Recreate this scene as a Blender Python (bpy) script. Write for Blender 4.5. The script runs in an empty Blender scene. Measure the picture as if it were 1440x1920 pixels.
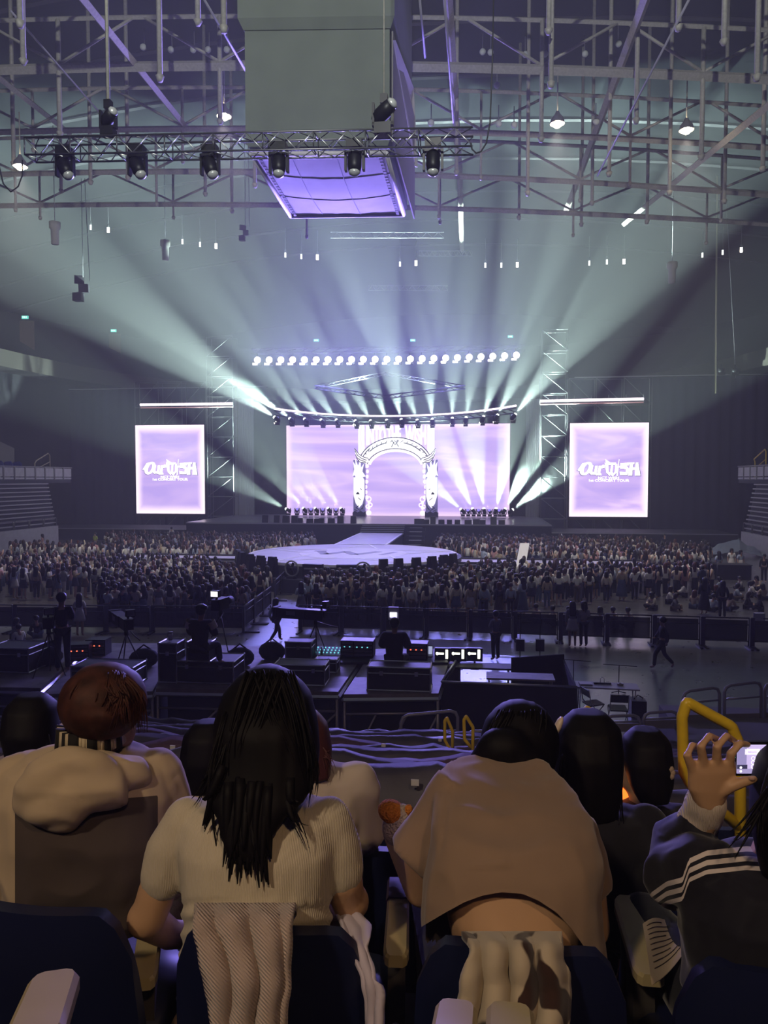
import bpy, math, random
from mathutils import Vector, Matrix, Euler, noise as mnoise

R = math.radians
random.seed(7)
SC = bpy.context.scene
COL = SC.collection

# ------------------------------------------------------------------ camera
FPX = 1386.0                      # focal length in pixels of the 1440 x 1920 frame
CAM = Vector((0.0, 0.0, 6.2))     # eye height over the arena floor
YAW, PITCH = R(7.4), R(-2.56)
camd = bpy.data.cameras.new('camera')
cam = bpy.data.objects.new('camera', camd)
COL.objects.link(cam)
cam.location = CAM
cam.rotation_euler = (math.pi / 2 + PITCH, 0, YAW)
camd.sensor_fit = 'VERTICAL'
camd.sensor_height = 36.0
camd.lens = FPX / 1920.0 * 36.0
camd.clip_start = 0.05
camd.clip_end = 400
SC.camera = cam

# ------------------------------------------------------------------ world, haze, exposure
HAZE = 0.0037
world = bpy.data.worlds.new('world')
SC.world = world
world.use_nodes = True
wn = world.node_tree
wn.nodes['Background'].inputs[0].default_value = (0.30, 0.33, 0.62, 1)
wn.nodes['Background'].inputs[1].default_value = 0.012
vs = wn.nodes.new('ShaderNodeVolumeScatter')
vs.inputs['Color'].default_value = (0.93, 0.96, 1.0, 1)
vs.inputs['Density'].default_value = HAZE
vs.inputs['Anisotropy'].default_value = 0.0
wn.links.new(vs.outputs[0], wn.nodes['World Output'].inputs['Volume'])
SC.view_settings.view_transform = 'Standard'
SC.view_settings.look = 'None'
SC.view_settings.gamma = 1.0
SC.view_settings.exposure = 0.0
SC.view_settings.use_curve_mapping = False
cy = SC.cycles
cy.max_bounces = 3
cy.diffuse_bounces = 1
cy.glossy_bounces = 2
cy.transmission_bounces = 3
cy.volume_bounces = 0
cy.transparent_max_bounces = 6
cy.caustics_reflective = False
cy.caustics_refractive = False
cy.sample_clamp_indirect = 2.0
cy.use_adaptive_sampling = True
cy.adaptive_threshold = 0.04
cy.adaptive_min_samples = 12
cy.use_light_tree = True

# ------------------------------------------------------------------ pixel <-> place helpers (photo frame 1440 x 1920)
_cr = cam.rotation_euler.to_matrix()
CR, CU, CF = _cr.col[0].copy(), _cr.col[1].copy(), -_cr.col[2].copy()

def ray(px, py):
    return (CF + CR * ((px - 720) / FPX) + CU * ((960 - py) / FPX))

def PX(px, py, d):                # point at distance d along the view axis
    return CAM + ray(px, py) * d

def PZ(px, py, z):                # point on the level plane z
    r = ray(px, py)
    return CAM + r * ((z - CAM.z) / r.z)

def PY(px, py, y):                # point on the plane across the hall at y
    r = ray(px, py)
    return CAM + r * (y / r.y)

# ------------------------------------------------------------------ materials
MATS = {}

def mat(name, col, rough=0.7, metal=0.0, emit=None, estr=1.0, noise=0.0, nscale=8.0, bump=0.0, bscale=40.0,
        spec=0.4, sheen=0.0, alpha=1.0):
    if name in MATS:
        return MATS[name]
    m = bpy.data.materials.new(name)
    m.use_nodes = True
    nt = m.node_tree
    b = nt.nodes['Principled BSDF']
    b.inputs['Base Color'].default_value = (*col, 1)
    b.inputs['Roughness'].default_value = rough
    b.inputs['Metallic'].default_value = metal
    b.inputs['Specular IOR Level'].default_value = spec
    if sheen:
        b.inputs['Sheen Weight'].default_value = sheen
    if alpha < 1:
        b.inputs['Alpha'].default_value = alpha
    if emit:
        b.inputs['Emission Color'].default_value = (*emit, 1)
        b.inputs['Emission Strength'].default_value = estr
    if noise or bump:
        tc = nt.nodes.new('ShaderNodeTexCoord')
    if noise:
        n = nt.nodes.new('ShaderNodeTexNoise')
        n.inputs['Scale'].default_value = nscale
        n.inputs['Detail'].default_value = 4
        nt.links.new(tc.outputs['Object'], n.inputs['Vector'])
        r = nt.nodes.new('ShaderNodeValToRGB')
        r.color_ramp.elements[0].position = 0.3
        r.color_ramp.elements[1].position = 0.7
        r.color_ramp.elements[0].color = (*[c * (1 - noise) for c in col], 1)
        r.color_ramp.elements[1].color = (*[min(1, c * (1 + noise)) for c in col], 1)
        nt.links.new(n.outputs['Fac'], r.inputs['Fac'])
        nt.links.new(r.outputs['Color'], b.inputs['Base Color'])
    if bump:
        n2 = nt.nodes.new('ShaderNodeTexNoise')
        n2.inputs['Scale'].default_value = bscale
        n2.inputs['Detail'].default_value = 5
        nt.links.new(tc.outputs['Object'], n2.inputs['Vector'])
        bp = nt.nodes.new('ShaderNodeBump')
        bp.inputs['Strength'].default_value = bump
        bp.inputs['Distance'].default_value = 0.02
        nt.links.new(n2.outputs['Fac'], bp.inputs['Height'])
        nt.links.new(bp.outputs['Normal'], b.inputs['Normal'])
    MATS[name] = m
    return m

def emat(name, col, s):
    if name in MATS:
        return MATS[name]
    m = bpy.data.materials.new(name)
    m.use_nodes = True
    nt = m.node_tree
    nt.nodes.clear()
    o = nt.nodes.new('ShaderNodeOutputMaterial')
    e = nt.nodes.new('ShaderNodeEmission')
    e.inputs[0].default_value = (*col, 1)
    e.inputs[1].default_value = s
    nt.links.new(e.outputs[0], o.inputs[0])
    MATS[name] = m
    return m

# ------------------------------------------------------------------ mesh builder
class MB:
    def __init__(s):
        s.v = []; s.f = []; s.mi = []; s.sm = []

    def add(s, vs, fs, mi=0, smooth=False):
        o = len(s.v)
        s.v.extend(tuple(v) for v in vs)
        for f in fs:
            s.f.append(tuple(i + o for i in f)); s.mi.append(mi); s.sm.append(smooth)
        return s

    def box(s, c, size, rot=None, mi=0):
        hx, hy, hz = size[0] / 2, size[1] / 2, size[2] / 2
        vs = [Vector((x, y, z)) for x in (-hx, hx) for y in (-hy, hy) for z in (-hz, hz)]
        if rot is not None:
            M = rot if isinstance(rot, Matrix) else Euler(rot).to_matrix()
            vs = [M @ v for v in vs]
        c = Vector(c)
        return s.add([v + c for v in vs], [(0, 1, 3, 2), (4, 6, 7, 5), (0, 4, 5, 1), (2, 3, 7, 6), (0, 2, 6, 4), (1, 5, 7, 3)], mi)

    def bbox(s, a, b, mi=0):      # box from two corners
        return s.box([(a[i] + b[i]) / 2 for i in range(3)], [abs(a[i] - b[i]) for i in range(3)], None, mi)

    def tube(s, pts, r, n=6, caps=True, mi=0, smooth=True, closed=False):
        pts = [Vector(p) for p in pts]
        m = len(pts)
        rs = r if isinstance(r, (list, tuple)) else [r] * m
        rings = []
        up = None
        for i, p in enumerate(pts):
            if closed:
                t = pts[(i + 1) % m] - pts[i - 1]
            else:
                t = pts[min(i + 1, m - 1)] - pts[max(i - 1, 0)]
            if t.length < 1e-9:
                t = Vector((0, 0, 1))
            t.normalize()
            if up is None:
                up = Vector((0, 0, 1)) if abs(t.z) < 0.9 else Vector((1, 0, 0))
            a = t.cross(up)
            if a.length < 1e-6:
                a = t.cross(Vector((1, 0.3, 0.1)))
            a.normalize()
            b = a.cross(t).normalized()
            up = b
            ri = rs[i]
            ra, rb = ri if isinstance(ri, (list, tuple)) else (ri, ri)
            rings.append([p + a * (math.cos(2 * math.pi * k / n) * ra) + b * (math.sin(2 * math.pi * k / n) * rb) for k in range(n)])
        return s.loft(rings, caps and not closed, mi, smooth, closed)

    def loft(s, rings, caps=True, mi=0, smooth=True, closed=False):
        n = len(rings[0]); vs = [v for r in rings for v in r]; fs = []
        m = len(rings)
        for i in range(m if closed else m - 1):
            a0, b0 = i * n, ((i + 1) % m) * n
            for k in range(n):
                k2 = (k + 1) % n
                fs.append((a0 + k, a0 + k2, b0 + k2, b0 + k))
        if caps:
            fs.append(tuple(range(n - 1, -1, -1)))
            fs.append(tuple((m - 1) * n + k for k in range(n)))
        return s.add(vs, fs, mi, smooth)

    def cyl(s, a, b, r, n=8, r2=None, mi=0, smooth=True):
        return s.tube([a, b], [r, r if r2 is None else r2], n, True, mi, smooth)

    def ell(s, c, rx, ry, rz, n=10, m=7, rot=None, mi=0):
        c = Vector(c); vs = []; fs = []
        M = None if rot is None else (rot if isinstance(rot, Matrix) else Euler(rot).to_matrix())
        for i in range(1, m):
            th = math.pi * i / m
            for k in range(n):
                ph = 2 * math.pi * k / n
                v = Vector((rx * math.sin(th) * math.cos(ph), ry * math.sin(th) * math.sin(ph), rz * math.cos(th)))
                vs.append(c + (M @ v if M else v))
        t = Vector((0, 0, rz)); t = M @ t if M else t
        vs += [c + t, c - t]
        T, B = len(vs) - 2, len(vs) - 1
        for i in range(m - 2):
            for k in range(n):
                k2 = (k + 1) % n
                fs.append((i * n + k, (i + 1) * n + k, (i + 1) * n + k2, i * n + k2))
        for k in range(n):
            k2 = (k + 1) % n
            fs.append((T, k, k2)); fs.append((B, (m - 2) * n + k2, (m - 2) * n + k))
        return s.add(vs, fs, mi, True)

    def prism(s, poly, d, mi=0):  # poly: 3D outline, extruded by vector d
        poly = [Vector(p) for p in poly]; d = Vector(d); n = len(poly)
        fs = [tuple(range(n)), tuple(range(2 * n - 1, n - 1, -1))]
        for k in range(n):
            k2 = (k + 1) % n
            fs.append((k2, k, k + n, k2 + n))
        return s.add(poly + [p + d for p in poly], fs, mi)

    def sheet(s, grid, mi=0, smooth=True, thick=0.0):   # rows of points -> surface, optional second face
        nr, nc = len(grid), len(grid[0])
        vs = [Vector(p) for r in grid for p in r]
        fs = [(i * nc + j, i * nc + j + 1, (i + 1) * nc + j + 1, (i + 1) * nc + j) for i in range(nr - 1) for j in range(nc - 1)]
        return s.add(vs, fs, mi, smooth)

    def xf(s, M):
        s.v = [tuple(M @ Vector(v)) for v in s.v]
        return s

    def mesh(s, name, mats):
        me = bpy.data.meshes.new(name)
        me.from_pydata(s.v, [], s.f)
        for m in (mats if isinstance(mats, (list, tuple)) else [mats]):
            me.materials.append(m)
        me.polygons.foreach_set('material_index', s.mi)
        me.polygons.foreach_set('use_smooth', s.sm)
        me.update()
        return me

    def build(s, name, mats, parent=None, loc=None, rot=None):
        return link(name, s.mesh(name, mats), parent, loc, rot)

def link(name, data, parent=None, loc=None, rot=None):
    o = bpy.data.objects.new(name, data)
    COL.objects.link(o)
    if parent is not None:
        o.parent = parent
    if loc is not None:
        o.location = loc
    if rot is not None:
        o.rotation_euler = rot
    return o

def tag(o, label=None, cat=None, group=None, kind=None):
    if label: o['label'] = label
    if cat: o['category'] = cat
    if group: o['group'] = group
    if kind: o['kind'] = kind
    return o

def thing(name, label, cat, loc=(0, 0, 0), rz=0.0, group=None):
    o = link(name, None, None, loc, (0, 0, rz))
    o.empty_display_size = 0.2
    return tag(o, label, cat, group)

def copy_tree(o, parent=None):
    c = o.copy(); COL.objects.link(c)
    if parent is not None:
        c.parent = parent
    for ch in [x for x in KIDS.get(o.name, [])]:
        copy_tree(ch, c)
    return c

KIDS = {}
def note_kids(o):                # remember the tree once so that copying stays cheap
    KIDS[o.name] = list(o.children)
    for ch in o.children:
        note_kids(ch)

def light(kind, name, loc, energy, col=(1, 1, 1), size=0.2, parent=None, target=None, angle=None, blend=0.3):
    d = bpy.data.lights.new(name, kind)
    d.energy = energy; d.color = col
    if kind == 'AREA':
        d.size = size
    elif kind in ('POINT', 'SPOT'):
        d.shadow_soft_size = size
    if kind == 'SPOT':
        d.spot_size = angle; d.spot_blend = blend
    o = bpy.data.objects.new(name, d)
    COL.objects.link(o)
    o.location = loc
    if target is not None:
        o.rotation_euler = (Vector(target) - Vector(loc)).to_track_quat('-Z', 'Y').to_euler()
    if parent is not None:
        o.parent = parent
    return o

def ordinal(n):
    w = ['first', 'second', 'third', 'fourth', 'fifth', 'sixth', 'seventh', 'eighth', 'ninth', 'tenth', 'eleventh', 'twelfth',
         'thirteenth', 'fourteenth', 'fifteenth', 'sixteenth', 'seventeenth', 'eighteenth', 'nineteenth']
    if n <= 19:
        return w[n - 1]
    tens = {2: 'twent', 3: 'thirt', 4: 'fort', 5: 'fift', 6: 'sixt', 7: 'sevent', 8: 'eight', 9: 'ninet'}[n // 10]
    return tens + 'ieth' if n % 10 == 0 else tens + 'y-' + w[n % 10 - 1]

# ------------------------------------------------------------------ common materials
M_BLK = mat('black_metal', (0.018, 0.018, 0.022), 0.45, 0.6)
M_DARK = mat('dark_paint', (0.03, 0.03, 0.036), 0.6)
M_ALU = mat('aluminium', (0.62, 0.63, 0.66), 0.35, 0.85)
M_STEEL = mat('roof_steel', (0.40, 0.39, 0.36), 0.6, 0.1, noise=0.15)
M_GREY = mat('grey_paint', (0.20, 0.20, 0.22), 0.5, 0.2)
M_CLOTH = mat('black_cloth', (0.014, 0.014, 0.022), 0.9, noise=0.3, nscale=3, bump=0.3, bscale=6)
M_WHITE = mat('white_paint', (0.75, 0.75, 0.76), 0.5)
# ------------------------------------------------------------------ house lights behind the seats (warm concourse lamps, then an added fill lamp)
M_WARM = emat('warm_lamp_glass', (1.0, 0.72, 0.38), 12)
def house_lamp(loc, e, col, label, target, ang):
    o = thing('house_lamp', label, 'lamp', loc, 0, 'house lamps over the near end of the hall')
    b = MB(); b.ell((0, 0, 0), 0.22, 0.22, 0.16, 10, 6); b.build('bulb', M_WARM, o)
    b = MB(); b.tube([(0, 0, 0.2), (0, 0, 0.5), (0, 0, 0.7)], [0.34, 0.28, 0.1], 12, False); b.cyl((0, 0, 0.65), (0, 0, 3.0), 0.04, 5); b.build('holder', M_GREY, o)
    t = Vector(target) - Vector(loc)
    light('SPOT', 'house_light', t.normalized() * 0.5, e, col, 0.35, o, t, ang, 0.6)
house_lamp((3.5, -6, 13.5), 540, (1.0, 0.64, 0.34), 'warm house lamp high behind the seats, right', (0.6, 2.4, 5.2), R(42))
house_lamp((-4, -6, 13.5), 1200, (1.0, 0.77, 0.52), 'warm house lamp high behind the seats, left', (-0.6, 2.4, 5.2), R(42))
house_lamp((0, -9, 27), 44000, (0.96, 1.0, 0.86), 'pale house lamp under the roof behind the seats', (-6, 40, 30), R(75))  # added fill, brightens the roof steel and the scoreboard front
# ------------------------------------------------------------------ the hall
XL, XR, XC = -40.0, 22.0, -9.0
def concrete(name, c1, c2, rough, spec):
    m = mat(name, c1, rough, spec=spec)
    nt = m.node_tree; b = nt.nodes['Principled BSDF']
    tc = nt.nodes.new('ShaderNodeTexCoord')
    n = nt.nodes.new('ShaderNodeTexNoise'); n.inputs['Scale'].default_value = 0.35; n.inputs['Detail'].default_value = 3
    n2 = nt.nodes.new('ShaderNodeTexNoise'); n2.inputs['Scale'].default_value = 2.2; n2.inputs['Detail'].default_value = 6
    nt.links.new(tc.outputs['Object'], n.inputs['Vector']); nt.links.new(tc.outputs['Object'], n2.inputs['Vector'])
    r = nt.nodes.new('ShaderNodeValToRGB')
    r.color_ramp.elements[0].position = 0.35; r.color_ramp.elements[1].position = 0.68
    r.color_ramp.elements[0].color = (*c1, 1); r.color_ramp.elements[1].color = (*c2, 1)
    nt.links.new(n.outputs['Fac'], r.inputs['Fac']); nt.links.new(r.outputs['Color'], b.inputs['Base Color'])
    mr = nt.nodes.new('ShaderNodeMapRange'); mr.inputs['To Min'].default_value = rough - 0.1; mr.inputs['To Max'].default_value = rough + 0.12
    nt.links.new(n2.outputs['Fac'], mr.inputs['Value']); nt.links.new(mr.outputs[0], b.inputs['Roughness'])
    return m
M_FLOOR = concrete('polished_floor', (0.10, 0.10, 0.105), (0.155, 0.15, 0.15), 0.30, 0.9)
M_FLOOR.node_tree.nodes['Principled BSDF'].inputs['Coat Weight'].default_value = 1.0
M_FLOOR.node_tree.nodes['Principled BSDF'].inputs['Coat IOR'].default_value = 1.8
M_FLOOR.node_tree.nodes['Principled BSDF'].inputs['Coat Roughness'].default_value = 0.22
b = MB(); b.bbox((-75, -14, -0.3), (60, 124, 0.0)); tag(b.build('floor', M_FLOOR), kind='structure')
M_WALL = mat('hall_wall', (0.018, 0.018, 0.024), 0.85, noise=0.2, nscale=0.4)
def wallbox(n, a, c):
    b = MB(); b.bbox(a, c); return tag(b.build(n, M_WALL), kind='structure')
wallbox('wall_far', (-75, 124, -0.3), (60, 124.6, 48)); wallbox('wall_left', (-75.6, -14, -0.3), (-75, 124.6, 48))
wallbox('wall_right', (60, -14, -0.3), (60.6, 124.6, 48)); wallbox('wall_back', (-75, -14.6, -0.3), (60, -14, 48))
# arched roof skin
M_ROOF = mat('roof_deck', (0.006, 0.007, 0.008), 0.95, spec=0.05, noise=0.25, nscale=0.25)
def roofz(x, y): return 41.0 - 9.0 * ((x - XC) / 66.0) ** 2 - 6.0 * ((y - 40) / 75.0) ** 2
b = MB()
g = [[(x, y, roofz(x, y)) for x in range(-75, 62, 5)] for y in range(-15, 126, 10)]
b.sheet(g); b.sheet([[(p[0], p[1], p[2] + 0.3) for p in r] for r in g])
ceil = tag(b.build('ceiling', M_ROOF), kind='structure')
# roof ribs of the deck
for i in range(12):
    y = 22 + i * 7.0
    b = MB(); b.tube([(x, y, roofz(x, y) - 0.25) for x in range(-70, 58, 8)], 0.16, 4, smooth=False)
    b.build('roof_purlin', M_DARK, ceil)

# ---- transverse roof trusses, nearest first; each: chords, posts with capped feet, braces
TR = [  # depth, y-pixels of the bottom chord at left, centre, right, depth of truss (m), node spacing px, first node px
    (33, -62, -78, -42, 2.7, 330, 40),
    (40, 131, 124, 149, 2.6, 302, 110),
    (47.5, 248, 244, 277, 2.6, 280, 62),
    (52.5, 327, 326, 366, 2.5, 265, 28),
    (57.5, 386, 388, 420, 2.4, 250, 75)]
near_words = ['nearest', 'second', 'third', 'fourth', 'farthest']
for ti, (dp, yl, yc, yr, hh, sp, n0) in enumerate(TR):
    def cz(px):
        t = (px - 720) / 720
        return yc + ((yr - yl) / 2) * t + ((yr + yl) / 2 - yc) * t * t
    base = PX(720, yc, dp)
    root = thing('roof_truss', f'pale steel roof truss spanning the hall, {near_words[ti]} from the camera' if ti in (0, 4) else
                 f'pale steel roof truss spanning the hall, {near_words[ti]} nearest to the camera', 'roof truss', base, group='roof trusses')
    L = lambda p: Vector(p) - base
    pxs = list(range(-360, 1801, 120))
    b = MB(); b.tube([L(PX(p, cz(p), dp)) for p in pxs], 0.28 if ti < 2 else 0.2, 4, smooth=False); b.build('bottom_chord', M_STEEL, root)
    b = MB(); b.tube([L(PX(p, cz(p), dp) + Vector((0, 0, hh))) for p in pxs], 0.13, 4, smooth=False); b.build('top_chord', M_STEEL, root)
    k = 0
    for q in range(-2, 9):
        p = n0 + sp * q
        if not -300 < p < 1750: continue
        a = PX(p, cz(p), dp); up = Vector((0, 0, hh))
        rnd = random.Random(ti * 50 + q)
        drop = (3.1 if ti < 2 else 1.5) + rnd.uniform(-0.7, 1.3)
        b = MB(); b.cyl(L(a + up), L(a - Vector((0, 0, drop))), 0.13 if ti < 2 else 0.09, 6); b.cyl(L(a - Vector((0, 0, drop))), L(a - Vector((0, 0, drop + 0.22))), 0.21 if ti < 2 else 0.15, 6, 0.1)
        b.build('post', M_STEEL, root)
        for sgn in (-1, 1):
            e = PX(p + sgn * sp * 0.47, cz(p + sgn * sp * 0.47), dp) + up
            b = MB(); b.cyl(L(a + Vector((0, 0, 0.2))), L(e), 0.09, 5); b.build('brace', M_STEEL, root)
# free drop pipes with capped feet that end at places seen in the photo
DROPS = [(38, -30, 52, 30), (300, -30, 153, 33), (420, -30, 62, 30), (1033, -30, 165, 34), (1193, 58, 232, 38), (1272, -30, 58, 32), (1419, -30, 152, 33),
         (1142, 225, 331, 44), (1255, 272, 366, 46), (1110, 270, 385, 52), (989, 255, 367, 46), (1213, 365, 420, 55), (1358, 330, 382, 50), (1430, 222, 322, 42),
         (26, 250, 312, 46), (170, 290, 346, 50), (240, 240, 338, 48), (478, 290, 352, 48), (115, 330, 362, 56), (385, 330, 368, 56), (435, 345, 400, 58), (856, 240, 328, 46), (1090, 380, 425, 58), (973, 350, 412, 58)]
WHERE = lambda px: 'left of the scoreboard' if px < 465 else ('right of the scoreboard' if px < 1050 else 'over the right stands')
drops_sorted = sorted(DROPS)
for i, (px, y0, y1, d) in enumerate(drops_sorted):
    a, c = PX(px, y1, d), PX(px, y0, d)
    top = roofz(c.x, c.y) - 0.3
    o = thing('hanging_pipe', f'pale capped steel pipe hanging from the roof, {ordinal(i + 1)} from the left', 'pipe', a, group='pipes hanging from the roof')
    b = MB(); b.cyl((0, 0, 0.2), (0, 0, top - a.z), 0.125, 6); b.build('tube', M_STEEL, o)
    b = MB(); b.cyl((0, 0, 0), (0, 0, 0.25), 0.12, 6, 0.2); b.build('cap', M_STEEL, o)
# lengthwise beams of the roof
for i, (p0, p1, d0, d1, r) in enumerate([((60, -120), (350, 240), 30, 48, 0.22), ((1240, -80), (1060, 400), 32, 66, 0.24), ((836, -60), (862, 330), 33, 60, 0.24), ((1480, 165), (1170, 420), 36, 66, 0.24), ((-60, 100), (130, 250), 38, 52, 0.2), ((862, 330), (866, 470), 60, 80, 0.22)]):
    a, c = PX(*p0, d0), PX(*p1, d1)
    b = MB(); b.cyl((0, 0, 0), c - a, r, 4, smooth=False)
    o = b.build('roof_beam', M_STEEL, None, a)
    tag(o, f'long pale roof beam running towards the stage, {["from the upper left corner", "right of the scoreboard, sloping steeply", "just right of the scoreboard", "at the right edge", "at the left edge", "far behind the scoreboard"][i]}', 'roof beam', 'lengthwise roof beams')
# thin bracing cables
M_CABLE = mat('cable_purple_grey', (0.35, 0.34, 0.45), 0.5)
for i, (p0, p1, d0, d1, w) in enumerate([((372, -20), (466, 142), 30, 36, 'left of the scoreboard'), ((1302, -20), (1120, 330), 30, 44, 'in front of the right roof beam'), ((832, -20), (850, 230), 30, 42, 'beside the roof beam right of the scoreboard'), ((20, 20), (230, 260), 34, 48, 'across the upper left corner'), ((785, -20), (797, 108), 30, 34, 'just right of the scoreboard top')]):
    a, c = PX(*p0, d0), PX(*p1, d1)
    b = MB(); b.cyl((0, 0, 0), c - a, 0.055, 5); tag(b.build('roof_cable', M_CABLE, None, a), f'thin taut roof cable slanting {w}', 'cable', 'roof cables')

# ---- ceiling lamps: four bright ones, then the far rows
M_LAMP = emat('ceiling_lamp_glow', (1.0, 0.86, 0.55), 60)
M_LAMP2 = emat('small_lamp_glow', (1.0, 0.85, 0.62), 22)
M_LAMP3 = emat('dim_lamp_glow', (0.8, 0.85, 0.8), 2.6)
for px, py, d, w in [(420, 219, 42, 'above the light truss beside the scoreboard'), (1045, 233, 42, 'right of the scoreboard'), (1287, 245, 43, 'over the right stands'), (38, 313, 44, 'at the left edge')]:
    a = PX(px, py, d)
    o = thing('ceiling_lamp', f'bright warm ceiling lamp glaring {w}', 'lamp', a, group='bright ceiling lamps')
    b = MB(); b.ell((0, 0, 0), 0.26, 0.26, 0.2, 10, 6); b.build('bulb', M_LAMP, o)
    b = MB(); b.tube([(0, 0, 0.02), (0, 0, 0.3), (0, 0, 0.55), (0, 0, 0.7)], [0.42, 0.36, 0.16, 0.1], 12, False); b.build('reflector', M_GREY, o)
    b = MB(); b.cyl((0, 0, 0.65), (0, 0, 3.2), 0.04, 5); b.build('rod', M_STEEL, o)
    light('SPOT', 'lamp_light', (0, 0, -0.2), 7200, (1.0, 0.90, 0.80), 0.15, o, (0.02, 0, -3), R(80), 0.5)
    light('POINT', 'lamp_glare', (0, 0, -0.22), 120, (1.0, 0.80, 0.5), 0.15, o)
row = [(170, 423, 0), (203, 428, 1), (342, 450, 0), (375, 455, 0), (405, 458, 1), (535, 475, 0), (565, 478, 0), (595, 479, 1), (750, 492, 0), (780, 490, 1), (910, 494, 0),
       (940, 494, 0), (970, 493, 1), (1105, 490, 0), (1138, 488, 0), (1170, 487, 1), (1317, 475, 0), (1355, 470, 0), (1390, 465, 1)]
for i, (px, py, br) in enumerate(row):
    a = PX(px, py, 78)
    o = thing('pendant_lamp', f'small pendant lamp in the far row under the roof, {ordinal(i + 1)} from the left', 'lamp', a, group='far row of pendant lamps')
    b = MB(); b.cyl((0, 0, -0.42), (0, 0, 0.05), 0.1 if not br else 0.13, 8); b.build('tube_bulb', M_LAMP2 if br else M_LAMP3, o)
    b = MB(); b.cyl((0, 0, 0.05), (0, 0, 0.45), 0.14, 8, 0.06); b.cyl((0, 0, 0.4), (0, 0, 2.6), 0.03, 4); b.build('holder', M_GREY, o)
# unlit round lamps along the first truss
M_DISC = mat('lamp_disc', (0.55, 0.58, 0.6), 0.5)
for i, (px, py) in enumerate([(268, 88), (320, 93), (362, 93), (390, 93), (425, 93), (905, 97), (920, 98), (985, 102), (1022, 101), (1097, 101), (1160, 82), (932, 160), (1020, 162), (808, 230), (935, 232), (964, 234), (1118, 228)]):
    a = PX(px, py, 45)
    o = thing('round_floodlight', f'unlit round floodlight under the roof, {ordinal(i + 1)} in order from near left', 'lamp', a, group='unlit round floodlights')
    b = MB(); b.ell((0, 0, 0), 0.2, 0.14, 0.2, 10, 6); b.build('lens', M_DISC, o)
    b = MB(); b.cyl((0, 0.1, 0), (0, 0.3, 0.05), 0.17, 8, 0.08); b.cyl((0, 0.2, 0.1), (0, 0.2, 1.2), 0.03, 4); b.build('housing', M_GREY, o)

# ---- side stands: stepped blocks with pale nosings, low wall with rails, parapet with panels
M_STEP = mat('stand_riser', (0.045, 0.045, 0.07), 0.8)
M_NOSE = mat('stand_nosing', (0.42, 0.41, 0.46), 0.6)
M_PANEL = mat('parapet_panel', (0.50, 0.49, 0.55), 0.6, noise=0.1, nscale=2)
M_BLUE = mat('seat_blue', (0.02, 0.035, 0.28), 0.5)
def side_stand(side, x0, sx, y0, y1):
    root = thing('side_stand', f'dark stepped seating block with pale edges along the {side} of the arena floor', 'grandstand', (x0, (y0 + y1) / 2, 0), group='side stands')
    L = (y1 - y0); n = 11
    b = MB(); b.bbox((0, -L / 2, 0), (sx * 0.25, L / 2, 1.75)); b.build('front_wall', M_PANEL, root)
    for i in range(n):
        z = 1.75 + 0.37 * i; x = sx * (0.25 + 0.07 * i)
        b = MB(); b.bbox((x + sx * 0.12, -L / 2, z - 0.3), (x + sx * 0.9, L / 2, z + 0.05)); b.build('step', M_STEP, root)
        b = MB(); b.bbox((x + sx * 0.14, -L / 2, z + 0.05), (x + sx * 0.3, L / 2, z + 0.28)); b.build('seat_bench', M_STEP, root)
        b = MB(); b.bbox((x - sx * 0.02, -L / 2, z + 0.24), (x + sx * 0.14, L / 2, z + 0.34)); b.build('bench_edge', M_NOSE, root)
    m = int(L / 2.2)
    for j in range(m):
        ya = -L / 2 + j * 2.2
        b = MB(); b.tube([(0.12 * sx, ya + 0.08, 1.75), (0.12 * sx, ya + 0.08, 2.35), (0.12 * sx, ya + 0.22, 2.5), (0.12 * sx, ya + 1.98, 2.5), (0.12 * sx, ya + 2.12, 2.35), (0.12 * sx, ya + 2.12, 1.75)], 0.045, 5)
        b.build('rail', M_GREY, root)
    xt = sx * (0.25 + 0.07 * n)
    zt = 1.75 + 0.37 * n
    b = MB(); b.bbox((xt + sx * 0.9, -L / 2 - 3, 0), (xt + sx * 6, L / 2, zt)); b.bbox((xt, -L / 2 - 3, zt), (xt + sx * 6, L / 2 + 4, zt + 0.35)); b.build('concourse', M_STEP, root)
    for j in range(int(L / 1.55) + 3):
        ya = -L / 2 + j * 1.55
        b = MB(); b.bbox((xt + sx * 0.02, ya + 0.1, zt + 0.35), (xt + sx * 0.1, ya + 1.4, zt + 0.52)); b.bbox((xt + sx * 0.02, ya + 0.1, zt + 0.6), (xt + sx * 0.1, ya + 1.4, zt + 1.4)); b.build('parapet_panel', M_PANEL, root)
        b = MB(); b.bbox((xt - sx * 0.02, ya - 0.07, zt + 0.3), (xt + sx * 0.16, ya + 0.07, zt + 1.55)); b.bbox((xt, ya, zt + 1.45), (xt + sx * 0.12, ya + 1.55, zt + 1.55)); b.build('parapet_post', M_GREY, root)
    return root, xt, zt
lr, xt, zt = side_stand('left', XL, -1, 44, 66)
rr, xt2, zt2 = side_stand('right', XR, 1, 44, 66)
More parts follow.
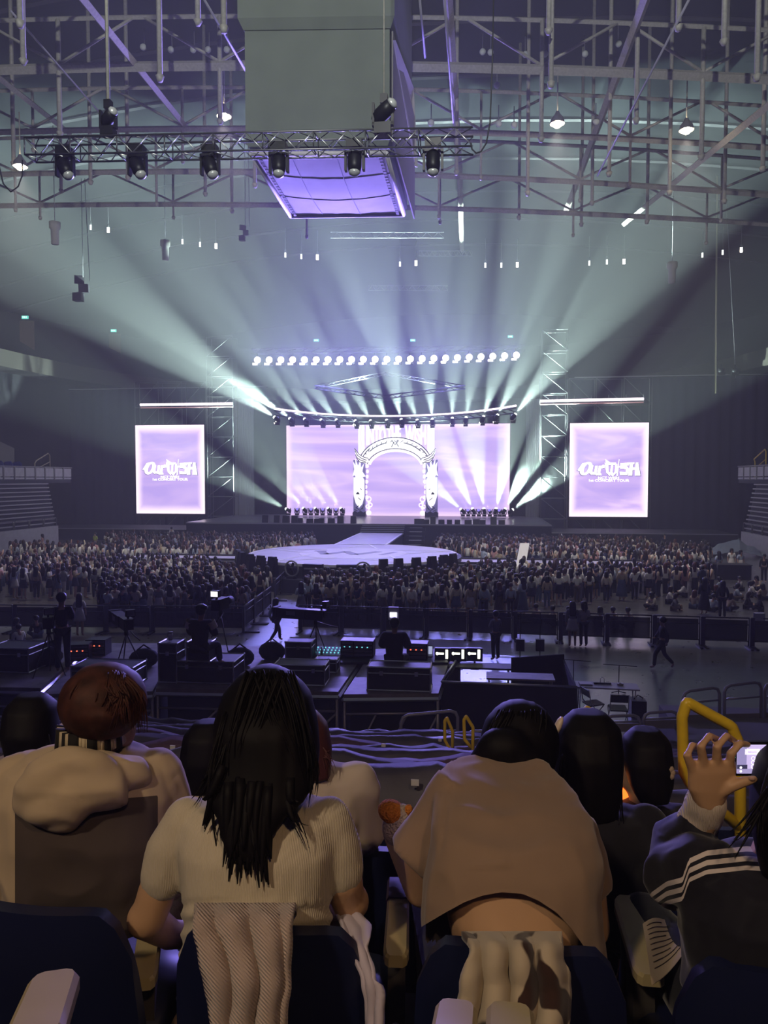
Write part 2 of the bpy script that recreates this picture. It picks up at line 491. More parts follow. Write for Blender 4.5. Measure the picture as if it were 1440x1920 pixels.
# blue seats behind the left parapet
for i in range(9):
    a = Vector((XL + xt - 0.7, 52.5 + i * 1.3, zt + 0.35))
    o = thing('arena_seat', f'blue arena seat behind the left parapet, {ordinal(9 - i)} from the stage end', 'seat', a, group='blue seats behind the left parapet')
    b = MB(); b.box((0, 0, 0.45), (0.45, 1.0, 0.1)); b.cyl((0, 0, 0), (0, 0, 0.42), 0.1, 6); b.build('seat_pan', M_BLUE, o)
    b = MB(); b.tube([(-0.25, 0, 0.5), (-0.28, 0, 0.8), (-0.32, 0, 1.4), (-0.34, 0, 1.6)], [(0.06, 0.5), (0.06, 0.5), (0.06, 0.48), (0.05, 0.3)], 8); b.build('backrest', M_BLUE, o)
M_SLOPE = mat('stand_side_wall', (0.16, 0.15, 0.14), 0.8)
M_YEL = mat('yellow_rail_paint', (0.62, 0.44, 0.02), 0.35, spec=0.5)
b = MB(); x = XL + xt - 2.2; b.prism([(0, -3, 0), (0, 10.3, 0), (0, 10.3, 2.9), (0, 4.4, 4.4), (0, -3, 6.2)], (-0.3, 0, 0)); o = b.build('stair_side_wall', M_SLOPE, None, (x, 54.0, zt + 0.35))
tag(o, 'slanted grey stair wall above the left stand', 'stair wall')
def stair_rail(loc, sgn, m, label):
    o = thing('stair_rail', label, 'handrail', loc)
    b = MB(); b.tube([(0, 0, 0), (0, 0, 1.5), (0, 0.25, 1.75), (0, 2.2 * sgn, 2.5), (0, 2.45 * sgn, 2.3), (0, 2.5 * sgn, 0)], 0.06, 6); b.build('hoop', m, o)
    b = MB(); b.tube([(0, 0, 0.9), (0, 2.5 * sgn, 1.7)], 0.045, 6); b.build('middle_bar', m, o)
M_RAIL = mat('pale_rail', (0.45, 0.40, 0.28), 0.4, 0.2)
stair_rail((XL + xt - 0.5, 64.8, zt + 0.35), 1, M_RAIL, 'pale bent stair rail above the left stand')
stair_rail((XR + xt2 + 0.6, 67.8, zt2 + 0.35), -1, M_YEL, 'yellow bent stair rail above the right stand')

# ---- upper balcony ring behind the haze
M_BALC = mat('balcony_front', (0.05, 0.044, 0.038), 0.8)
M_UPPER = mat('upper_tier', (0.03, 0.028, 0.03), 0.9)
def ringpt(t, k=0.0, z=0.0):     # oval of the upper tier
    return Vector((XC + (38.5 + k) * math.copysign(abs(math.cos(t)) ** 0.75, math.cos(t)), 56 + (50 + k) * math.copysign(abs(math.sin(t)) ** 0.75, math.sin(t)), z))
root = thing('upper_balcony', 'dark curved upper balcony ring with brownish front band behind the haze', 'balcony', (XC, 56, 17.4))
off = Vector((XC, 56, 17.4))
ts = [R(a) for a in range(-18, 199, 6)]
for nm, prof, m in [('front_band', [(0, 17.4), (0, 19.1), (0.3, 19.1), (0.3, 17.4)], M_BALC), ('tier_slope', [(0.3, 17.4), (0.3, 17.9), (14, 27), (14.5, 27), (14.5, 17.4)], M_UPPER), ('soffit_wall', [(3, 0), (3, 17.4), (3.4, 17.4), (3.4, 0)], M_WALL)]:
    b = MB(); b.loft([[ringpt(t, k, z) - off for k, z in prof] for t in ts], True, 0, False); b.build(nm, m, root)
M_EXIT = emat('exit_sign_green', (0.15, 0.75, 0.62), 1.3)
M_EXITM = emat('exit_sign_mark', (0.75, 1.0, 0.95), 2.0)
for px, py, d, w in [(47, 595, 84, 'over a doorway at the far left'), (213, 620, 100, 'over the second doorway left of the stage'), (1150, 700, 104, 'right of the stage tower'), (593, 638, 108, 'behind the row of blinders, left'), (774, 638, 108, 'behind the row of blinders, centre'), (957, 631, 108, 'behind the row of blinders, right')]:
    a = PX(px, py, d)
    o = thing('exit_sign', f'small green lit exit sign {w}', 'sign', a, YAW, 'green exit signs')
    b = MB(); b.box((0, 0, 0), (0.75, 0.12, 0.34)); b.build('face', M_EXIT, o)
    b = MB()
    for k in (-0.2, -0.02, 0.16): b.box((k, -0.08, 0), (0.1, 0.03, 0.18))
    b.build('letters', M_EXITM, o)
    if px < 300:
        b = MB(); b.box((0, 0.4, -2.0), (1.6, 0.2, 3.4)); tag(b.build('doorway', mat('door_brown', (0.16, 0.09, 0.06), 0.8), None, a, (0, 0, YAW)), f'dim brown doorway below the exit sign, {"far left" if px < 100 else "left of the stage"}', 'doorway')

# ---- black drapes beside the stage
M_DRAPE = mat('navy_black_drape', (0.020, 0.020, 0.055), 0.95)
def drape(name, xa, xb, y, z1, label):
    b = MB(); n = int((xb - xa) / 0.35)
    xs = [xa + (xb - xa) * i / n for i in range(n + 1)]
    front = [(x, y + 0.14 * math.sin(i * 1.9) + 0.05 * math.sin(i * 0.7), 0) for i, x in enumerate(xs)]
    b.sheet([front, [(p[0], p[1], z1) for p in front]])
    b.sheet([[(p[0], p[1] + 0.06, z1) for p in front], [(p[0], p[1] + 0.06, 0) for p in front]])
    c = Vector(((xa + xb) / 2, y, 0))
    b.v = [tuple(Vector(v) - c) for v in b.v]
    return tag(b.build(name, M_DRAPE, None, c), label, 'curtain', 'black drapes beside the stage')
yD = 82.0
drape('stage_drape', -62, PY(440, 800, yD).x, yD, 16.6, 'tall navy black drape behind the left screen')
drape('stage_drape', PY(1010, 800, yD).x, 36, yD, 17.0, 'tall navy black drape behind the right screen')
M_CARD = mat('drape_rail', (0.3, 0.3, 0.34), 0.5)
b = MB(); b.cyl((-19, 0, 0), (19, 0, 0), 0.07, 6); tag(b.build('drape_pipe', M_CARD, None, (-43, yD, 16.7)), 'thin pipe along the top of the left drape', 'pipe')
b = MB(); b.cyl((-13, 0, 0), (13, 0, 0), 0.07, 6); tag(b.build('drape_pipe', M_CARD, None, (23, yD, 17.1)), 'thin pipe along the top of the right drape', 'pipe')

# ---- tall mast and wire on the right
a = PX(1342, 700, 74); c = PX(1345, 330, 74)
b = MB(); b.cyl((0, 0, -2), c - a, 0.09, 6); tag(b.build('mast', M_RAIL, None, a), 'tall thin mast rising above the right drape', 'mast')
a = PX(1380, 690, 74); c = PX(1362, 380, 74)
b = MB(); b.cyl((0, 0, -1), c - a, 0.03, 5); tag(b.build('guy_wire', M_CARD, None, a), 'thin slanting wire beside the mast', 'wire')
for i, (px, w) in enumerate([(1352, 'under the mast'), (1378, 'under the slanting wire')]):
    a = PX(px, 695, 73.5)
    o = thing('winch', f'small dark hoist motor on the drape top {w}', 'hoist', a)
    b = MB(); b.cyl((-0.25, 0, 0), (0.25, 0, 0), 0.28, 8); b.build('drum', M_BLK, o)
    b = MB(); b.box((0, 0, -0.3), (0.7, 0.4, 0.25)); b.build('base', M_BLK, o); b = MB(); b.cyl((0, 0, 0.2), (0, 0, 0.6), 0.05, 5); b.build('hook', M_BLK, o)
b = MB(); b.box((0, 0, 0), (2.6, 0.4, 0.9)); b.box((-0.8, -0.25, 0.1), (0.7, 0.1, 0.5)); b.box((0.3, -0.25, 0.1), (0.7, 0.1, 0.5)); tag(b.build('vent_box', M_SLOPE, None, PX(1420, 688, 80), (0, 0, YAW)), 'brownish vent box above the right drape at the picture edge', 'vent')
# ------------------------------------------------------------------ stage
DECK = 2.2; RUN = 1.5; YLED = 80.0
YEDGE = PZ(715, 982, DECK).y
XS0, XS1 = PY(445, 960, YLED).x, PY(1010, 960, YLED).x
SX = PY(741, 960, YLED).x               # centre line of the stage
M_DECK = mat('stage_deck_gloss', (0.16, 0.15, 0.20), 0.28, spec=0.6, noise=0.15, nscale=1.5)
M_RUNW = mat('runway_white', (0.55, 0.52, 0.66), 0.4, noise=0.06, nscale=1)
M_LINE = mat('runway_line_white', (0.9, 0.9, 0.95), 0.4)
M_LOGO = mat('runway_logo_grey', (0.22, 0.21, 0.30), 0.4)
M_FASC = mat('stage_fascia', (0.02, 0.02, 0.035), 0.8)
root = thing('main_stage', 'wide dark glossy main stage deck with black front below the big screen', 'stage', ((XS0 + XS1) / 2, YEDGE, 0))
W = XS1 - XS0
b = MB(); b.bbox((-W / 2, 0.0, DECK - 0.12), (W / 2, YLED + 1.5 - YEDGE, DECK)); b.build('deck', M_DECK, root)
b = MB(); b.bbox((-W / 2, 0.05, 0), (W / 2, YLED + 1.4 - YEDGE, DECK - 0.12)); b.build('fascia', M_FASC, root)
b = MB(); b.bbox((-W / 2, -0.03, DECK - 0.1), (W / 2, 0.0, DECK - 0.02)); b.build('edge_trim', M_CARD, root)
for sx in (-1, 1):                       # low side wings
    xa = sx * W / 2; xb = xa + sx * (22 if sx < 0 else 17)
    b = MB(); b.bbox((xa, 5.0, 0), (xb, 12, 1.15)); b.build('side_wing', M_FASC, root)
    b = MB(); b.bbox((xa, 4.96, 1.12), (xb, 5.1, 1.18)); b.build('wing_edge', M_CARD, root)
# centre steps down to the runway
RX0, RX1 = PZ(672, 1000, RUN).x, PZ(756, 1000, RUN).x
steps = thing('stage_steps', 'dark centre steps from the main stage down to the runway', 'steps', ((RX0 + RX1) / 2, YEDGE, 0))
w = RX1 - RX0
for i in range(4):
    z = DECK - (i + 1) * (DECK - RUN) / 5
    b = MB(); b.bbox((-w / 2, -(i + 1) * 0.4, RUN - 0.3), (w / 2, -i * 0.4, z)); b.build('tread', M_FASC, steps)
    b = MB(); b.bbox((-w / 2, -(i + 1) * 0.4 - 0.01, z - 0.05), (w / 2, -(i + 1) * 0.4 + 0.04, z + 0.01)); b.build('nosing', M_CARD, steps)
st = thing('side_stair', 'narrow black stair with pale treads right of the runway steps', 'stairs', (RX1 + 1.0, YEDGE - 0.1, 0))
for i in range(6):
    z = DECK - 0.3 - i * 0.34
    b = MB(); b.bbox((-0.8, -(i + 1) * 0.35, max(0, z - 0.3)), (0.8, -i * 0.35, z)); b.build('tread', M_FASC, st)
    b = MB(); b.bbox((-0.55, -(i + 1) * 0.35 - 0.02, z - 0.03), (0.55, -(i + 1) * 0.35 + 0.05, z + 0.02)); b.build('tread_edge', M_WHITE if i % 2 else M_CARD, st)
# runway and round stage
YB = PZ(662, 1037, RUN); XB = YB.x; YB = YB.y
RB = 6.6
rw = thing('runway', 'long lavender runway from the steps to the round stage', 'runway', ((RX0 + RX1) / 2, YEDGE - 1.6, 0))
Lr = YEDGE - 1.6 - (YB + RB - 0.5)
b = MB(); b.bbox((-w / 2, -Lr, RUN - 0.1), (w / 2, 0, RUN)); b.build('deck', M_RUNW, rw)
b = MB(); b.bbox((-w / 2 + 0.05, -Lr, 0), (w / 2 - 0.05, 0, RUN - 0.1)); b.build('fascia', M_FASC, rw)
for sx in (-1, 1):
    b = MB(); b.bbox((sx * (w / 2 - 0.18), -Lr, RUN), (sx * (w / 2 - 0.04), 0, RUN + 0.008)); b.build('edge_line', M_LINE, rw)
bs = thing('round_stage', 'round lavender satellite stage with star lines and W emblem', 'stage', (XB, YB, 0))
def disc(r, z0, z1, nm, m, n=56):
    b = MB(); b.loft([[Vector((r * math.cos(2 * math.pi * k / n), r * math.sin(2 * math.pi * k / n), z)) for k in range(n)] for z in (z0, z1)], True, 0, False); return b.build(nm, m, bs)
disc(RB + 1.0, 0, RUN - 0.75, 'skirt', M_FASC); disc(RB + 0.25, RUN - 0.75, RUN - 0.12, 'rim', M_DARK); disc(RB, RUN - 0.12, RUN, 'deck', M_RUNW)
def flat(nm, polys, z, m, par):
    b = MB()
    for p in polys: b.prism([(x, y, z) for x, y in p], (0, 0, 0.006))
    return b.build(nm, m, par)
def ring(r0, r1, n=48): return [[(r0 * math.cos(a), r0 * math.sin(a)), (r1 * math.cos(a), r1 * math.sin(a)), (r1 * math.cos(c), r1 * math.sin(c)), (r0 * math.cos(c), r0 * math.sin(c))]
                                for a, c in [(2 * math.pi * k / n, 2 * math.pi * (k + 1) / n) for k in range(n)]]
def strip(a, c, w):
    d = Vector((c[0] - a[0], c[1] - a[1])).normalized(); nrm = Vector((-d.y, d.x)) * w / 2
    return [(a[0] + nrm.x, a[1] + nrm.y), (c[0] + nrm.x, c[1] + nrm.y), (c[0] - nrm.x, c[1] - nrm.y), (a[0] - nrm.x, a[1] - nrm.y)]
flat('logo_disc', [[(3.4 * math.cos(2 * math.pi * k / 40), 3.4 * math.sin(2 * math.pi * k / 40)) for k in range(40)]], RUN, mat('logo_disc_pale', (0.75, 0.72, 0.85), 0.4), bs)
star = [(RB * 0.97 * math.cos(R(90 + 72 * k)), RB * 0.97 * math.sin(R(90 + 72 * k))) for k in range(5)]
segs = []
for k in range(5):
    a, c = Vector(star[k]), Vector(star[(k + 2) % 5])
    segs += [strip(a, a.lerp(c, 0.33), 0.16), strip(a.lerp(c, 0.67), c, 0.16)]
flat('star_lines', segs, RUN + 0.008, M_LINE, bs)
flat('edge_line', ring(RB - 0.2, RB - 0.08), RUN + 0.002, M_LINE, bs)
zig = [(-2.3, 1.0), (-1.6, -1.0), (-0.6, 0.8), (0.3, -1.0), (1.5, 1.1)]
flat('w_emblem', [strip(zig[i], zig[i + 1], 0.55) for i in range(4)] + [strip((1.9, -0.9), (2.6, 0.9), 0.35), strip((-1.9, 1.0), (-2.7, 1.0), 0.4)], RUN + 0.008, M_LOGO, bs)
# cross walkways left and right of the round stage
yw = PZ(350, 1041, RUN).y
for sx, pxa, lab in ((-1, 205, 'narrow pale walkway from the round stage to the left'), (1, 1200, 'narrow pale walkway from the round stage to the right')):
    xe = PZ(pxa, 1041, RUN).x; x0 = XB + sx * (RB - 0.6); yy = YB - 0.2
    o = thing('side_walkway', lab, 'walkway', (x0, yy, 0))
    b = MB(); b.bbox((0, -1.2, RUN - 0.5), (xe - x0, 1.2, RUN - 0.4)); b.build('deck', M_RUNW, o)
    b = MB(); b.bbox((0, -1.15, 0), (xe - x0, 1.15, RUN - 0.5)); b.build('fascia', M_FASC, o)
    b = MB(); b.bbox((0, -1.28, RUN - 0.42), (xe - x0, -1.2, RUN - 0.3)); b.bbox((0, 1.2, RUN - 0.42), (xe - x0, 1.28, RUN - 0.3)); b.build('edge_rail', M_DARK, o)
# ramp piece beside round stage on the right
b = MB(); b.prism([(0, 0, 0), (0.55, 0, 0), (0.95, 1.9, 1.5), (0.4, 1.9, 1.5)], (0, 0.1, 0.06)); tag(b.build('ramp_panel', M_LINE, None, (XB + RB + 3.4, YB - 2.6, 0.75)), 'pale slanted panel leaning beside the right walkway', 'panel')
# wedge monitors around the front of the round stage
def wedge_mesh():
    b = MB(); b.prism([(-0.32, -0.25, 0), (-0.32, 0.25, 0), (-0.32, 0.1, 0.55), (-0.32, -0.12, 0.55)], (0.64, 0, 0)); return b.mesh('monitor_body', M_BLK)
def grille_mesh():
    b = MB(); b.box((0, 0.17, 0.28), (0.5, 0.02, 0.42), (R(-15), 0, 0)); return b.mesh('grille', M_DARK)
WM, GM = wedge_mesh(), grille_mesh()
angs = [200, 207, 214, 224, 233, 241] + [293, 300, 309, 318, 326, 334]
for i, a in enumerate(angs):
    side = 'left' if i < 6 else 'right'; k = (i % 6) + 1
    p = Vector((XB + (RB + 0.55) * math.cos(R(a)), YB + (RB + 0.55) * math.sin(R(a)), RUN - 0.75))
    o = thing('stage_monitor', f'black wedge monitor on round stage rim, {ordinal(k)} in the {side} group', 'speaker', p, R(a + 90), 'wedge monitors on the round stage rim')
    s = link('body', WM, o); s.scale = (.72, 1.1, 2.05); s = link('grille', GM, o); s.scale = (.72, 1.1, 2.05)
for a, lab in ((252, 'round black fan left of the front of the round stage'), (284, 'round black fan right of the front of the round stage')):
    p = Vector((XB + (RB + 0.6) * math.cos(R(a)), YB + (RB + 0.6) * math.sin(R(a)), RUN - 0.75))
    o = thing('stage_fan', lab, 'fan', p, R(a + 90), 'round stage fans')
    b = MB(); b.tube([(0.42 * math.cos(2 * math.pi * k / 16), 0, 0.55 + 0.42 * math.sin(2 * math.pi * k / 16)) for k in range(16)], 0.05, 5, closed=True); b.build('ring', M_GREY, o)
    b = MB(); b.cyl((0, -0.08, 0.55), (0, 0.08, 0.55), 0.1, 8)
    for k in range(5): b.box((0.2 * math.cos(R(72 * k)), 0, 0.55 + 0.2 * math.sin(R(72 * k))), (0.3, 0.03, 0.14), (R(20), -R(72 * k), 0))
    b.build('blades', M_BLK, o)
    b = MB(); b.box((0, 0, 0.06), (0.5, 0.35, 0.12)); b.build('foot', M_BLK, o)
for a, lab in ((262, 'flat black case at the front of the round stage, left of centre'), (277, 'flat black case at the front of the round stage, right of centre')):
    p = Vector((XB + (RB + 0.5) * math.cos(R(a)), YB + (RB + 0.5) * math.sin(R(a)), RUN - 0.75))
    o = thing('floor_case', lab, 'case', p, R(a + 90))
    b = MB(); b.box((0, 0, 0.42), (1.1, 0.35, 0.84)); b.build('body', M_BLK, o); b = MB(); b.box((0, -0.19, 0.6), (0.9, 0.02, 0.08)); b.build('trim', M_GREY, o)
# black monitors and small wedges along the main stage edge
rnd = random.Random(5); xs = PZ(480, 982, DECK).x; k = 0
xedge = [PZ(p, 982, DECK).x for p in (487, 510, 528, 545, 556, 575, 590, 598, 617, 635, 660, 782, 790, 800, 812, 828, 843, 858, 878, 893, 905, 925, 940)]
for i, x in enumerate(xedge):
    sd, kk = ('left', i + 1) if i < 11 else ('right', i - 10)
    o = thing('edge_monitor', f'low black monitor on the main stage edge, {ordinal(kk)} on the {sd} half', 'speaker', (x, YEDGE + 0.45, DECK), 0, 'black monitors on the main stage edge')
    s = link('body', WM, o); sc = rnd.uniform(0.7, 1.0); s.scale = (sc, 1.0, rnd.choice((0.7, 0.8, 1.2)))
    s = link('grille', GM, o); s.scale = (sc, 1.0, 0.7)

# ---- big screen and side screens
def screen_mat(name, seed, strength, edge, warm=(1.0, 0.78, 1.0)):
    m = bpy.data.materials.new(name); m.use_nodes = True; nt = m.node_tree; nt.nodes.clear()
    N = nt.nodes.new; Lk = nt.links.new
    out = N('ShaderNodeOutputMaterial'); em = N('ShaderNodeEmission'); tc = N('ShaderNodeTexCoord')
    sep = N('ShaderNodeSeparateXYZ'); Lk(tc.outputs['Generated'], sep.inputs[0])
    def math_(op, a, b=None):
        n = N('ShaderNodeMath'); n.operation = op
        for i, x in enumerate((a, b)):
            if x is None: continue
            if isinstance(x, (int, float)): n.inputs[i].default_value = x
            else: Lk(x, n.inputs[i])
        return n.outputs[0]
    ex = math_('ABSOLUTE', math_('SUBTRACT', sep.outputs['X'], 0.5)); ez = math_('ABSOLUTE', math_('SUBTRACT', sep.outputs['Z'], 0.5))
    e = math_('MAXIMUM', ex, ez)
    mr = N('ShaderNodeMapRange'); mr.interpolation_type = 'SMOOTHSTEP'; mr.inputs['From Min'].default_value = 0.5 - edge; mr.inputs['From Max'].default_value = 0.505
    Lk(e, mr.inputs['Value'])
    mp = N('ShaderNodeMapping'); mp.inputs['Location'].default_value = (seed, 0, seed * 0.7); mp.inputs['Rotation'].default_value = (0, R(28), 0); mp.inputs['Scale'].default_value = (0.8, 1, 3.2)
    Lk(tc.outputs['Generated'], mp.inputs[0])
    nz = N('ShaderNodeTexNoise'); nz.inputs['Scale'].default_value = 1.5; nz.inputs['Detail'].default_value = 2.5; nz.inputs['Distortion'].default_value = 1.2
    Lk(mp.outputs[0], nz.inputs['Vector'])
    rp = N('ShaderNodeValToRGB'); cr = rp.color_ramp
    cr.elements[0].position = 0.30; cr.elements[0].color = (0.50, 0.37, 0.84, 1)
    cr.elements[1].position = 0.72; cr.elements[1].color = (0.86, 0.64, 0.98, 1)
    el = cr.elements.new(0.52); el.color = (0.63, 0.46, 0.90, 1)
    Lk(nz.outputs['Fac'], rp.inputs['Fac'])
    mx = N('ShaderNodeMix'); mx.data_type = 'RGBA'; Lk(mr.outputs[0], mx.inputs['Factor']); Lk(rp.outputs['Color'], mx.inputs['A']); mx.inputs['B'].default_value = (*warm, 1)
    Lk(mx.outputs['Result'], em.inputs['Color']); em.inputs['Strength'].default_value = strength; Lk(em.outputs[0], out.inputs[0])
    return m
SCR = 1.35
def led(name, px0, px1, pyt, pyb, y, m, label):
    a, c = PY(px0, pyb, y), PY(px1, pyb, y)
    zt_, zb_ = (PY(px0, pyt, y).z + PY(px1, pyt, y).z) / 2, (a.z + c.z) / 2
    xm = (a.x + c.x) / 2; w_, h_ = c.x - a.x, zt_ - zb_
    o = thing(name, label, 'screen', (xm, y, zb_))
    b = MB(); b.bbox((-w_ / 2, 0, 0), (w_ / 2, 0.06, h_)); b.build('display', m, o)
    b = MB()
    b.bbox((-w_ / 2 - 0.12, 0.06, -0.35), (w_ / 2 + 0.12, 0.5, h_ + 0.12)); b.build('cabinet', M_BLK, o)
    return o, w_, h_
def text_mesh(txt, size=1.0, offset=0.0, shear=0.0, extrude=0.02, spacing=1.0):
    cu = bpy.data.curves.new('txt', 'FONT'); cu.body = txt; cu.size = size; cu.offset = offset; cu.shear = shear; cu.extrude = extrude
    cu.align_x = 'CENTER'; cu.space_character = spacing; cu.resolution_u = 3; cu.fill_mode = 'BOTH'
    t = bpy.data.objects.new('txt', cu); COL.objects.link(t)
    dg = bpy.context.evaluated_depsgraph_get()
    me = bpy.data.meshes.new_from_object(t.evaluated_get(dg))
    bpy.data.objects.remove(t); bpy.data.curves.remove(cu)
    return me
def put_text(txt, size, loc, m, parent, name='lettering', rot=(R(90), 0, 0), sx=1.0, **kw):
    me = text_mesh(txt, size, **kw); me.materials.clear(); me.materials.append(m)
    o = link(name, me, parent, loc, rot); o.scale = (sx, 1, 1)
    return o
M_SCW = emat('screen_white', (1.0, 0.96, 1.0), 2.2)
M_SCG = emat('screen_shadow_violet', (0.40, 0.33, 0.62), 0.8)
def logo_poly(o, s, cx, cz, m, nm, dy):
    # heavy hand-drawn letters of the tour logo, in units of the logo width (1 wide)
    def ell_ring(x, z, ra, rb, ri, rj, tilt, n=18):
        out = []
        for k in range(n):
            t0, t1 = 2 * math.pi * k / n, 2 * math.pi * (k + 1) / n
            f = lambda t, p, q: (x + p * math.cos(t) + tilt * q * math.sin(t), z + q * math.sin(t))
            out.append([f(t0, ri, rj), f(t0, ra, rb), f(t1, ra, rb), f(t1, ri, rj)])
        return out
    P = []
    P += ell_ring(-0.375, 0.0, 0.098, 0.115, 0.034, 0.075, 0.35)              # O
    P += [[(-0.52, -0.03), (-0.44, 0.09), (-0.40, 0.10), (-0.45, -0.04)]]
    P += [[(-0.295, 0.055), (-0.255, 0.055), (-0.275, -0.05), (-0.25, -0.07), (-0.29, -0.105), (-0.325, -0.07)], [(-0.225, 0.05), (-0.18, 0.05), (-0.205, -0.105), (-0.25, -0.10)], [(-0.30, -0.10), (-0.22, -0.10), (-0.22, -0.055), (-0.29, -0.06)]]   # u
    P += [[(-0.165, 0.05), (-0.12, 0.05), (-0.145, -0.105), (-0.195, -0.105)], [(-0.14, 0.03), (-0.10, 0.065), (-0.065, 0.06), (-0.07, 0.01), (-0.12, 0.0)], [(-0.21, -0.115), (-0.12, -0.115), (-0.125, -0.08), (-0.2, -0.08)]]   # r
    P += [[(-0.06, 0.16), (0.03, 0.10), (0.12, 0.10), (0.12, 0.065), (0.0, 0.06), (-0.05, 0.10)],
          [(-0.07, 0.10), (-0.01, 0.08), (0.0, -0.05), (0.03, -0.08), (0.02, -0.13), (-0.04, -0.07)],
          [(0.04, 0.075), (0.075, 0.075), (0.06, -0.06), (0.09, -0.085), (0.065, -0.135), (0.02, -0.09)],
          [(0.105, 0.07), (0.14, 0.08), (0.135, -0.06), (0.07, -0.135), (0.08, -0.085), (0.10, -0.05)]]                                     # blackletter W
    P += [[(0.165, 0.155), (0.175, 0.155), (0.15, -0.13), (0.128, -0.13)], [(0.115, 0.035), (0.20, 0.045), (0.20, 0.015), (0.115, 0.01)]]              # I as a wand
    P += [[(0.19, 0.09), (0.33, 0.10), (0.33, 0.05), (0.24, 0.045), (0.19, 0.02)], [(0.19, 0.09), (0.23, 0.09), (0.24, 0.0), (0.33, -0.03), (0.32, 0.02), (0.19, 0.0)],
          [(0.29, 0.02), (0.335, 0.0), (0.31, -0.11), (0.19, -0.11), (0.18, -0.05), (0.28, -0.065)]]                                            # S
    P += [[(0.35, 0.10), (0.40, 0.10), (0.385, -0.12), (0.32, -0.12)], [(0.44, 0.10), (0.485, 0.10), (0.52, -0.12), (0.43, -0.12)], [(0.38, 0.02), (0.45, 0.02), (0.45, -0.025), (0.38, -0.025)], [(0.33, 0.10), (0.42, 0.105), (0.42, 0.075), (0.33, 0.07)]]   # H
    b = MB()
    for p in P: b.prism([(cx + x * s, dy, cz + z * s) for x, z in p], (0, -0.02, 0))
    return b.build(nm, m, o)
for pxs_, seed, lab in (((256, 384, 797, 963), 1.0, 'portrait side screen with white tour logo on violet, left of the stage'), ((1067, 1214, 793, 969), 3.3, 'portrait side screen with white tour logo on violet, right of the stage')):
    o, w_, h_ = led('side_screen', *pxs_, 78.0, screen_mat('side_screen_picture_%d' % int(seed), seed, SCR, 0.12, (1.25, 1.02, 1.2)), lab)
    logo_poly(o, w_ * 0.79, 0.0, h_ * 0.515 - 0.05, M_SCG, 'logo_shadow', -0.01); logo_poly(o, w_ * 0.77, 0.0, h_ * 0.515, M_SCW, 'tour_logo', -0.04)
    put_text('NCT WISH', w_ * 0.045, (0, -0.03, h_ * 0.404), M_SCW, o, offset=0.006, sx=1.25); put_text('1st CONCERT TOUR', w_ * 0.045, (0, -0.03, h_ * 0.376), M_SCW, o, offset=0.006, sx=1.25)
ms, MW, MH = led('main_screen', 538, 955, 796, 968, YLED, screen_mat('main_screen_picture', 5.7, SCR, 0.035, (0.95, 0.70, 1.0)), 'wide violet main screen behind the stage arch')

# ---- the arch set piece in front of the screen
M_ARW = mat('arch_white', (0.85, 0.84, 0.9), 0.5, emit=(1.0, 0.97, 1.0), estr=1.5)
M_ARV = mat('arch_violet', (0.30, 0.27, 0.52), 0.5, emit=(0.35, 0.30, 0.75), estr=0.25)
M_ARL = mat('arch_line_dark', (0.05, 0.04, 0.10), 0.6)
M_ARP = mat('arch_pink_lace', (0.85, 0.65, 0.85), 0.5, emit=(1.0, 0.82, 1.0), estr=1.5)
ya = YLED - 1.2
def AX(px): return PY(px, 960, ya).x
def AZ(py): return PY(741, py, ya).z
XA, ZA0 = AX(741.5), DECK
mpx = AX(742) - AX(741)
arch = thing('stage_arch', 'white illustrated fairy tale arch with winged columns and INTO THE WISH header', 'stage arch', (XA, ya, ZA0))
def Q(px, py): return ((px - 741.5) * mpx, 0.0, AZ(py) - ZA0)
def slab(nm, pts, y0, y1, m):
    b = MB(); b.prism([(Q(*p)[0], y0, Q(*p)[2]) for p in pts], (0, y1 - y0, 0)); return b.build(nm, m, arch)
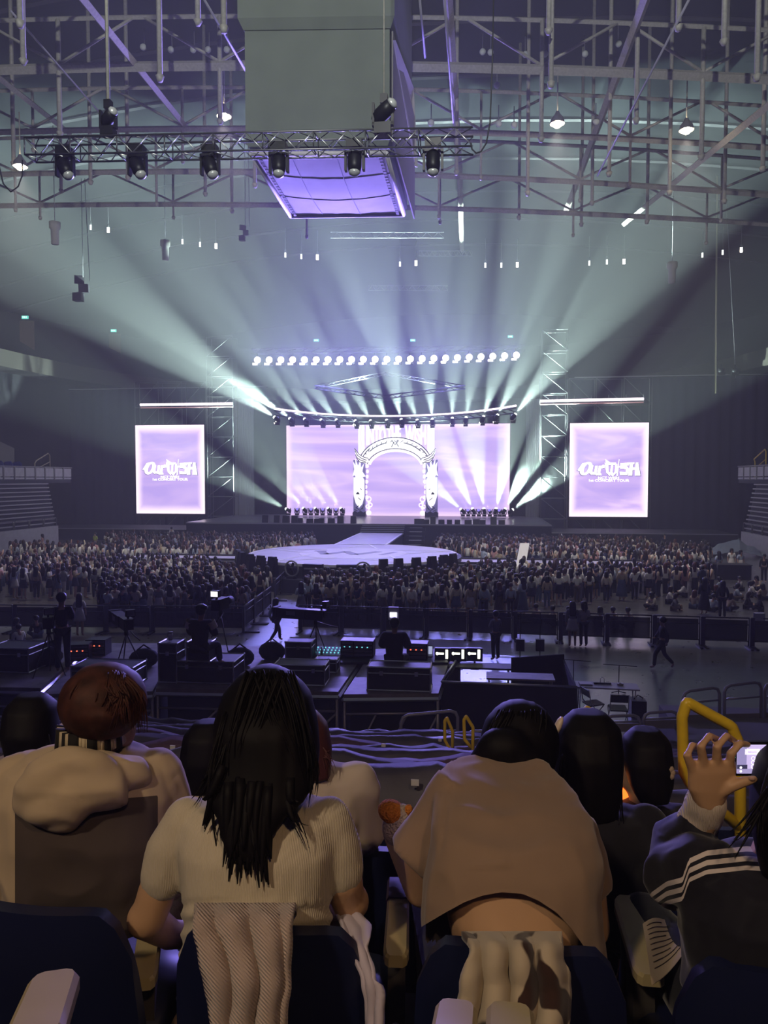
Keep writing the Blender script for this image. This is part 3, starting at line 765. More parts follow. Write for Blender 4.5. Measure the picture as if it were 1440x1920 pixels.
for sx in (-1, 1):
    mir = lambda p: (741.5 + sx * (p[0] - 741.5), p[1])
    sl = lambda nm, pts, y0, y1, m: slab(nm, [mir(p) for p in pts], y0, y1, m)
    sl('column', [(798, 968), (820, 968), (820, 862), (798, 866)], -0.35, 0.35, M_ARV)
    sl('column_panel', [(799, 930), (803, 945), (809, 952), (815, 944), (819.5, 928), (819.5, 895), (813, 897), (806, 890), (799, 900)], -0.42, -0.35, M_ARW)
    sl('column_base', [(797, 969.5), (821, 969.5), (821, 961), (817, 958), (812, 961), (806, 958), (801, 961), (797, 959)], -0.55, 0.4, M_ARL)
    sl('face_mark', [(808, 926), (811, 922), (814.5, 925), (814, 927), (808, 927)], -0.45, -0.42, M_ARL)
    b = MB()
    for (x0, z0, x1, z1) in [(803, 952, 808, 958), (808, 956, 815, 952), (815, 952, 809, 948), (805, 938, 811, 933), (804, 918, 807, 916), (800, 945, 803, 955), (812, 958, 818, 955)]:
        p, q = mir((x0, z0)), mir((x1, z1)); A, B = Vector(Q(*p)), Vector(Q(*q)); A.y = B.y = -0.44; b.cyl(A, B, 0.035, 4)
    b.build('ink_lines', M_ARL, arch)
    # leafy capital and star
    sl('capital', [(797, 893), (803, 884), (800, 870), (806, 878), (806, 862), (811, 874), (816, 860), (815, 874), (820, 866), (818, 880), (821, 893), (812, 886), (808, 896)], -0.45, -0.3, M_ARW)
    sl('column_star', [(811, 882), (813, 888), (820, 889), (815, 893), (818, 899), (811, 896), (804, 900), (807, 893), (803, 888), (809, 888)], -0.5, -0.44, M_ARW)
    # wing
    sl('wing', [(789, 864), (792, 859), (800, 857), (808, 852), (817, 841), (815, 852), (812, 860), (806, 867), (798, 868), (794, 868)], -0.6, -0.38, M_ARW)
    b = MB()
    for (pts) in [[(794, 863), (803, 860), (811, 854), (816, 845)], [(796, 866), (805, 863), (812, 858)], [(789, 864), (792, 859), (800, 857), (808, 852), (817, 841)], [(794, 868), (798, 868), (806, 867), (812, 860), (815, 852)]]:
        b.tube([Vector((Q(*mir(p))[0], -0.62, Q(*mir(p))[2])) for p in pts], 0.04, 4)
    b.build('wing_lines', M_ARL, arch)
    # lace along the inside
    b = MB()
    for k in range(10):
        t = k / 9; px_ = 796 - 1.5 * math.sin(t * 9) - (3 if k < 3 else 0); py_ = 962 - t * 88
        b.ell(Vector((Q(*mir((px_, py_)))[0], 0.1, Q(*mir((px_, py_)))[2])), 0.16 + 0.05 * (k % 3 == 0), 0.08, 0.22, 8, 5)
    for (px_, py_, r_) in [(792, 962, 0.24), (789, 947, 0.2), (792, 936, 0.26), (794, 950, 0.18)]:
        c_ = Vector(Q(*mir((px_, py_)))); c_.y = 0.05
        b.tube([c_ + Vector((r_ * math.cos(2 * math.pi * k / 10), 0, r_ * math.sin(2 * math.pi * k / 10))) for k in range(10)], 0.06, 4, closed=True)
    b.build('lace', M_ARP, arch)
# the arch band: outer/inner half rings
def arcpts(rx, ry, cx=741.5, cy=878, a0=12, a1=168, n=28): return [(cx + rx * math.cos(R(a0 + (a1 - a0) * k / n)), cy - ry * math.sin(R(a0 + (a1 - a0) * k / n))) for k in range(n + 1)]
slab('arch_band', arcpts(70, 57) + arcpts(54, 37)[::-1], -0.35, 0.3, M_ARW)
slab('arch_lace', arcpts(55, 38) + arcpts(48, 31)[::-1], -0.1, 0.2, M_ARP)
b = MB()
for pts in [arcpts(70.5, 57.5), arcpts(53.5, 36.5), arcpts(62, 49, a0=40, a1=75), arcpts(62, 49, a0=105, a1=140), arcpts(66, 53, a0=25, a1=45), arcpts(66, 53, a0=135, a1=155), [(735, 838), (741, 826), (748, 838)], [(735, 826), (741.5, 834), (748, 826)]]:
    b.tube([Vector((Q(*p)[0], -0.38, Q(*p)[2])) for p in pts], 0.05, 4)
for k in range(16):
    a_ = 25 + 130 * k / 15; p0 = arcpts(66, 53, a0=a_, a1=a_ + 4, n=1); p1 = arcpts(57, 41, a0=a_ + 3, a1=a_ + 5, n=1)
    b.cyl(Vector((Q(*p0[0])[0], -0.37, Q(*p0[0])[2])), Vector((Q(*p1[0])[0], -0.37, Q(*p1[0])[2])) * 0.35 + Vector((Q(*p0[1])[0], -0.37, Q(*p0[1])[2])) * 0.65, 0.035, 4)
b.build('arch_ink_lines', M_ARL, arch)
# header with the show title in tall letters
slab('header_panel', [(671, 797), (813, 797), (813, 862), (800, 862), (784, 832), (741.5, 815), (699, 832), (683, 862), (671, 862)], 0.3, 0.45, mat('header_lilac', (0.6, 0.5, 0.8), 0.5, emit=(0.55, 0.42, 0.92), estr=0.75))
for x0, x1 in ((671, 675), (677, 682), (801, 806), (808, 813)):
    slab('header_bar', [(x0, 797), (x1, 797), (x1, 860), (x0, 860)], 0.2, 0.3, M_ARW)
for txt, x0, h0 in (('INTO', 704, 815), ('THE', 738, 815), ('WISH', 779, 815)):
    me = text_mesh(txt, 1.0, offset=0.03, extrude=0.05); me.materials.clear(); me.materials.append(M_ARW)
    o = link('title_letters', me, arch, (Q(x0, 826)[0], 0.2, Q(x0, 826)[2]), (R(90), 0, 0))
    xs_ = [v.co.x for v in me.vertices]; xsz = {'INTO': 37, 'THE': 26, 'WISH': 39}[txt] * mpx / (max(xs_) - min(xs_))
    o.scale = (xsz, (832 - 798) * mpx / 0.72, 1); o.location.z = Q(x0, 832)[2]

# ---- stage light bar (curved) with moving heads shooting beams up
SPOTS = [(520, 786), (548, 789), (575, 790), (606, 792), (634, 792), (669, 794), (697, 794), (727, 793), (753.5, 792), (784, 793), (811, 792), (848, 790), (873, 789), (905, 787), (930, 784), (962, 782)]
LEAN = [-55, -48, -43, -40, -36, -32, -27, -22, -13, -20, -5, 0, 8, 16, 27, 38]      # lean from upright in degrees, + to the right
BRI = [2.2, 2.0, 1.0, 0.8, 0.9, 1.0, 1.0, 1.2, 1.4, 0.9, 1.1, 0.9, 0.7, 1.3, 1.2, 1.6]
ZBAR = PY(741, 789, 76).z
def bar_at(px, z=ZBAR):
    t = (px - 741) / 222.0
    return 76.0 - 9.0 * t * t
M_STRIP = emat('led_strip_glow', (1.0, 0.86, 0.95), 2.2)
M_BULB = emat('beam_lens_glow', (0.93, 1.0, 0.92), 7)
bar = thing('curved_light_bar', 'long curved bar with glowing pale strip above the main screen', 'light bar', (SX, 76, ZBAR))
barpts = [Vector(PY(p, 960, bar_at(p)).to_tuple()[:2] + (ZBAR,)) - Vector((SX, 76, ZBAR)) for p in range(516, 967, 15)]
b = MB(); b.tube([p + Vector((0, 0, 0.5)) for p in barpts], 0.09, 5); b.build('glow_strip', M_STRIP, bar)
for nm, dy, dz, r_ in (('chord', 0.3, 0.35, 0.05), ('chord', 0.3, -0.1, 0.05), ('chord', -0.05, -0.1, 0.05), ('chord', -0.05, 0.3, 0.05)):
    b = MB(); b.tube([p + Vector((0, dy, dz)) for p in barpts], r_, 4); b.build(nm, M_DARK, bar)
for i in range(len(barpts) - 1):
    b = MB(); b.cyl(barpts[i] + Vector((0, -0.05, 0.3)), barpts[i + 1] + Vector((0, -0.05, -0.1)), 0.035, 4); b.cyl(barpts[i] + Vector((0, 0.3, 0.3)), barpts[i + 1] + Vector((0, 0.3, -0.1)), 0.035, 4); b.build('lattice', M_DARK, bar)
def head_meshes():
    b = MB(); b.box((0, 0, 0.14), (0.42, 0.3, 0.2)); base = b.mesh('base', M_BLK)
    b = MB(); b.box((-0.24, 0, -0.22), (0.06, 0.16, 0.55)); b.box((0.24, 0, -0.22), (0.06, 0.16, 0.55)); b.box((0, 0, 0.03), (0.54, 0.16, 0.08)); yoke = b.mesh('yoke', M_BLK)
    b = MB(); b.tube([(0, 0, -0.3), (0, 0, -0.18), (0, 0, 0.12), (0, 0, 0.3)], [0.12, 0.19, 0.19, 0.16], 10); hd = b.mesh('head', M_BLK)
    b = MB(); b.ell((0, 0, 0.3), 0.15, 0.15, 0.13, 10, 6); ln = b.mesh('lens', M_BULB)
    return base, yoke, hd, ln
HBASE, HYOKE, HHEAD, HLENS = head_meshes()
BEAMC = (0.74, 1.0, 0.88)
def moving_head(p, dvec, label, group, energy, ang, hang=True, lens=True, col=BEAMC, blend=0.3, s=1.0):
    o = thing('moving_head_light', label, 'stage light', p, 0, group)
    fl = 1 if hang else -1
    x = link('base', HBASE, o, (0, 0, 0.3 * fl * s), (0 if hang else math.pi, 0, 0)); x.scale = (s, s, s)
    x = link('yoke', HYOKE, o, (0, 0, 0.25 * fl * s), (0 if hang else math.pi, 0, 0)); x.scale = (s, s, s)
    q = Vector(dvec).to_track_quat('Z', 'Y').to_euler()
    x = link('head', HHEAD, o, (0, 0, 0), q); x.scale = (s, s, s); x2 = link('lens', HLENS if lens else HLENS_ADDED, x)
    if energy:
        light('SPOT', 'beam_light', Vector(dvec).normalized() * 0.42 * s, energy, col, 0.12, o, Vector(dvec).normalized() * 5, ang, blend)
    return o
b = MB(); b.cyl((0, 0, 0.3), (0, 0, 0.33), 0.15, 10); HLENS_ADDED = b.mesh('lens', emat('added_violet_lens', (0.33, 0.25, 1.0), 1.2))  # added violet glow on lenses of heads that are otherwise dark
BEAM_E = 205000
for i, ((px, py), ln, br) in enumerate(zip(SPOTS, LEAN, BRI)):
    p = PY(px, py, bar_at(px) - 1.1)
    t = R(ln)
    d = CR * math.sin(t) + Vector((0, 0, 1)) * math.cos(t) + Vector((-CF.x, -CF.y, 0)) * 0.04
    moving_head(p, d, f'moving head beaming upward under the curved bar, {ordinal(i + 1)} from the left', 'moving heads under the curved bar', BEAM_E * br, R(27), hang=False)
M_SB = emat('small_bulb_glow', (1.0, 0.95, 0.85), 6)
for i, (px, py) in enumerate([(516.5, 793), (664, 797), (784, 798), (811, 798), (845, 796), (870.5, 795), (901, 793), (927, 791), (960, 788)]):
    p = PY(px, py, bar_at(px) - 0.5)
    o = thing('small_floodlight', f'tiny lit floodlight below the curved bar, {ordinal(i + 1)} from the left', 'stage light', p, 0, 'tiny floodlights below the curved bar')
    b = MB(); b.ell((0, 0, 0), 0.14, 0.1, 0.14, 8, 6); b.build('bulb', M_SB, o)
    b = MB(); b.cyl((0, 0.02, 0), (0, 0.3, 0), 0.13, 8); b.cyl((0, 0.2, 0.1), (0, 0.2, 0.4), 0.03, 4); b.build('housing', M_BLK, o)

# ---- row of violet blinders
M_BLIND = emat('blinder_glow', (0.95, 0.86, 1.0), 9)
xsb = [482 + (967 - 482) * i / 22 for i in range(23)]
tgt = PX(630, 345, 38)
for i, px in enumerate(xsb):
    py = 677 - 2.5 * (i / 22) - 6.5 * max(0, (i - 11) / 11) ** 1.6
    p = PX(px, py, 78)
    o = thing('blinder_light', f'glaring violet blinder in the high row above the stage, {ordinal(i + 1)} from left', 'stage light', p, YAW, 'row of violet blinders')
    b = MB(); b.ell((0.05, -0.1, 0.1), 0.34, 0.16, 0.34, 12, 7); b.build('lamp', M_BLIND, o)
    b = MB(); b.box((-0.2, -0.14, -0.34), (0.5, 0.12, 0.2)); b.build('lower_panel', M_BLIND, o)
    b = MB(); b.box((0, 0.25, 0), (0.75, 0.4, 0.8)); b.box((0, 0.25, 0.6), (0.1, 0.1, 0.5)); b.build('housing', M_BLK, o)
    if i % 2 == 0:
        light('SPOT', 'violet_light', (0.05, -0.35, 0.1), 13000, (0.30, 0.22, 1.0), 0.2, o, None, R(50), 0.8).rotation_euler = ((Matrix.Rotation(-YAW, 3, 'Z') @ (tgt - p))).to_track_quat('-Z', 'Y').to_euler()
    else:
        light('SPOT', 'wash_light', (0.05, -0.35, 0.1), 4200, (0.24, 0.23, 1.0), 0.2, o, None, R(75), 0.8).rotation_euler = ((Matrix.Rotation(-YAW, 3, 'Z') @ (Vector((-6, 34, 1)) - p))).to_track_quat('-Z', 'Y').to_euler()
a = PX(470, 668, 78.5); c = PX(985, 661, 78.5)
bt = thing('blinder_truss', 'dark truss carrying the row of violet blinders', 'truss', a)
v = c - a
for dz in (0.3, 0.8):
    for dy in (0.2, 0.7):
        b = MB(); b.cyl((0, dy, dz), v + Vector((0, dy, dz)), 0.05, 5); b.build('chord', M_DARK, bt)
for k in range(24):
    b = MB(); b.cyl(v * (k / 24) + Vector((0, 0.2, 0.3)), v * ((k + 1) / 24) + Vector((0, 0.2, 0.8)), 0.03, 4); b.build('brace', M_DARK, bt)

# ---- floor beams at both sides of the stage
FL = [(541, 965, -60, 1.5), (572, 965, -40, 1.1), (594, 965, -38, 1.1), (618, 965, -36, 1.1), (642, 965, -34, 1.1)]
FR = [(868, 966, -48, 2.2), (888, 966, -26, 3.2), (908, 966, -10, 3.6), (929, 966, 10, 3.6), (945, 966, 26, 3.4), (957, 965, 50, 2.6)]
for nm, lst in (('left', FL), ('right', FR)):
    for i, (px, py, ln, br) in enumerate(lst):
        p = PY(px, py - 3, YLED - 2.2); p.z = DECK + 0.62
        t = R(ln); d = CR * math.sin(t) + Vector((0, 0, 1)) * math.cos(t) + Vector((-CF.x, -CF.y, 0)) * 0.15
        moving_head(p, d, f'moving head beaming from the stage floor, {ordinal(i + 1)} from left at the {nm} side', 'moving heads on the stage floor', BEAM_E * 0.55 * br, R(24), hang=False)
for nm, lst in (('left', (557, 583, 605, 630)), ('right', (878, 898, 918.5, 937))):
    for i, px in enumerate(lst):
        p = PY(px, 963, YLED - 2.2); p.z = DECK + 0.62
        moving_head(p, tgt - p, f'violet moving head on the stage floor, {ordinal(i + 1)} from left at the {nm} side', 'violet moving heads on the stage floor', 60000, R(17), hang=False, lens=False, col=(0.33, 0.25, 1.0), blend=0.7)  # dark heads given an added violet light to brighten the scoreboard underside

# ---- scaffold towers and frames beside the screens
M_SCAF = mat('scaffold_tube', (0.16, 0.165, 0.18), 0.5, 0.2)
def scaffold(name, px0, px1, pyt, y, label, nx, nz, z0=0.0, diag=1, dpt=1.6):
    a, c = PY(px0, 960, y), PY(px1, 960, y); zt_ = PY((px0 + px1) / 2, pyt, y).z
    o = thing(name, label, 'scaffold', (a.x, y, z0))
    w_, h_ = c.x - a.x, zt_ - z0
    for i in range(nx + 1):
        for dy in (0, dpt):
            b = MB(); b.cyl((w_ * i / nx, dy, 0), (w_ * i / nx, dy, h_), 0.045, 5); b.build('upright', M_SCAF, o)
    for k in range(1, nz + 1):
        z = h_ * k / nz
        for dy in (0, dpt):
            b = MB(); b.cyl((0, dy, z), (w_, dy, z), 0.035, 5); b.build('ledger', M_SCAF, o)
    for k in range(nz):
        for i in range(nx):
            xa_, xb_ = (w_ * i / nx, w_ * (i + 1) / nx) if diag > 0 else (w_ * (i + 1) / nx, w_ * i / nx)
            b = MB(); b.cyl((xa_, 0, h_ * k / nz), (xb_, 0, h_ * (k + 1) / nz), 0.04, 5); b.build('diagonal', M_SCAF, o)
    return o
scaffold('scaffold_tower', 390, 438, 630, 76.5, 'tall thin scaffold tower left of the blinders', 1, 10, 0, 1)
scaffold('scaffold_tower', 1014, 1062, 618, 76.5, 'tall thin scaffold tower right of the blinders', 1, 10, 0, -1)
scaffold('screen_scaffold', 256, 388, 716, 79.2, 'wide scaffold frame holding the left side screen', 3, 6, 0, 1, 1.2)
scaffold('screen_scaffold', 1064, 1219, 708, 79.2, 'wide scaffold frame holding the right side screen', 3, 6, 0, -1, 1.2)
for px0, px1, py0, py1, lab in ((263, 436, 759, 757, 'glowing pale strip bar above the left side screen'), (1013, 1207, 752, 748, 'glowing pale strip bar above the right side screen')):
    a, c = PY(px0, py0, 76.0), PY(px1, py1, 76.0)
    o = thing('strip_light', lab, 'light bar', a, 0, 'strip bars above the side screens')
    b = MB(); b.cyl((0, 0, 0), c - a, 0.15, 6); b.build('glow_tube', M_STRIP, o)
    b = MB(); b.cyl((0, 0.1, -0.32), c - a + Vector((0, 0.1, -0.32)), 0.06, 6); b.build('lower_rail', mat('strip_rail_pink', (0.5, 0.3, 0.32), 0.5, emit=(1.0, 0.5, 0.5), estr=0.25), o)
    for k in range(7):
        b = MB(); b.cyl((c - a) * (k / 6) + Vector((0, 0.12, -0.32)), (c - a) * (k / 6) + Vector((0, 0.12, 0.5)), 0.035, 4); b.build('bracket', M_SCAF, o)
# pale gauze hangings beside the stage
M_GAUZE = mat('pale_gauze', (0.28, 0.28, 0.34), 0.9)
for px0, px1, y, lab in ((441, 478, 78.5, 'pale gauze hanging left of the main screen'), (985, 1012, 78.5, 'pale gauze hanging right of the main screen')):
    a, c = PY(px0, 985, y), PY(px1, 985, y); zt_ = PY(px0, 748, y).z
    n = 26; xs = [(c.x - a.x) * i / n for i in range(n + 1)]
    fr = [(x, 0.16 * math.sin(i * 2.1), 0) for i, x in enumerate(xs)]
    b = MB(); b.sheet([fr, [(x, yy, zt_ - 0.3) for x, yy, _ in fr]]); b.sheet([[(x, yy + 0.04, zt_ - 0.3) for x, yy, _ in fr], [(x, yy + 0.04, 0) for x, yy, _ in fr]])
    tag(b.build('gauze_curtain', M_GAUZE, None, (a.x, y, 0.3)), lab, 'curtain')
# diamond truss above the stage
dm = [PX(590, 729, 70), PX(722, 703, 78), PX(872, 729, 70), PX(722, 748, 62)]
o = thing('diamond_truss', 'thin diamond of pale truss hanging above the stage', 'truss', dm[0])
for k in range(4):
    p, q = dm[k] - dm[0], dm[(k + 1) % 4] - dm[0]
    for dz in (0, 0.3):
        b = MB(); b.cyl(p + Vector((0, 0, dz)), q + Vector((0, 0, dz)), 0.05, 5); b.build('chord', M_SCAF, o)
    b = MB()
    for j in range(14): b.cyl(p.lerp(q, j / 14) + Vector((0, 0, 0.3 * (j % 2))), p.lerp(q, (j + 1) / 14) + Vector((0, 0, 0.3 * ((j + 1) % 2))), 0.03, 4)
    b.build('lattice', M_SCAF, o)
# far lattice trusses
for px0, px1, py, d, lab in ((620, 832, 446, 75, 'faint lattice truss behind the scoreboard'), (785, 885, 480, 82, 'short faint lattice truss right of the scoreboard'), (690, 840, 545, 84, 'faint lattice truss above the blinders')):
    a, c = PX(px0, py, d), PX(px1, py, d); v = c - a
    o = thing('lattice_truss', lab, 'truss', a, 0, 'far lattice trusses')
    for dz in (0, 0.55):
        b = MB(); b.cyl((0, 0, dz), v + Vector((0, 0, dz)), 0.06, 5); b.build('chord', M_SCAF, o)
    n = 20
    for k in range(n):
        b = MB(); b.cyl(v * (k / n) + Vector((0, 0, 0.55 * (k % 2))), v * ((k + 1) / n) + Vector((0, 0, 0.55 * ((k + 1) % 2))), 0.04, 4); b.build('brace', M_SCAF, o)
# ------------------------------------------------------------------ hanging scoreboard
M_SB1 = mat('scoreboard_grey', (0.15, 0.175, 0.165), 0.85, noise=0.08, nscale=0.8)
M_SB2 = mat('scoreboard_side', (0.30, 0.29, 0.33), 0.8)
M_TARP = mat('scoreboard_tarp', (0.72, 0.70, 0.80), 0.95, spec=0.05, noise=0.05, nscale=1.2, bump=0.6, bscale=1.6)
z0 = PX(600, 289, 30).z
def at_z(px, py):
    p = PZ(px, py, z0); return p
A, B, C_, D = at_z(470, 289), at_z(724, 287), at_z(757, 403), at_z(545, 406)
ctr = (A + B + C_ + D) / 4
sb = thing('scoreboard', 'big grey covered scoreboard with violet lit underside hanging from the roof', 'scoreboard', ctr)
def ex(p, k): d = (p - ctr); d.z = 0; return p - ctr + d.normalized() * k
def ringq(k, z): return [ex(p, k) + Vector((0, 0, z)) for p in (A, B, C_, D)]
b = MB(); b.loft([ringq(0.12, 0.25), ringq(0.25, 0.4), ringq(0.25, 4.75)], True, 0, False); b.build('body', M_SB1, sb)
b = MB(); b.loft([ringq(0.32, 4.75), ringq(0.6, 5.1), ringq(0.6, 13.5)], True, 0, False); b.build('upper_housing', M_SB1, sb)
# tarp below, slightly sagging
n = 24; g = []
for i in range(n + 1):
    rowp = []
    for j in range(n + 1):
        u, v_ = i / n, j / n
        p = (A.lerp(B, u)).lerp(D.lerp(C_, u), v_) - ctr
        p.z = 0.05 - 0.28 * math.sin(math.pi * u) * math.sin(math.pi * v_) + 0.03 * mnoise.noise(Vector((u * 9, v_ * 5, 1)))
        rowp.append(p)
    g.append(rowp)
b = MB(); b.sheet(g); b.sheet([[p + Vector((0, 0, 0.12)) for p in r] for r in g]); tp = b.build('tarp', M_TARP, sb)
b = MB()
for t in (0.33, 0.66):
    b.tube([g[int(n * t)][j] + Vector((0, 0, -0.015)) for j in range(n + 1)], 0.02, 4); b.tube([g[i][int(n * t)] + Vector((0, 0, -0.015)) for i in range(n + 1)], 0.02, 4)
b.build('seam', mat('tarp_seam', (0.45, 0.42, 0.6), 0.7), tp)
M_LACE = mat('tarp_lacing', (0.10, 0.09, 0.14), 0.7)
for (P, S) in ((A, D), (B, C_)):
    b = MB(); off_ = ((A + B + C_ + D) / 4 - (P + S) / 2).normalized() * 0.28
    for k in range(22):
        t = 0.04 + 0.92 * k / 21
        p = P.lerp(S, t) - ctr + off_; b.box(p + Vector((0, 0, -0.03)), (0.14, 0.24, 0.03), (0, 0, math.atan2((S - P).y, (S - P).x) - math.pi / 2))
    o = b.build('lacing', M_LACE, sb); o['kind'] = 'stuff'
b = MB()
for (P, S) in ((A, B), (B, C_), (C_, D), (D, A)):
    b.cyl(P - ctr, S - ctr, 0.1, 6)
b.build('frame', mat('tarp_frame', (0.6, 0.58, 0.68), 0.6), sb)
# right-hand covers folded along the side
b = MB(); p = [ex(B, 0.5) + Vector((0, 0, 4.2)), ex(C_, 0.6) + Vector((0, 0, 6.4)), ex(C_, 0.9) + Vector((0, 0, 2.6)), ex(C_, 0.6) + Vector((-0.4, -1.2, 2.4))]
b.prism(p, (0.1, 0, 0)); b.build('side_cover', M_TARP, sb)
b = MB(); p = [ex(B, 0.4) + Vector((0, 0, 0.3)), ex(C_, 0.75) + Vector((0, 0, 0.0)), ex(C_, 0.75) + Vector((0, 0, 5.0)), ex(B, 0.4) + Vector((0, 0, 4.6))]
b.prism(p, (0.06, 0, 0)); b.build('side_panel', M_SB2, sb)

# ------------------------------------------------------------------ hanging light truss with moving heads
TL, TRr = PX(46, 290, 22), PX(886, 274, 20)
M_TRB = mat('truss_tube', (0.13, 0.13, 0.15), 0.35, 0.7)
ht = thing('light_truss', 'long box truss with moving head lights hanging before the scoreboard', 'truss', TL)
v = TRr - TL; u = v.normalized(); side = Vector((u.y, -u.x, 0)) * -0.55; up = Vector((0, 0, 0.5))
cor = [Vector((0, 0, 0)), side, side + up, up]
for c in cor:
    b = MB(); b.cyl(c, c + v, 0.03, 6); b.build('chord', M_TRB, ht)
nb = 27
for k in range(nb):
    p0, p1 = v * (k / nb), v * ((k + 1) / nb)
    for f in range(4):
        a, c = cor[f], cor[(f + 1) % 4]
        if k % 2: a, c = c, a
        b = MB(); b.cyl(p0 + a, p1 + c, 0.016, 5); b.build('brace', M_ALU if f in (0, 3) else M_TRB, ht)
    if k % 3 == 0:
        b = MB()
        for f in range(4): b.cyl(p0 + cor[f], p0 + cor[(f + 1) % 4], 0.02, 5)
        b.build('frame', M_TRB, ht)
M_LENS2 = mat('grey_head_tip', (0.55, 0.57, 0.6), 0.3, 0.3)
b = MB(); b.tube([(0, 0, 0.3), (0, 0, 0.36), (0, 0, 0.42)], [0.155, 0.14, 0.06], 10); HTIP = b.mesh('lens', M_LENS2)
def trhead(px, py, d, dvec, s, label, hang=True):
    o = moving_head(PX(px, py, d), dvec, label, 'moving heads on the hanging truss', 0, 0, hang, False, s=s)
    for ch in o.children:
        for g_ in ch.children:
            if g_.name.startswith('lens'): g_.data = HTIP
    return o
for i, (px, py, dv) in enumerate([(122, 314, (0.55, -0.3, -1)), (258, 312, (0.5, -0.3, -1)), (394, 311, (0.4, -0.3, -1)), (523, 307, (0.05, -0.3, -1)), (665, 303, (0, -0.2, -1)), (812, 302, (0, -0.2, -1))]):
    t = (px - 46) / 840
    trhead(px, py, 22 - 2 * t + 0.25, dv, 1.05, f'black moving head hanging under the truss, {ordinal(i + 1)} from the left')
trhead(203, 222, 21.8, (0.6, -0.4, 0.3), 0.95, 'black moving head standing on top of the truss at its left', False)
trhead(718, 212, 20.4, (0.8, -0.4, 0.5), 1.1, 'black moving head standing on top of the truss before the scoreboard', False)
M_BCAB = mat('black_cable', (0.02, 0.02, 0.025), 0.6)
for pts, d, lab in (([(926, -20), (923, 120), (919, 230), (912, 268), (902, 284), (893, 287), (885, 280), (883, 268)], 20, 'black cable looping down to the right end of the truss'),
                    ([(-20, 240), (0, 318), (6, 344), (20, 360), (34, 350), (42, 328), (42, 300)], 22, 'black cable looping below the left end of the truss')):
    ps = [PX(x, y, d) for x, y in pts]
    b = MB(); b.tube([p - ps[0] for p in ps], 0.022, 6); tag(b.build('power_cable', M_BCAB, None, ps[0]), lab, 'cable', 'truss cables')
for px, py, d, lab in ((203, 200, 21.8, 'hoist chain holding the truss at its left'), (720, 190, 20.4, 'hoist chain holding the truss before the scoreboard')):
    a = PX(px, py, d)
    o = thing('chain_hoist', lab, 'hoist', a); b = MB(); b.cyl((0, 0, 0), (0, 0, roofz(a.x, a.y) - a.z - 0.3), 0.055 if px < 300 else 0.025, 6); b.build('chain', M_STEEL, o); b = MB(); b.box((0, 0, 0.05), (0.2, 0.2, 0.25)); b.build('hook_block', M_BLK, o)
# hanging clusters far under the roof
for px, py, d, s, lab in ((460, 436, 66, 1.0, 'small dark speaker cluster hanging left of the scoreboard'), (156, 540, 62, 1.5, 'dark speaker cluster hanging above the left balcony')):
    a = PX(px, py, d)
    o = thing('speaker_cluster', lab, 'speaker', a)
    for k in range(3):
        b = MB(); b.box(((-0.3 + 0.3 * (k % 2)) * s, 0.1 * k, (-0.5 + 0.5 * k) * s), (0.5 * s, 0.4 * s, 0.45 * s), (0.15 * k, 0, 0.3 * k)); b.build('cabinet', M_DARK, o)
    b = MB(); b.cyl((0, 0, 0.6 * s), (0, 0, 9), 0.03, 4); b.cyl((0.4 * s, 0, 0.4 * s), (0.3, 0, 9), 0.03, 4); b.build('cable', M_CARD, o)
M_PALE = mat('pale_cylinder', (0.5, 0.52, 0.5), 0.7)
for px, py, d, lab in ((103, 438, 56, 'pale hanging drum at the far left under the roof'), (310, 470, 64, 'pale hanging drum left of the speaker cluster'), (1260, 512, 60, 'pale hanging drum above the right drape')):
    o = thing('hanging_drum', lab, 'drum', PX(px, py, d), 0, 'pale hanging drums')
    b = MB(); b.tube([(0, 0, -0.8), (0, 0, 0.3), (0, 0, 0.4), (0, 0, 0.85)], [0.28, 0.3, 0.42, 0.42], 10); b.build('shell', M_PALE, o)
    b = MB(); b.cyl((0, 0, 0.8), (0, 0, 8), 0.03, 4); b.build('wire', M_CARD, o)
# ------------------------------------------------------------------ people of the floor crowd
def proj(p):
    d = Vector(p) - CAM; z = d.dot(CF)
    return 720 + FPX * d.dot(CR) / z, 960 - FPX * d.dot(CU) / z, z

def skin_mesh(name, verts, edges, radii, m, sub=1, root=0):
    me = bpy.data.meshes.new(name); me.from_pydata([tuple(v) for v in verts], edges, [])
    o = bpy.data.objects.new(name, me); COL.objects.link(o)
    md = o.modifiers.new('skin', 'SKIN'); md.use_smooth_shade = True; md.branch_smoothing = 0.4
    sv = me.skin_vertices[0].data
    for i, r in enumerate(radii):
        sv[i].radius = r if isinstance(r, tuple) else (r, r)
        sv[i].use_root = (i == root)
    if sub:
        sd = o.modifiers.new('sub', 'SUBSURF'); sd.levels = sub; sd.render_levels = sub
    dg = bpy.context.evaluated_depsgraph_get()
    out = bpy.data.meshes.new_from_object(o.evaluated_get(dg))
    out.name = name; out.materials.clear(); out.materials.append(m)
    bpy.data.objects.remove(o); bpy.data.meshes.remove(me)
    out.polygons.foreach_set('use_smooth', [True] * len(out.polygons))
    return out

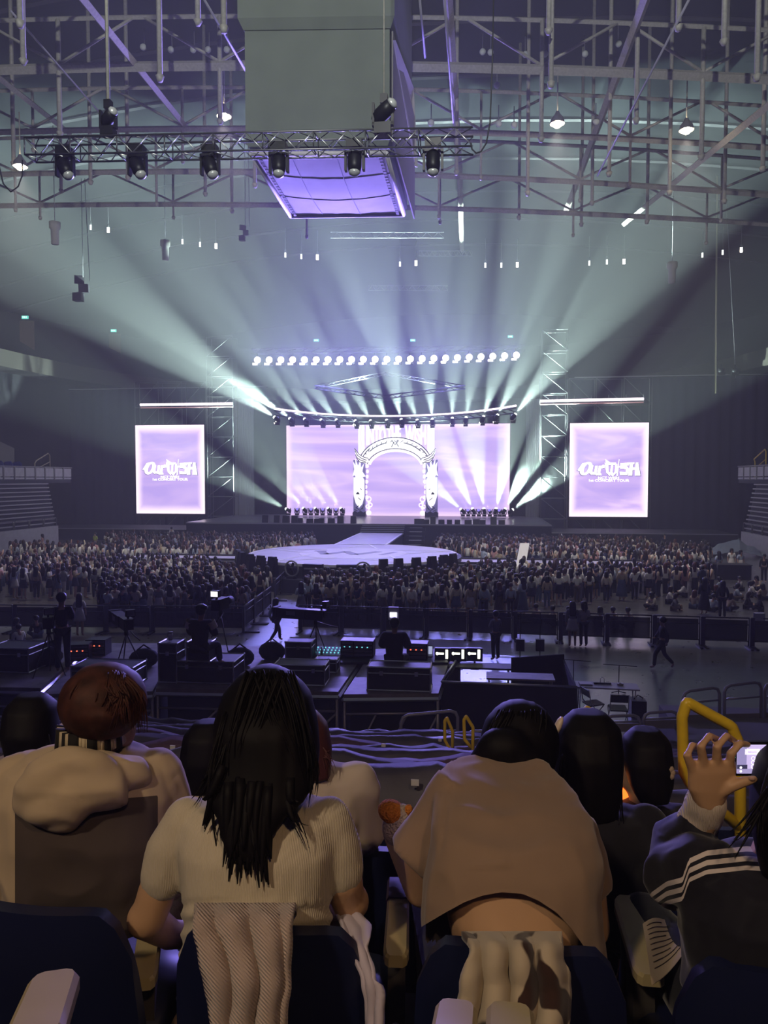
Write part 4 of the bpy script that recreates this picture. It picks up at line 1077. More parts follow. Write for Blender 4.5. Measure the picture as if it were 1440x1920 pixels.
M_SKIN = mat('skin', (0.50, 0.31, 0.22), 0.55)
POSES = {}
def pose_joints(kind):
    J = {'pel': (0, 0, .92), 'wai': (0, 0.01, 1.06), 'che': (0, 0, 1.24), 'nec': (0, 0, 1.39), 'hb': (0, 0.015, 1.46), 'hd': (0, 0.02, 1.53), 'ht': (0, 0.01, 1.60),
         'shl': (-.15, 0, 1.33), 'shr': (.15, 0, 1.33), 'ell': (-.21, -.02, 1.08), 'elr': (.21, -.02, 1.08), 'wrl': (-.22, .06, .87), 'wrr': (.22, .06, .87), 'hal': (-.21, .09, .78), 'har': (.21, .09, .78),
         'hil': (-.085, 0, .86), 'hir': (.085, 0, .86), 'knl': (-.09, .02, .47), 'knr': (.09, .02, .47), 'anl': (-.095, -.02, .08), 'anr': (.095, -.02, .08), 'tol': (-.10, .12, .035), 'tor': (.10, .12, .035)}
    if kind == 'phone':          # forearms bent up in front of the chest
        J.update(ell=(-.20, .02, 1.10), elr=(.20, .02, 1.10), wrl=(-.09, .20, 1.18), wrr=(.09, .20, 1.18), hal=(-.04, .25, 1.24), har=(.04, .25, 1.24))
    if kind == 'raise':          # one arm up holding a phone
        J.update(elr=(.24, .08, 1.42), wrr=(.17, .17, 1.60), har=(.14, .2, 1.68))
    if kind == 'walk':
        J.update(knl=(-.09, .22, .50), anl=(-.09, .25, .10), tol=(-.09, .38, .06), knr=(.09, -.08, .46), anr=(.09, -.36, .16), tor=(.09, -.3, .04), ell=(-.22, -.12, 1.09), wrl=(-.2, -.1, .87), hal=(-.2, -.06, .79), elr=(.22, .06, 1.1), wrr=(.2, .2, .95), har=(.19, .27, .92))
    if kind in ('sit', 'sitlow'):
        dz = -.80
        for k in ('pel', 'wai', 'che', 'nec', 'hb', 'hd', 'ht', 'shl', 'shr'):
            x, y, z = J[k]; lean = (z - .92) * .25
            J[k] = (x, y + lean - .02, z + dz)
        J.update(hil=(-.1, .02, .12), hir=(.1, .02, .12), knl=(-.28, .34, .22), knr=(.28, .34, .22), anl=(-.04, .36, .07), anr=(.08, .3, .07), tol=(.06, .42, .05), tor=(-.02, .42, .05),
                 ell=(-.22, .16, .30), elr=(.22, .16, .30), wrl=(-.10, .32, .28), wrr=(.10, .32, .28), hal=(-.05, .38, .30), har=(.05, .38, .30))
    return {k: Vector(v) for k, v in J.items()}
BODY_E = [('pel', 'wai'), ('wai', 'che'), ('che', 'nec'), ('nec', 'hb'), ('hb', 'hd'), ('hd', 'ht'), ('che', 'shl'), ('shl', 'ell'), ('ell', 'wrl'), ('wrl', 'hal'), ('che', 'shr'), ('shr', 'elr'), ('elr', 'wrr'), ('wrr', 'har'),
          ('pel', 'hil'), ('hil', 'knl'), ('knl', 'anl'), ('anl', 'tol'), ('pel', 'hir'), ('hir', 'knr'), ('knr', 'anr'), ('anr', 'tor')]
RAD = {'pel': (.13, .10), 'wai': (.11, .085), 'che': (.13, .095), 'nec': .048, 'hb': (.07, .085), 'hd': (.085, .10), 'ht': (.06, .07), 'shl': .055, 'shr': .055, 'ell': .04, 'elr': .04, 'wrl': .03, 'wrr': .03, 'hal': (.03, .02), 'har': (.03, .02),
       'hil': .085, 'hir': .085, 'knl': .055, 'knr': .055, 'anl': .04, 'anr': .04, 'tol': (.04, .03), 'tor': (.04, .03)}
def limb_mesh(name, J, keys, edges, grow, m, sub=1, rad=None):
    idx = {k: i for i, k in enumerate(keys)}
    rs = []
    for k in keys:
        r = (rad or {}).get(k, RAD[k]); r = r if isinstance(r, tuple) else (r, r)
        rs.append((r[0] + grow, r[1] + grow))
    return skin_mesh(name, [J[k] for k in keys], [(idx[a], idx[c]) for a, c in edges if a in idx and c in idx], rs, m, sub)
TOPC = {'white': (.88, .86, .84), 'cream': (.74, .66, .54), 'black': (.015, .015, .02), 'grey': (.26, .26, .28), 'beige': (.46, .37, .27), 'pale blue': (.46, .53, .68), 'pink': (.60, .33, .33), 'navy': (.03, .04, .10), 'yellow green': (.55, .65, .12)}
BOTC = {'black': (.013, .013, .018), 'denim': (.09, .12, .20), 'white': (.62, .60, .60), 'brown': (.10, .07, .05), 'grey': (.15, .15, .16)}
HAIRC = {'black': (.008, .007, .009), 'brown': (.045, .022, .012), 'red brown': (.10, .03, .015)}
M_TOP = {k: mat('top_' + k.replace(' ', '_'), c, .85) for k, c in TOPC.items()}
M_BOT = {k: mat('bottom_' + k, c, .85) for k, c in BOTC.items()}
M_HAIR = {k: mat('hair_' + k.replace(' ', '_'), c, .42, spec=.5) for k, c in HAIRC.items()}
M_SHOE = mat('shoe_white', (.6, .6, .6), .6)
UP = ['pel', 'wai', 'che', 'shl', 'ell', 'shr', 'elr']; UPL = UP + ['wrl', 'wrr']; LEGS = ['pel', 'hil', 'knl', 'anl', 'hir', 'knr', 'anr']
MESHC = {}
def cached(key, fn):
    if key not in MESHC: MESHC[key] = fn()
    return MESHC[key]
def recol(me, m):
    c = me.copy(); c.materials.clear(); c.materials.append(m); return c
def hair_mesh(style, J):
    h = J['hd']; b = MB()
    M = Vector((h.x, h.y - .03, h.z + .015))
    if style == 'short': b.ell(M + Vector((0, -.004, .02)), .108, .118, .112, 10, 7)
    else:
        ln = {'bob': .16, 'long': .36, 'ponytail': .12}[style]
        rings = []
        for t, w, dpt, dy in ((.118, .02, .02, 0), (.108, .06, .065, 0), (.07, .10, .108, 0), (.0, .118, .125, -.005), (-.06, .118, .115, -.02), (-.06 - ln * .5, .125, .075, -.055), (-.06 - ln * .85, .12, .05, -.075), (-.06 - ln, .085, .03, -.08)):
            rings.append([M + Vector((w * math.cos(2 * math.pi * k / 10), dy + dpt * math.sin(2 * math.pi * k / 10), t)) for k in range(10)])
        b.loft(rings[::-1], True)
        if style == 'ponytail': b.tube([M + Vector((0, -.11, .03)), M + Vector((0, -.17, 0)), M + Vector((0, -.17, -.15)), M + Vector((0, -.15, -.28))], [.025, .045, .04, .012], 7)
    return b
def bottom_mesh(kind, J, m):
    if kind == 'trousers': return limb_mesh('trousers', J, LEGS, BODY_E, .016, m)
    z0, r0, z1, r1 = {'short skirt': (1.03, .125, .60, .22), 'long skirt': (1.03, .125, .22, .27)}[kind]
    b = MB(); rings = []
    for i in range(5):
        t = i / 4; r = r0 + (r1 - r0) * t ** .8
        rings.append([Vector(((r + .012 * (k % 2) * t) * math.cos(2 * math.pi * k / 14), (r * .8 + .012 * (k % 2) * t) * math.sin(2 * math.pi * k / 14), z0 + (z1 - z0) * t)) for k in range(14)])
    b.loft(rings, True); return b.mesh('skirt', m)
def make_person(label, group, loc, rz, pose='stand', top='white', bot='trousers', botc='black', hair='long', hairc='black', sleeves=True, scale=1.0, extra=None, cat='person'):
    J = pose_joints(pose)
    o = thing('person', label, cat, loc, rz, group); o.scale = (scale,) * 3
    link('body', cached(('body', pose), lambda: limb_mesh('body', J, list(J), BODY_E, 0, M_SKIN)), o)
    tk = UPL if sleeves else UP
    bm_ = cached(('top', pose, sleeves), lambda: limb_mesh('top', J, tk, BODY_E, .02, M_TOP['white'], rad={'pel': (.125, .105), 'che': (.145, .11), 'shl': .065, 'shr': .065, 'ell': .05, 'elr': .05}))
    link('top', cached(('top', pose, sleeves, top), lambda: recol(bm_, M_TOP[top])), o)
    if pose.startswith('sit') and bot != 'trousers': bot = 'trousers'
    bb = cached(('bot', pose, bot), lambda: bottom_mesh(bot, J, M_BOT['black']))
    link('skirt' if 'skirt' in bot else 'trousers', cached(('bot', pose, bot, botc), lambda: recol(bb, M_BOT[botc])), o)
    hk = 'sit' if pose.startswith('sit') else 'st'
    hb = cached(('hair', hk, hair), lambda: hair_mesh(hair, J).mesh('hair', M_HAIR['black']))
    link('hair', cached(('hair', hk, hair, hairc), lambda: recol(hb, M_HAIR[hairc])), o)
    return o

# where the standing crowd is
def in_front_zone(p):
    px, py, d = proj((p[0], p[1], 0))
    if p[1] > YB - 2.2 or (Vector((p[0], p[1])) - Vector((XB, YB))).length < RB + 2.2: return None
    if px < 490 + (1140 - py) * .75 and px > -60:
        if d < 31.3: return None
        if px < 185 and d < 38.0: return None
        if px < 20 and d < 39.5: return None
        return 'left'
    if px > 572 + (1145 - py) * .55 and px < 1335:
        if d < 32.0: return None
        if px > 985 and d < 35.0 + (px - 985) * .012: return None
        if px > 1240 and d < 38.5: return None
        return 'right'
    return None
rnd = random.Random(42)
cands = []
y = 29.5; r = 0
while y < YB - 2.0:
    x = -34.0
    while x < 24:
        q = (x + rnd.uniform(-.07, .07), y + rnd.uniform(-.16, .16))
        s_ = in_front_zone(q)
        if s_ and rnd.random() < .93: cands.append((q, s_, r))
        x += rnd.uniform(.56, .70)
    y += .72; r += 1
cands.sort(key=lambda c: proj((c[0][0], c[0][1], 0))[2])
near = cands[:300]; far = [c[0] for c in cands[300:]]
# number them row by row for the labels
byrow = {}
for q, s_, r_ in near: byrow.setdefault((s_, r_), []).append(q)
rows_of = {s_: sorted({r_ for (ss, r_) in byrow if ss == s_}) for s_ in ('left', 'right')}
TOPW = ['white'] * 8 + ['cream'] * 3 + ['black'] * 8 + ['grey'] * 4 + ['beige'] * 2 + ['pale blue'] * 2 + ['pink', 'navy', 'navy']
def rand_person(q, label_fn, group, rz=None, pose=None, rn=rnd):
    top = rn.choice(TOPW); hair = rn.choice(['long', 'long', 'long', 'bob', 'short', 'ponytail']); hc = rn.choice(['black'] * 6 + ['brown'] * 3 + ['red brown'])
    bot = rn.choice(['trousers'] * 6 + ['short skirt'] * 3 + ['long skirt'] * 2); bc = rn.choice(['black'] * 5 + ['denim', 'denim', 'white', 'brown', 'grey'])
    ps = pose or rn.choice(['stand'] * 6 + ['phone'] * 3 + ['raise'])
    return make_person(label_fn(top, hair, hc, bot, bc), group, (q[0], q[1], 0), rz if rz is not None else rn.gauss(0, .55), ps, top, bot, bc, hair, hc, rn.random() < .75, rn.uniform(.94, 1.06))
for (s_, r_), qs in byrow.items():
    rw_ = rows_of[s_].index(r_) + 1
    for i, q in enumerate(sorted(qs)):
        HW = {'long': 'long-haired', 'bob': 'bob-haired', 'short': 'short-haired', 'ponytail': 'ponytailed'}
        rand_person(q, lambda t, h, hc, bo, bc: f'{HW[h]} person in {t} top, {ordinal(i + 1)} from left in {ordinal(rw_)} row, {s_} crowd', 'standing people at the rear of the floor crowd')
# the rest of the crowd, farther away
rn = random.Random(11)
fz = []
y = YB + 2.3
while y < YEDGE - 2.6:
    x = -46.0
    while x < 22:
        q = (x + rn.uniform(-.15, .15), y + rn.uniform(-.25, .25)); px, py, d = proj((q[0], q[1], 0))
        ok = (Vector(q) - Vector((XB, YB))).length > RB + 2.0 and not (RX0 - 3.0 < q[0] < RX1 + 3.2)
        ok = ok and (20 < px < 590 or 806 < px < 1330) and rn.random() < .9
        if ok and px < 200: ok = d < 54 + rn.uniform(0, 3)
        if ok and px > 1210: ok = d < 53 + rn.uniform(0, 4)
        if ok: fz.append(q)
        x += rn.uniform(.50, .68)
    y += .8
far += fz
b = MB()
mats_list = [M_SKIN] + [M_TOP[k] for k in ('white', 'cream', 'black', 'grey', 'beige', 'pale blue', 'pink', 'navy')] + [M_BOT['black'], M_BOT['denim'], M_BOT['white']] + [M_HAIR['black'], M_HAIR['brown'], M_HAIR['red brown']]
for q in far:
    s = rn.uniform(.92, 1.06); a = rn.gauss(0, .6); ca, sa = math.cos(a), math.sin(a); z0_ = 0
    seat = 0
    T = lambda x, y_, z: Vector((q[0] + s * (x * ca - y_ * sa), q[1] + s * (x * sa + y_ * ca), max(0, s * z)))
    tm = 1 + rn.choice([0, 0, 0, 0, 1, 1, 2, 2, 2, 3, 3, 4, 5, 6, 7]); bm2 = 9 + rn.choice([0, 0, 0, 1, 2]); hm = 12 + rn.choice([0, 0, 0, 1, 1, 2])
    rg = lambda z, w, dd, yo=0: [T(w * math.cos(2 * math.pi * k / 8), yo + dd * math.sin(2 * math.pi * k / 8), z) for k in range(8)]
    b.loft([rg(.05, .1, .07), rg(.5, .12, .08), rg(.95, .15, .1)], True, bm2)
    arm = rn.random()
    b.loft([rg(.85, .17, .12), rg(1.05, .15, .11), rg(1.25, .2, .12), rg(1.36, .17, .09), rg(1.41, .06, .06)], True, tm)
    for sx in (-1, 1):
        e = T(sx * .24, .0, 1.08); hnd = T(sx * .1, .25, 1.15) if arm < .5 else T(sx * .25, .06, .85)
        if arm > .9 and sx > 0: e, hnd = T(.25, .1, 1.45), T(.15, .2, 1.68)
        b.tube([T(sx * .18, 0, 1.33), e, hnd], [.06 * s, .05 * s, .035 * s], 5, True, tm if rn.random() < .6 else 0)
    b.loft([rg(1.38, .045, .05), rg(1.46, .07, .085, .02), rg(1.55, .08, .095, .02), rg(1.62, .05, .06, .01)], True, 0)
    ln = rn.choice((.0, .12, .3, .34))
    b.loft([rg(1.44 - ln, .07, .035, -.09), rg(1.46 - ln * .5, .115, .06, -.06), rg(1.50, .112, .105, -.02), rg(1.58, .10, .105, -.01), rg(1.645, .06, .065, -.01), rg(1.665, .015, .015, -.01)], True, hm)
o = b.build('crowd', mats_list); tag(o, 'dense crowd of small standing people around the round stage and walkways', 'crowd', kind='stuff')

# ---- people seated on the floor at the right and other single people
rn = random.Random(23)
seated = [(1225, 1143), (1252, 1132), (1262, 1145), (1285, 1120), (1300, 1141), (1322, 1118), (1335, 1147), (1345, 1128), (1366, 1146), (1378, 1125), (1398, 1142), (1405, 1120), (1428, 1146), (1432, 1126), (1270, 1108), (1310, 1106), (1352, 1110), (1390, 1108), (1420, 1108), (1248, 1112)]
for i, (px, py) in enumerate(seated):
    p = PZ(px, py, 0)
    rand_person((p.x, p.y), lambda t, h, hc, bo, bc: f'person in {t} top sitting on the floor at right, {ordinal(i + 1)} of the seated group', 'people seated on the floor at the right', rn.uniform(-2.5, 2.5), 'sit', rn)
sit2 = [(1008, 1152, 'beige'), (1040, 1156, 'cream'), (1062, 1157, 'grey'), (1125, 1158, 'white'), (1152, 1159, 'white'), (1180, 1160, 'cream'), (205, 1118, 'white'), (222, 1121, 'black'), (300, 1125, 'white'), (330, 1127, 'cream'), (410, 1143, 'grey'), (428, 1146, 'white'), (448, 1146, 'cream'), (200, 1150, 'black'), (70, 1178, 'black'), (25, 1182, 'grey'), (38, 1196, 'white')]
for i, (px, py, t) in enumerate(sit2):
    p = PZ(px, py + 18, 0)
    make_person(f'person in {t} top sitting low by the crowd barrier, {ordinal(i + 1)} counted from the middle', 'people sitting by the barrier', (p.x, p.y, 0), rn.uniform(-1, 1), 'sit', t, 'trousers', rn.choice(['black', 'denim']), rn.choice(['long', 'bob', 'short']), 'black')
def at_floor(px, py): p = PZ(px, py, 0); return (p.x, p.y, 0)
single = [
    (150, 1193, 'walk', 'white', 'short skirt', 'white', 'long', 'girl in white ruffled outfit and white leg warmers standing before the left barrier', 0.2, 'stand'),
    (1073, 1213, '', 'grey', 'short skirt', 'white', 'long', 'person in grey sweater and white skirt standing at the right barrier', -.1, 'stand'),
    (1094, 1213, '', 'cream', 'trousers', 'black', 'ponytail', 'person in cream top and dark trousers leaning on the right barrier', .2, 'phone'),
    (1241, 1254, '', 'black', 'trousers', 'black', 'short', 'person in black clothes walking across the open floor at right', 1.5, 'walk'),
    (518, 1205, '', 'pale blue', 'trousers', 'black', 'long', 'person in pale shirt with raised arms striding along the aisle floor', -.6, 'walk'),
    (929, 1238, '', 'grey', 'trousers', 'black', 'short', 'person in grey top standing behind the lit monitors', .6, 'phone'),
    (1320, 1152, '', 'black', 'long skirt', 'black', 'long', 'person in long black dress standing behind the right barrier', .1, 'stand'),
    (1354, 1160, '', 'black', 'trousers', 'black', 'long', 'tall person in black standing behind the right barrier near the seated group', -.1, 'stand'),
    (1432, 1092, '', 'black', 'trousers', 'black', 'short', 'guard in black standing at the right edge of the floor', 2.6, 'stand'),
    (1246, 1040, '', 'black', 'trousers', 'grey', 'short', 'guard in black shirt and light trousers facing the far right crowd', 2.8, 'stand'),
    (1371, 1077, '', 'white', 'short skirt', 'white', 'bob', 'girl in white dress beside the tarp pile, left one of two', 2.9, 'stand'),
    (1388, 1081, '', 'pale blue', 'short skirt', 'white', 'long', 'girl in pale dress beside the tarp pile, right one of two', -2.8, 'stand'),
    (1347, 1084, '', 'pale blue', 'short skirt', 'grey', 'long', 'person in pale jacket standing before the low black table at right', .3, 'stand'),
    (179, 1036, '', 'yellow green', 'trousers', 'black', 'short', 'steward in yellow vest standing before the far left crowd', 2.8, 'stand'),
    (80, 1040, '', 'pink', 'short skirt', 'pink', 'long', 'person in pink dress standing at the left side wall', 2.2, 'stand'),
    (322, 1022, '', 'white', 'trousers', 'black', 'short', 'person in white shirt standing above the far left crowd', .1, 'stand')]
for px, py, _, t, bo, bc, h, lab, rz, ps in single:
    make_person(lab, None, at_floor(px, py), rz, ps, t, bo, bc if bc in BOTC else 'white', h, 'black', ps != 'stand' or t in ('black', 'grey'), 1.03)

# ---- crowd barriers: framed black panels with feet
M_NET = mat('barrier_net', (.018, .018, .025), .8, alpha=.80)
M_BAR = mat('barrier_frame', (.06, .06, .08), .45, .5)
def barrier_run(pa, pb, n, word, h=1.08):
    pa, pb = Vector(pa), Vector(pb); w_ = (pb - pa).length / n; ang = math.atan2(pb.y - pa.y, pb.x - pa.x)
    b = MB(); b.tube([(.04, 0, .02), (.04, 0, h), (w_ - .04, 0, h), (w_ - .04, 0, .02)], .032, 6); fr = b.mesh('frame', M_BAR)
    b = MB(); b.cyl((.04, 0, .22), (w_ - .04, 0, .22), .022, 5); b.cyl((.04, 0, h - .25), (w_ - .04, 0, h - .25), .02, 5); br = b.mesh('bars', M_BAR)
    b = MB(); b.box((w_ / 2, .035, h / 2 + .06), (w_ - .16, .015, h - .3)); nt_ = b.mesh('net_panel', M_NET)
    b = MB(); b.box((0, -.25, .03), (.09, .75, .05)); ft = b.mesh('foot', M_BAR)
    b = MB(); b.box((0, -.01, h / 2), (.16, .05, h)); up_ = b.mesh('upright', M_BAR)
    for i in range(n):
        p = pa.lerp(pb, i / n)
        o = thing('crowd_barrier', f'black netted crowd barrier panel, {ordinal(i + 1)} along {word}', 'barrier', p, ang, 'crowd barriers ' + word)
        link('frame', fr, o); link('lower_bar', br, o); link('net_panel', nt_, o); link('foot', ft, o, (.1, 0, 0)); link('foot', ft, o, (w_ - .1, 0, 0)); link('upright', up_, o, (.08, 0, 0))
FA, FB_ = PZ(-60, 1183, 0), PZ(457, 1187, 0)
barrier_run(FA, FB_, 6, 'the left fence')
barrier_run(FB_, PZ(508, 1142, 0), 3, 'the aisle fence')
GA, GB = PZ(560, 1184, 0), PZ(1500, 1217, 0)
barrier_run(GA, GB, 11, 'the right fence')
barrier_run(PZ(515, 1128, 0), PZ(560, 1076, 0), 5, 'the far aisle fence', 1.05)
barrier_run(PZ(1265, 1062, 0), PZ(1345, 1088, 0), 4, 'the side fence near the tarp', 1.05)
# towel on the right fence
b = MB(); b.sheet([[(x, -.06, 1.0 + .0) for x in (0, .12, .25, .37)], [(x, -.07, 1.27) for x in (0, .12, .25, .37)], [(x, .06, 1.28) for x in (0, .12, .25, .37)], [(x, .08, .98) for x in (0, .12, .25, .37)]])
tag(b.build('towel', M_TOP['white'], None, PZ(1413, 1214, 0), (0, 0, .12)), 'white towel hung over the right barrier', 'towel')
# tarp heap and low table at the right wall
b = MB(); g = []
for i in range(9):
    g.append([Vector((-2.1 + 4.2 * i / 8, -.9 + 1.8 * j / 6, max(.02, 1.25 * math.sin(math.pi * min(1, .12 + i / 9)) * math.sin(math.pi * (.1 + .8 * j / 6)) + .4 * mnoise.noise(Vector((i * 1.3, j * 1.3, 3)))))) for j in range(7)])
b.sheet(g, 0, False); tag(b.build('tarp_heap', mat('bluish_tarp', (.35, .40, .52), .6, bump=.5, bscale=3), None, PZ(1385, 1043, 0) + Vector((0, 0, 0)), (0, 0, -.2)), 'crumpled bluish tarp heap beside the right stand', 'tarp')
a = PZ(1330, 1085, 0)
o = thing('low_table', 'low black covered table with papers near the seated group', 'table', a)
b = MB(); b.box((0, 0, .45), (4.6, 1.0, .9)); b.build('cover', M_CLOTH, o); b = MB(); b.box((0, 0, .92), (4.7, 1.1, .05)); b.build('top', M_DARK, o)
for k in range(3):
    b = MB(); b.box((-1.7 + k * .8, -.52, .66), (.5, .02, .34)); b.build('notice', M_WHITE, o)
# ------------------------------------------------------------------ production platforms, cases, cameras and crew
PZD = 1.8                                   # deck height of the camera platforms
M_PLY = mat('platform_plywood', (0.22, 0.20, 0.20), 0.55, noise=0.35, nscale=3, bump=0.2, bscale=9)
M_CASE = mat('flight_case_black', (0.02, 0.02, 0.03), 0.55, noise=0.2, nscale=12)
M_TUBE = mat('galvanised_tube', (0.42, 0.42, 0.46), 0.4, 0.5)
M_SKIRT = mat('platform_skirt', (0.010, 0.010, 0.022), 0.95)
def platform(pts, label, skirt=True, z=PZD, legs=True):
    P = [PZ(x, y, z) for x, y in pts]; c = sum(P, Vector()) / len(P); c.z = 0
    o = thing('camera_platform', label, 'platform', c, 0, 'production platforms')
    Lp = [p - c for p in P]
    b = MB(); b.prism([p - Vector((0, 0, .09)) for p in Lp], (0, 0, .09)); b.build('deck', M_PLY, o)
    n = len(Lp)
    b = MB()
    for i in range(n): b.cyl(Lp[i] - Vector((0, 0, .12)), Lp[(i + 1) % n] - Vector((0, 0, .12)), .045, 4, smooth=False)
    b.build('edge_beam', M_ALU, o)
    if legs:
        for i in range(n):
            q = Lp[i] * .985; b = MB(); b.cyl((q.x, q.y, 0), (q.x, q.y, z - .12), .035, 6); b.cyl((q.x, q.y, .9), (q.x, q.y, .98), .06, 6); b.build('leg', M_TUBE, o)
        b = MB(); a, d = Lp[0] * .985, Lp[1] * .985
        b.cyl((a.x, a.y, z - .42), (d.x, d.y, z - .42), .03, 5); b.build('ledger', M_TUBE, o)
        for i in range(3):
            p0, p1 = a.lerp(d, i / 3), a.lerp(d, (i + 1) / 3)
            b = MB(); b.cyl((p0.x, p0.y, .1), (p1.x, p1.y, z - .45), .024, 5); b.build('diagonal', M_TUBE, o)
    if skirt:
        cx = Vector((0, 0, 0)); b = MB()
        for i in range(n):
            a, d = Lp[i] * .9, Lp[(i + 1) % n] * .9
            b.add([(a.x, a.y, .02), (d.x, d.y, .02), (d.x, d.y, z - .13), (a.x, a.y, z - .13)], [(0, 1, 2, 3)])
        b.build('skirt', M_SKIRT, o)
    return o
platform([(292, 1291), (634, 1297), (690, 1216), (340, 1208)], 'plywood camera platform with flight cases behind the dark-haired woman')
platform([(644, 1302), (822, 1300), (850, 1216), (700, 1217)], 'violet lit plywood platform with a long flight case, left of the black desk box')
platform([(82, 1302), (286, 1296), (335, 1206), (180, 1206)], 'dim plywood platform behind the red-haired person')
platform([(-80, 1287), (76, 1290), (170, 1208), (-60, 1206)], 'dim plywood platform with standing cameraman at the left edge')
# black boxed desk area on the right of the platforms
P = [PZ(828, 1281, PZD), PZ(1083, 1291, PZD), PZ(1058, 1236, PZD), PZ(860, 1232, PZD)]
c = sum(P, Vector()) / 4; c.z = 0
o = thing('desk_box', 'black skirted desk box with pale top edge in front of the lit monitors', 'booth', c)
b = MB(); b.prism([(p - c).xy.to_3d() for p in P], (0, 0, 1.15)); b.build('floor_deck', M_SKIRT, o)
def wall_seg(nm, a, d, z0, z1, m=M_SKIRT, th=.05):
    a, d = Vector(a) - c, Vector(d) - c; t = (d - a).normalized(); nrm = Vector((-t.y, t.x, 0)) * th
    b = MB(); b.prism([(a.x, a.y, z0), (d.x, d.y, z0), (d.x, d.y, z1), (a.x, a.y, z1)], nrm); b.build(nm, m, o)
wall_seg('front_wall', P[0], P[1], 0, PZD); wall_seg('right_wall', P[1], P[2], 0, PZD); wall_seg('back_wall', PZ(960, 1243, PZD), P[2], 0, PZD + .12); wall_seg('left_wall', P[3], P[0], 0, PZD)
b = MB(); b.cyl(P[0] - c + Vector((0, 0, .03)), P[1] - c + Vector((0, 0, .03)), .03, 4); b.cyl(P[0] - c + Vector((0, 0, .03)), P[3] - c + Vector((0, 0, .03)), .025, 4); b.build('edge_trim', M_ALU, o)
zt_ = 1.15
def desk_at(px, py, w_, d_, label, m=M_PLY, h=.62, zb=1.15):
    p = PZ(px, py, zb + h); o = thing('work_table', label, 'table', (p.x, p.y, zb), 0.0)
    b = MB(); b.box((0, 0, h - .02), (w_, d_, .04)); b.build('top', m, o)
    for sx in (-1, 1):
        for sy in (-1, 1):
            b = MB(); b.cyl((sx * (w_ / 2 - .06), sy * (d_ / 2 - .06), 0), (sx * (w_ / 2 - .06), sy * (d_ / 2 - .06), h - .03), .02, 5); b.build('leg', M_GREY, o)
    return p
tb1 = desk_at(975, 1267, 1.5, .55, 'pale wooden work table with clutter inside the black desk box')
tb2 = desk_at(890, 1247, 1.7, .5, 'dark work table with equipment under the lit monitors', M_DARK)

def flight_case(px, py, size, label, z=PZD, rz=0.02, lid=.75):
    p = PZ(px, py, z); w_, d_, h_ = size
    o = thing('flight_case', label, 'case', (p.x, p.y + d_ / 2, z), rz, 'flight cases')
    b = MB(); b.box((0, 0, h_ / 2 + .01), (w_ - .02, d_ - .02, h_ - .02)); b.build('body', M_CASE, o)
    cs = [(sx * w_ / 2, sy * d_ / 2) for sx, sy in ((-1, -1), (1, -1), (1, 1), (-1, 1))]; r_ = .016
    for zz in (.02, h_):
        for i in range(4):
            b = MB(); b.cyl((*cs[i], zz), (*cs[(i + 1) % 4], zz), r_, 4, smooth=False); b.build('edge', M_ALU, o)
    for i in range(4):
        b = MB(); b.cyl((*cs[i], .02), (*cs[i], h_), r_, 4, smooth=False); b.build('edge', M_ALU, o)
        for zz in (.02, h_):
            b = MB(); b.ell((*cs[i], zz), .03, .03, .03, 6, 4); b.build('corner', M_ALU, o)
    b = MB(); zz = h_ * lid
    for i in range(4): b.cyl((*cs[i], zz), (*cs[(i + 1) % 4], zz), .012, 4, smooth=False)
    b.build('lid_band', M_ALU, o)
    for sx in ((-.28, .28) if w_ > .7 else (0,)):
        b = MB(); b.box((sx * w_, -d_ / 2 - .008, zz), (.07, .012, .09)); b.build('latch', M_ALU, o)
    return o, Vector((p.x, p.y + d_ / 2, z + h_))
M_GR = mat('grey_lid', (.25, .25, .28), .5)
_, tall_top = flight_case(314, 1281, (.40, .5, .86), 'tall upright flight case with a cup on top')
_, big_top = flight_case(381, 1282, (1.32, .8, .48), 'long flat flight case under the seated cameraman')
p = big_top; 
o_, seat_top = flight_case(371, 1242, (.50, .45, .42), 'small flight case the cameraman sits on', z=PZD + .5)
_, cam_top = flight_case(559, 1245, (.62, .5, .52), 'square flight case below the long-lens camera', z=PZD)
flight_case(560, 1286, (1.10, .55, .44), 'long flight case half hidden by the woman\'s dark hair')
flight_case(747, 1297, (1.30, .55, .50), 'long black flight case on the violet lit platform')
_, left_top = flight_case(14, 1262, (1.0, .8, .56), 'flight case at the left picture edge')
flight_case(190, 1288, (1.36, .7, .42), 'long flight case behind the red hair')
flight_case(610, 1262, (.5, .4, .3), 'small closed case beside the long-lens camera', z=PZD)
# cup on the tall case
o = thing('paper_cup', 'paper cup standing on the tall flight case', 'cup', tall_top + Vector((-.03, 0, .02)))
b = MB(); b.tube([(0, 0, 0), (0, 0, .16)], [.04, .055], 10); b.build('cup', M_WHITE, o); b = MB(); b.cyl((0, 0, .16), (0, 0, .18), .058, 10); b.build('lid', M_GR, o)

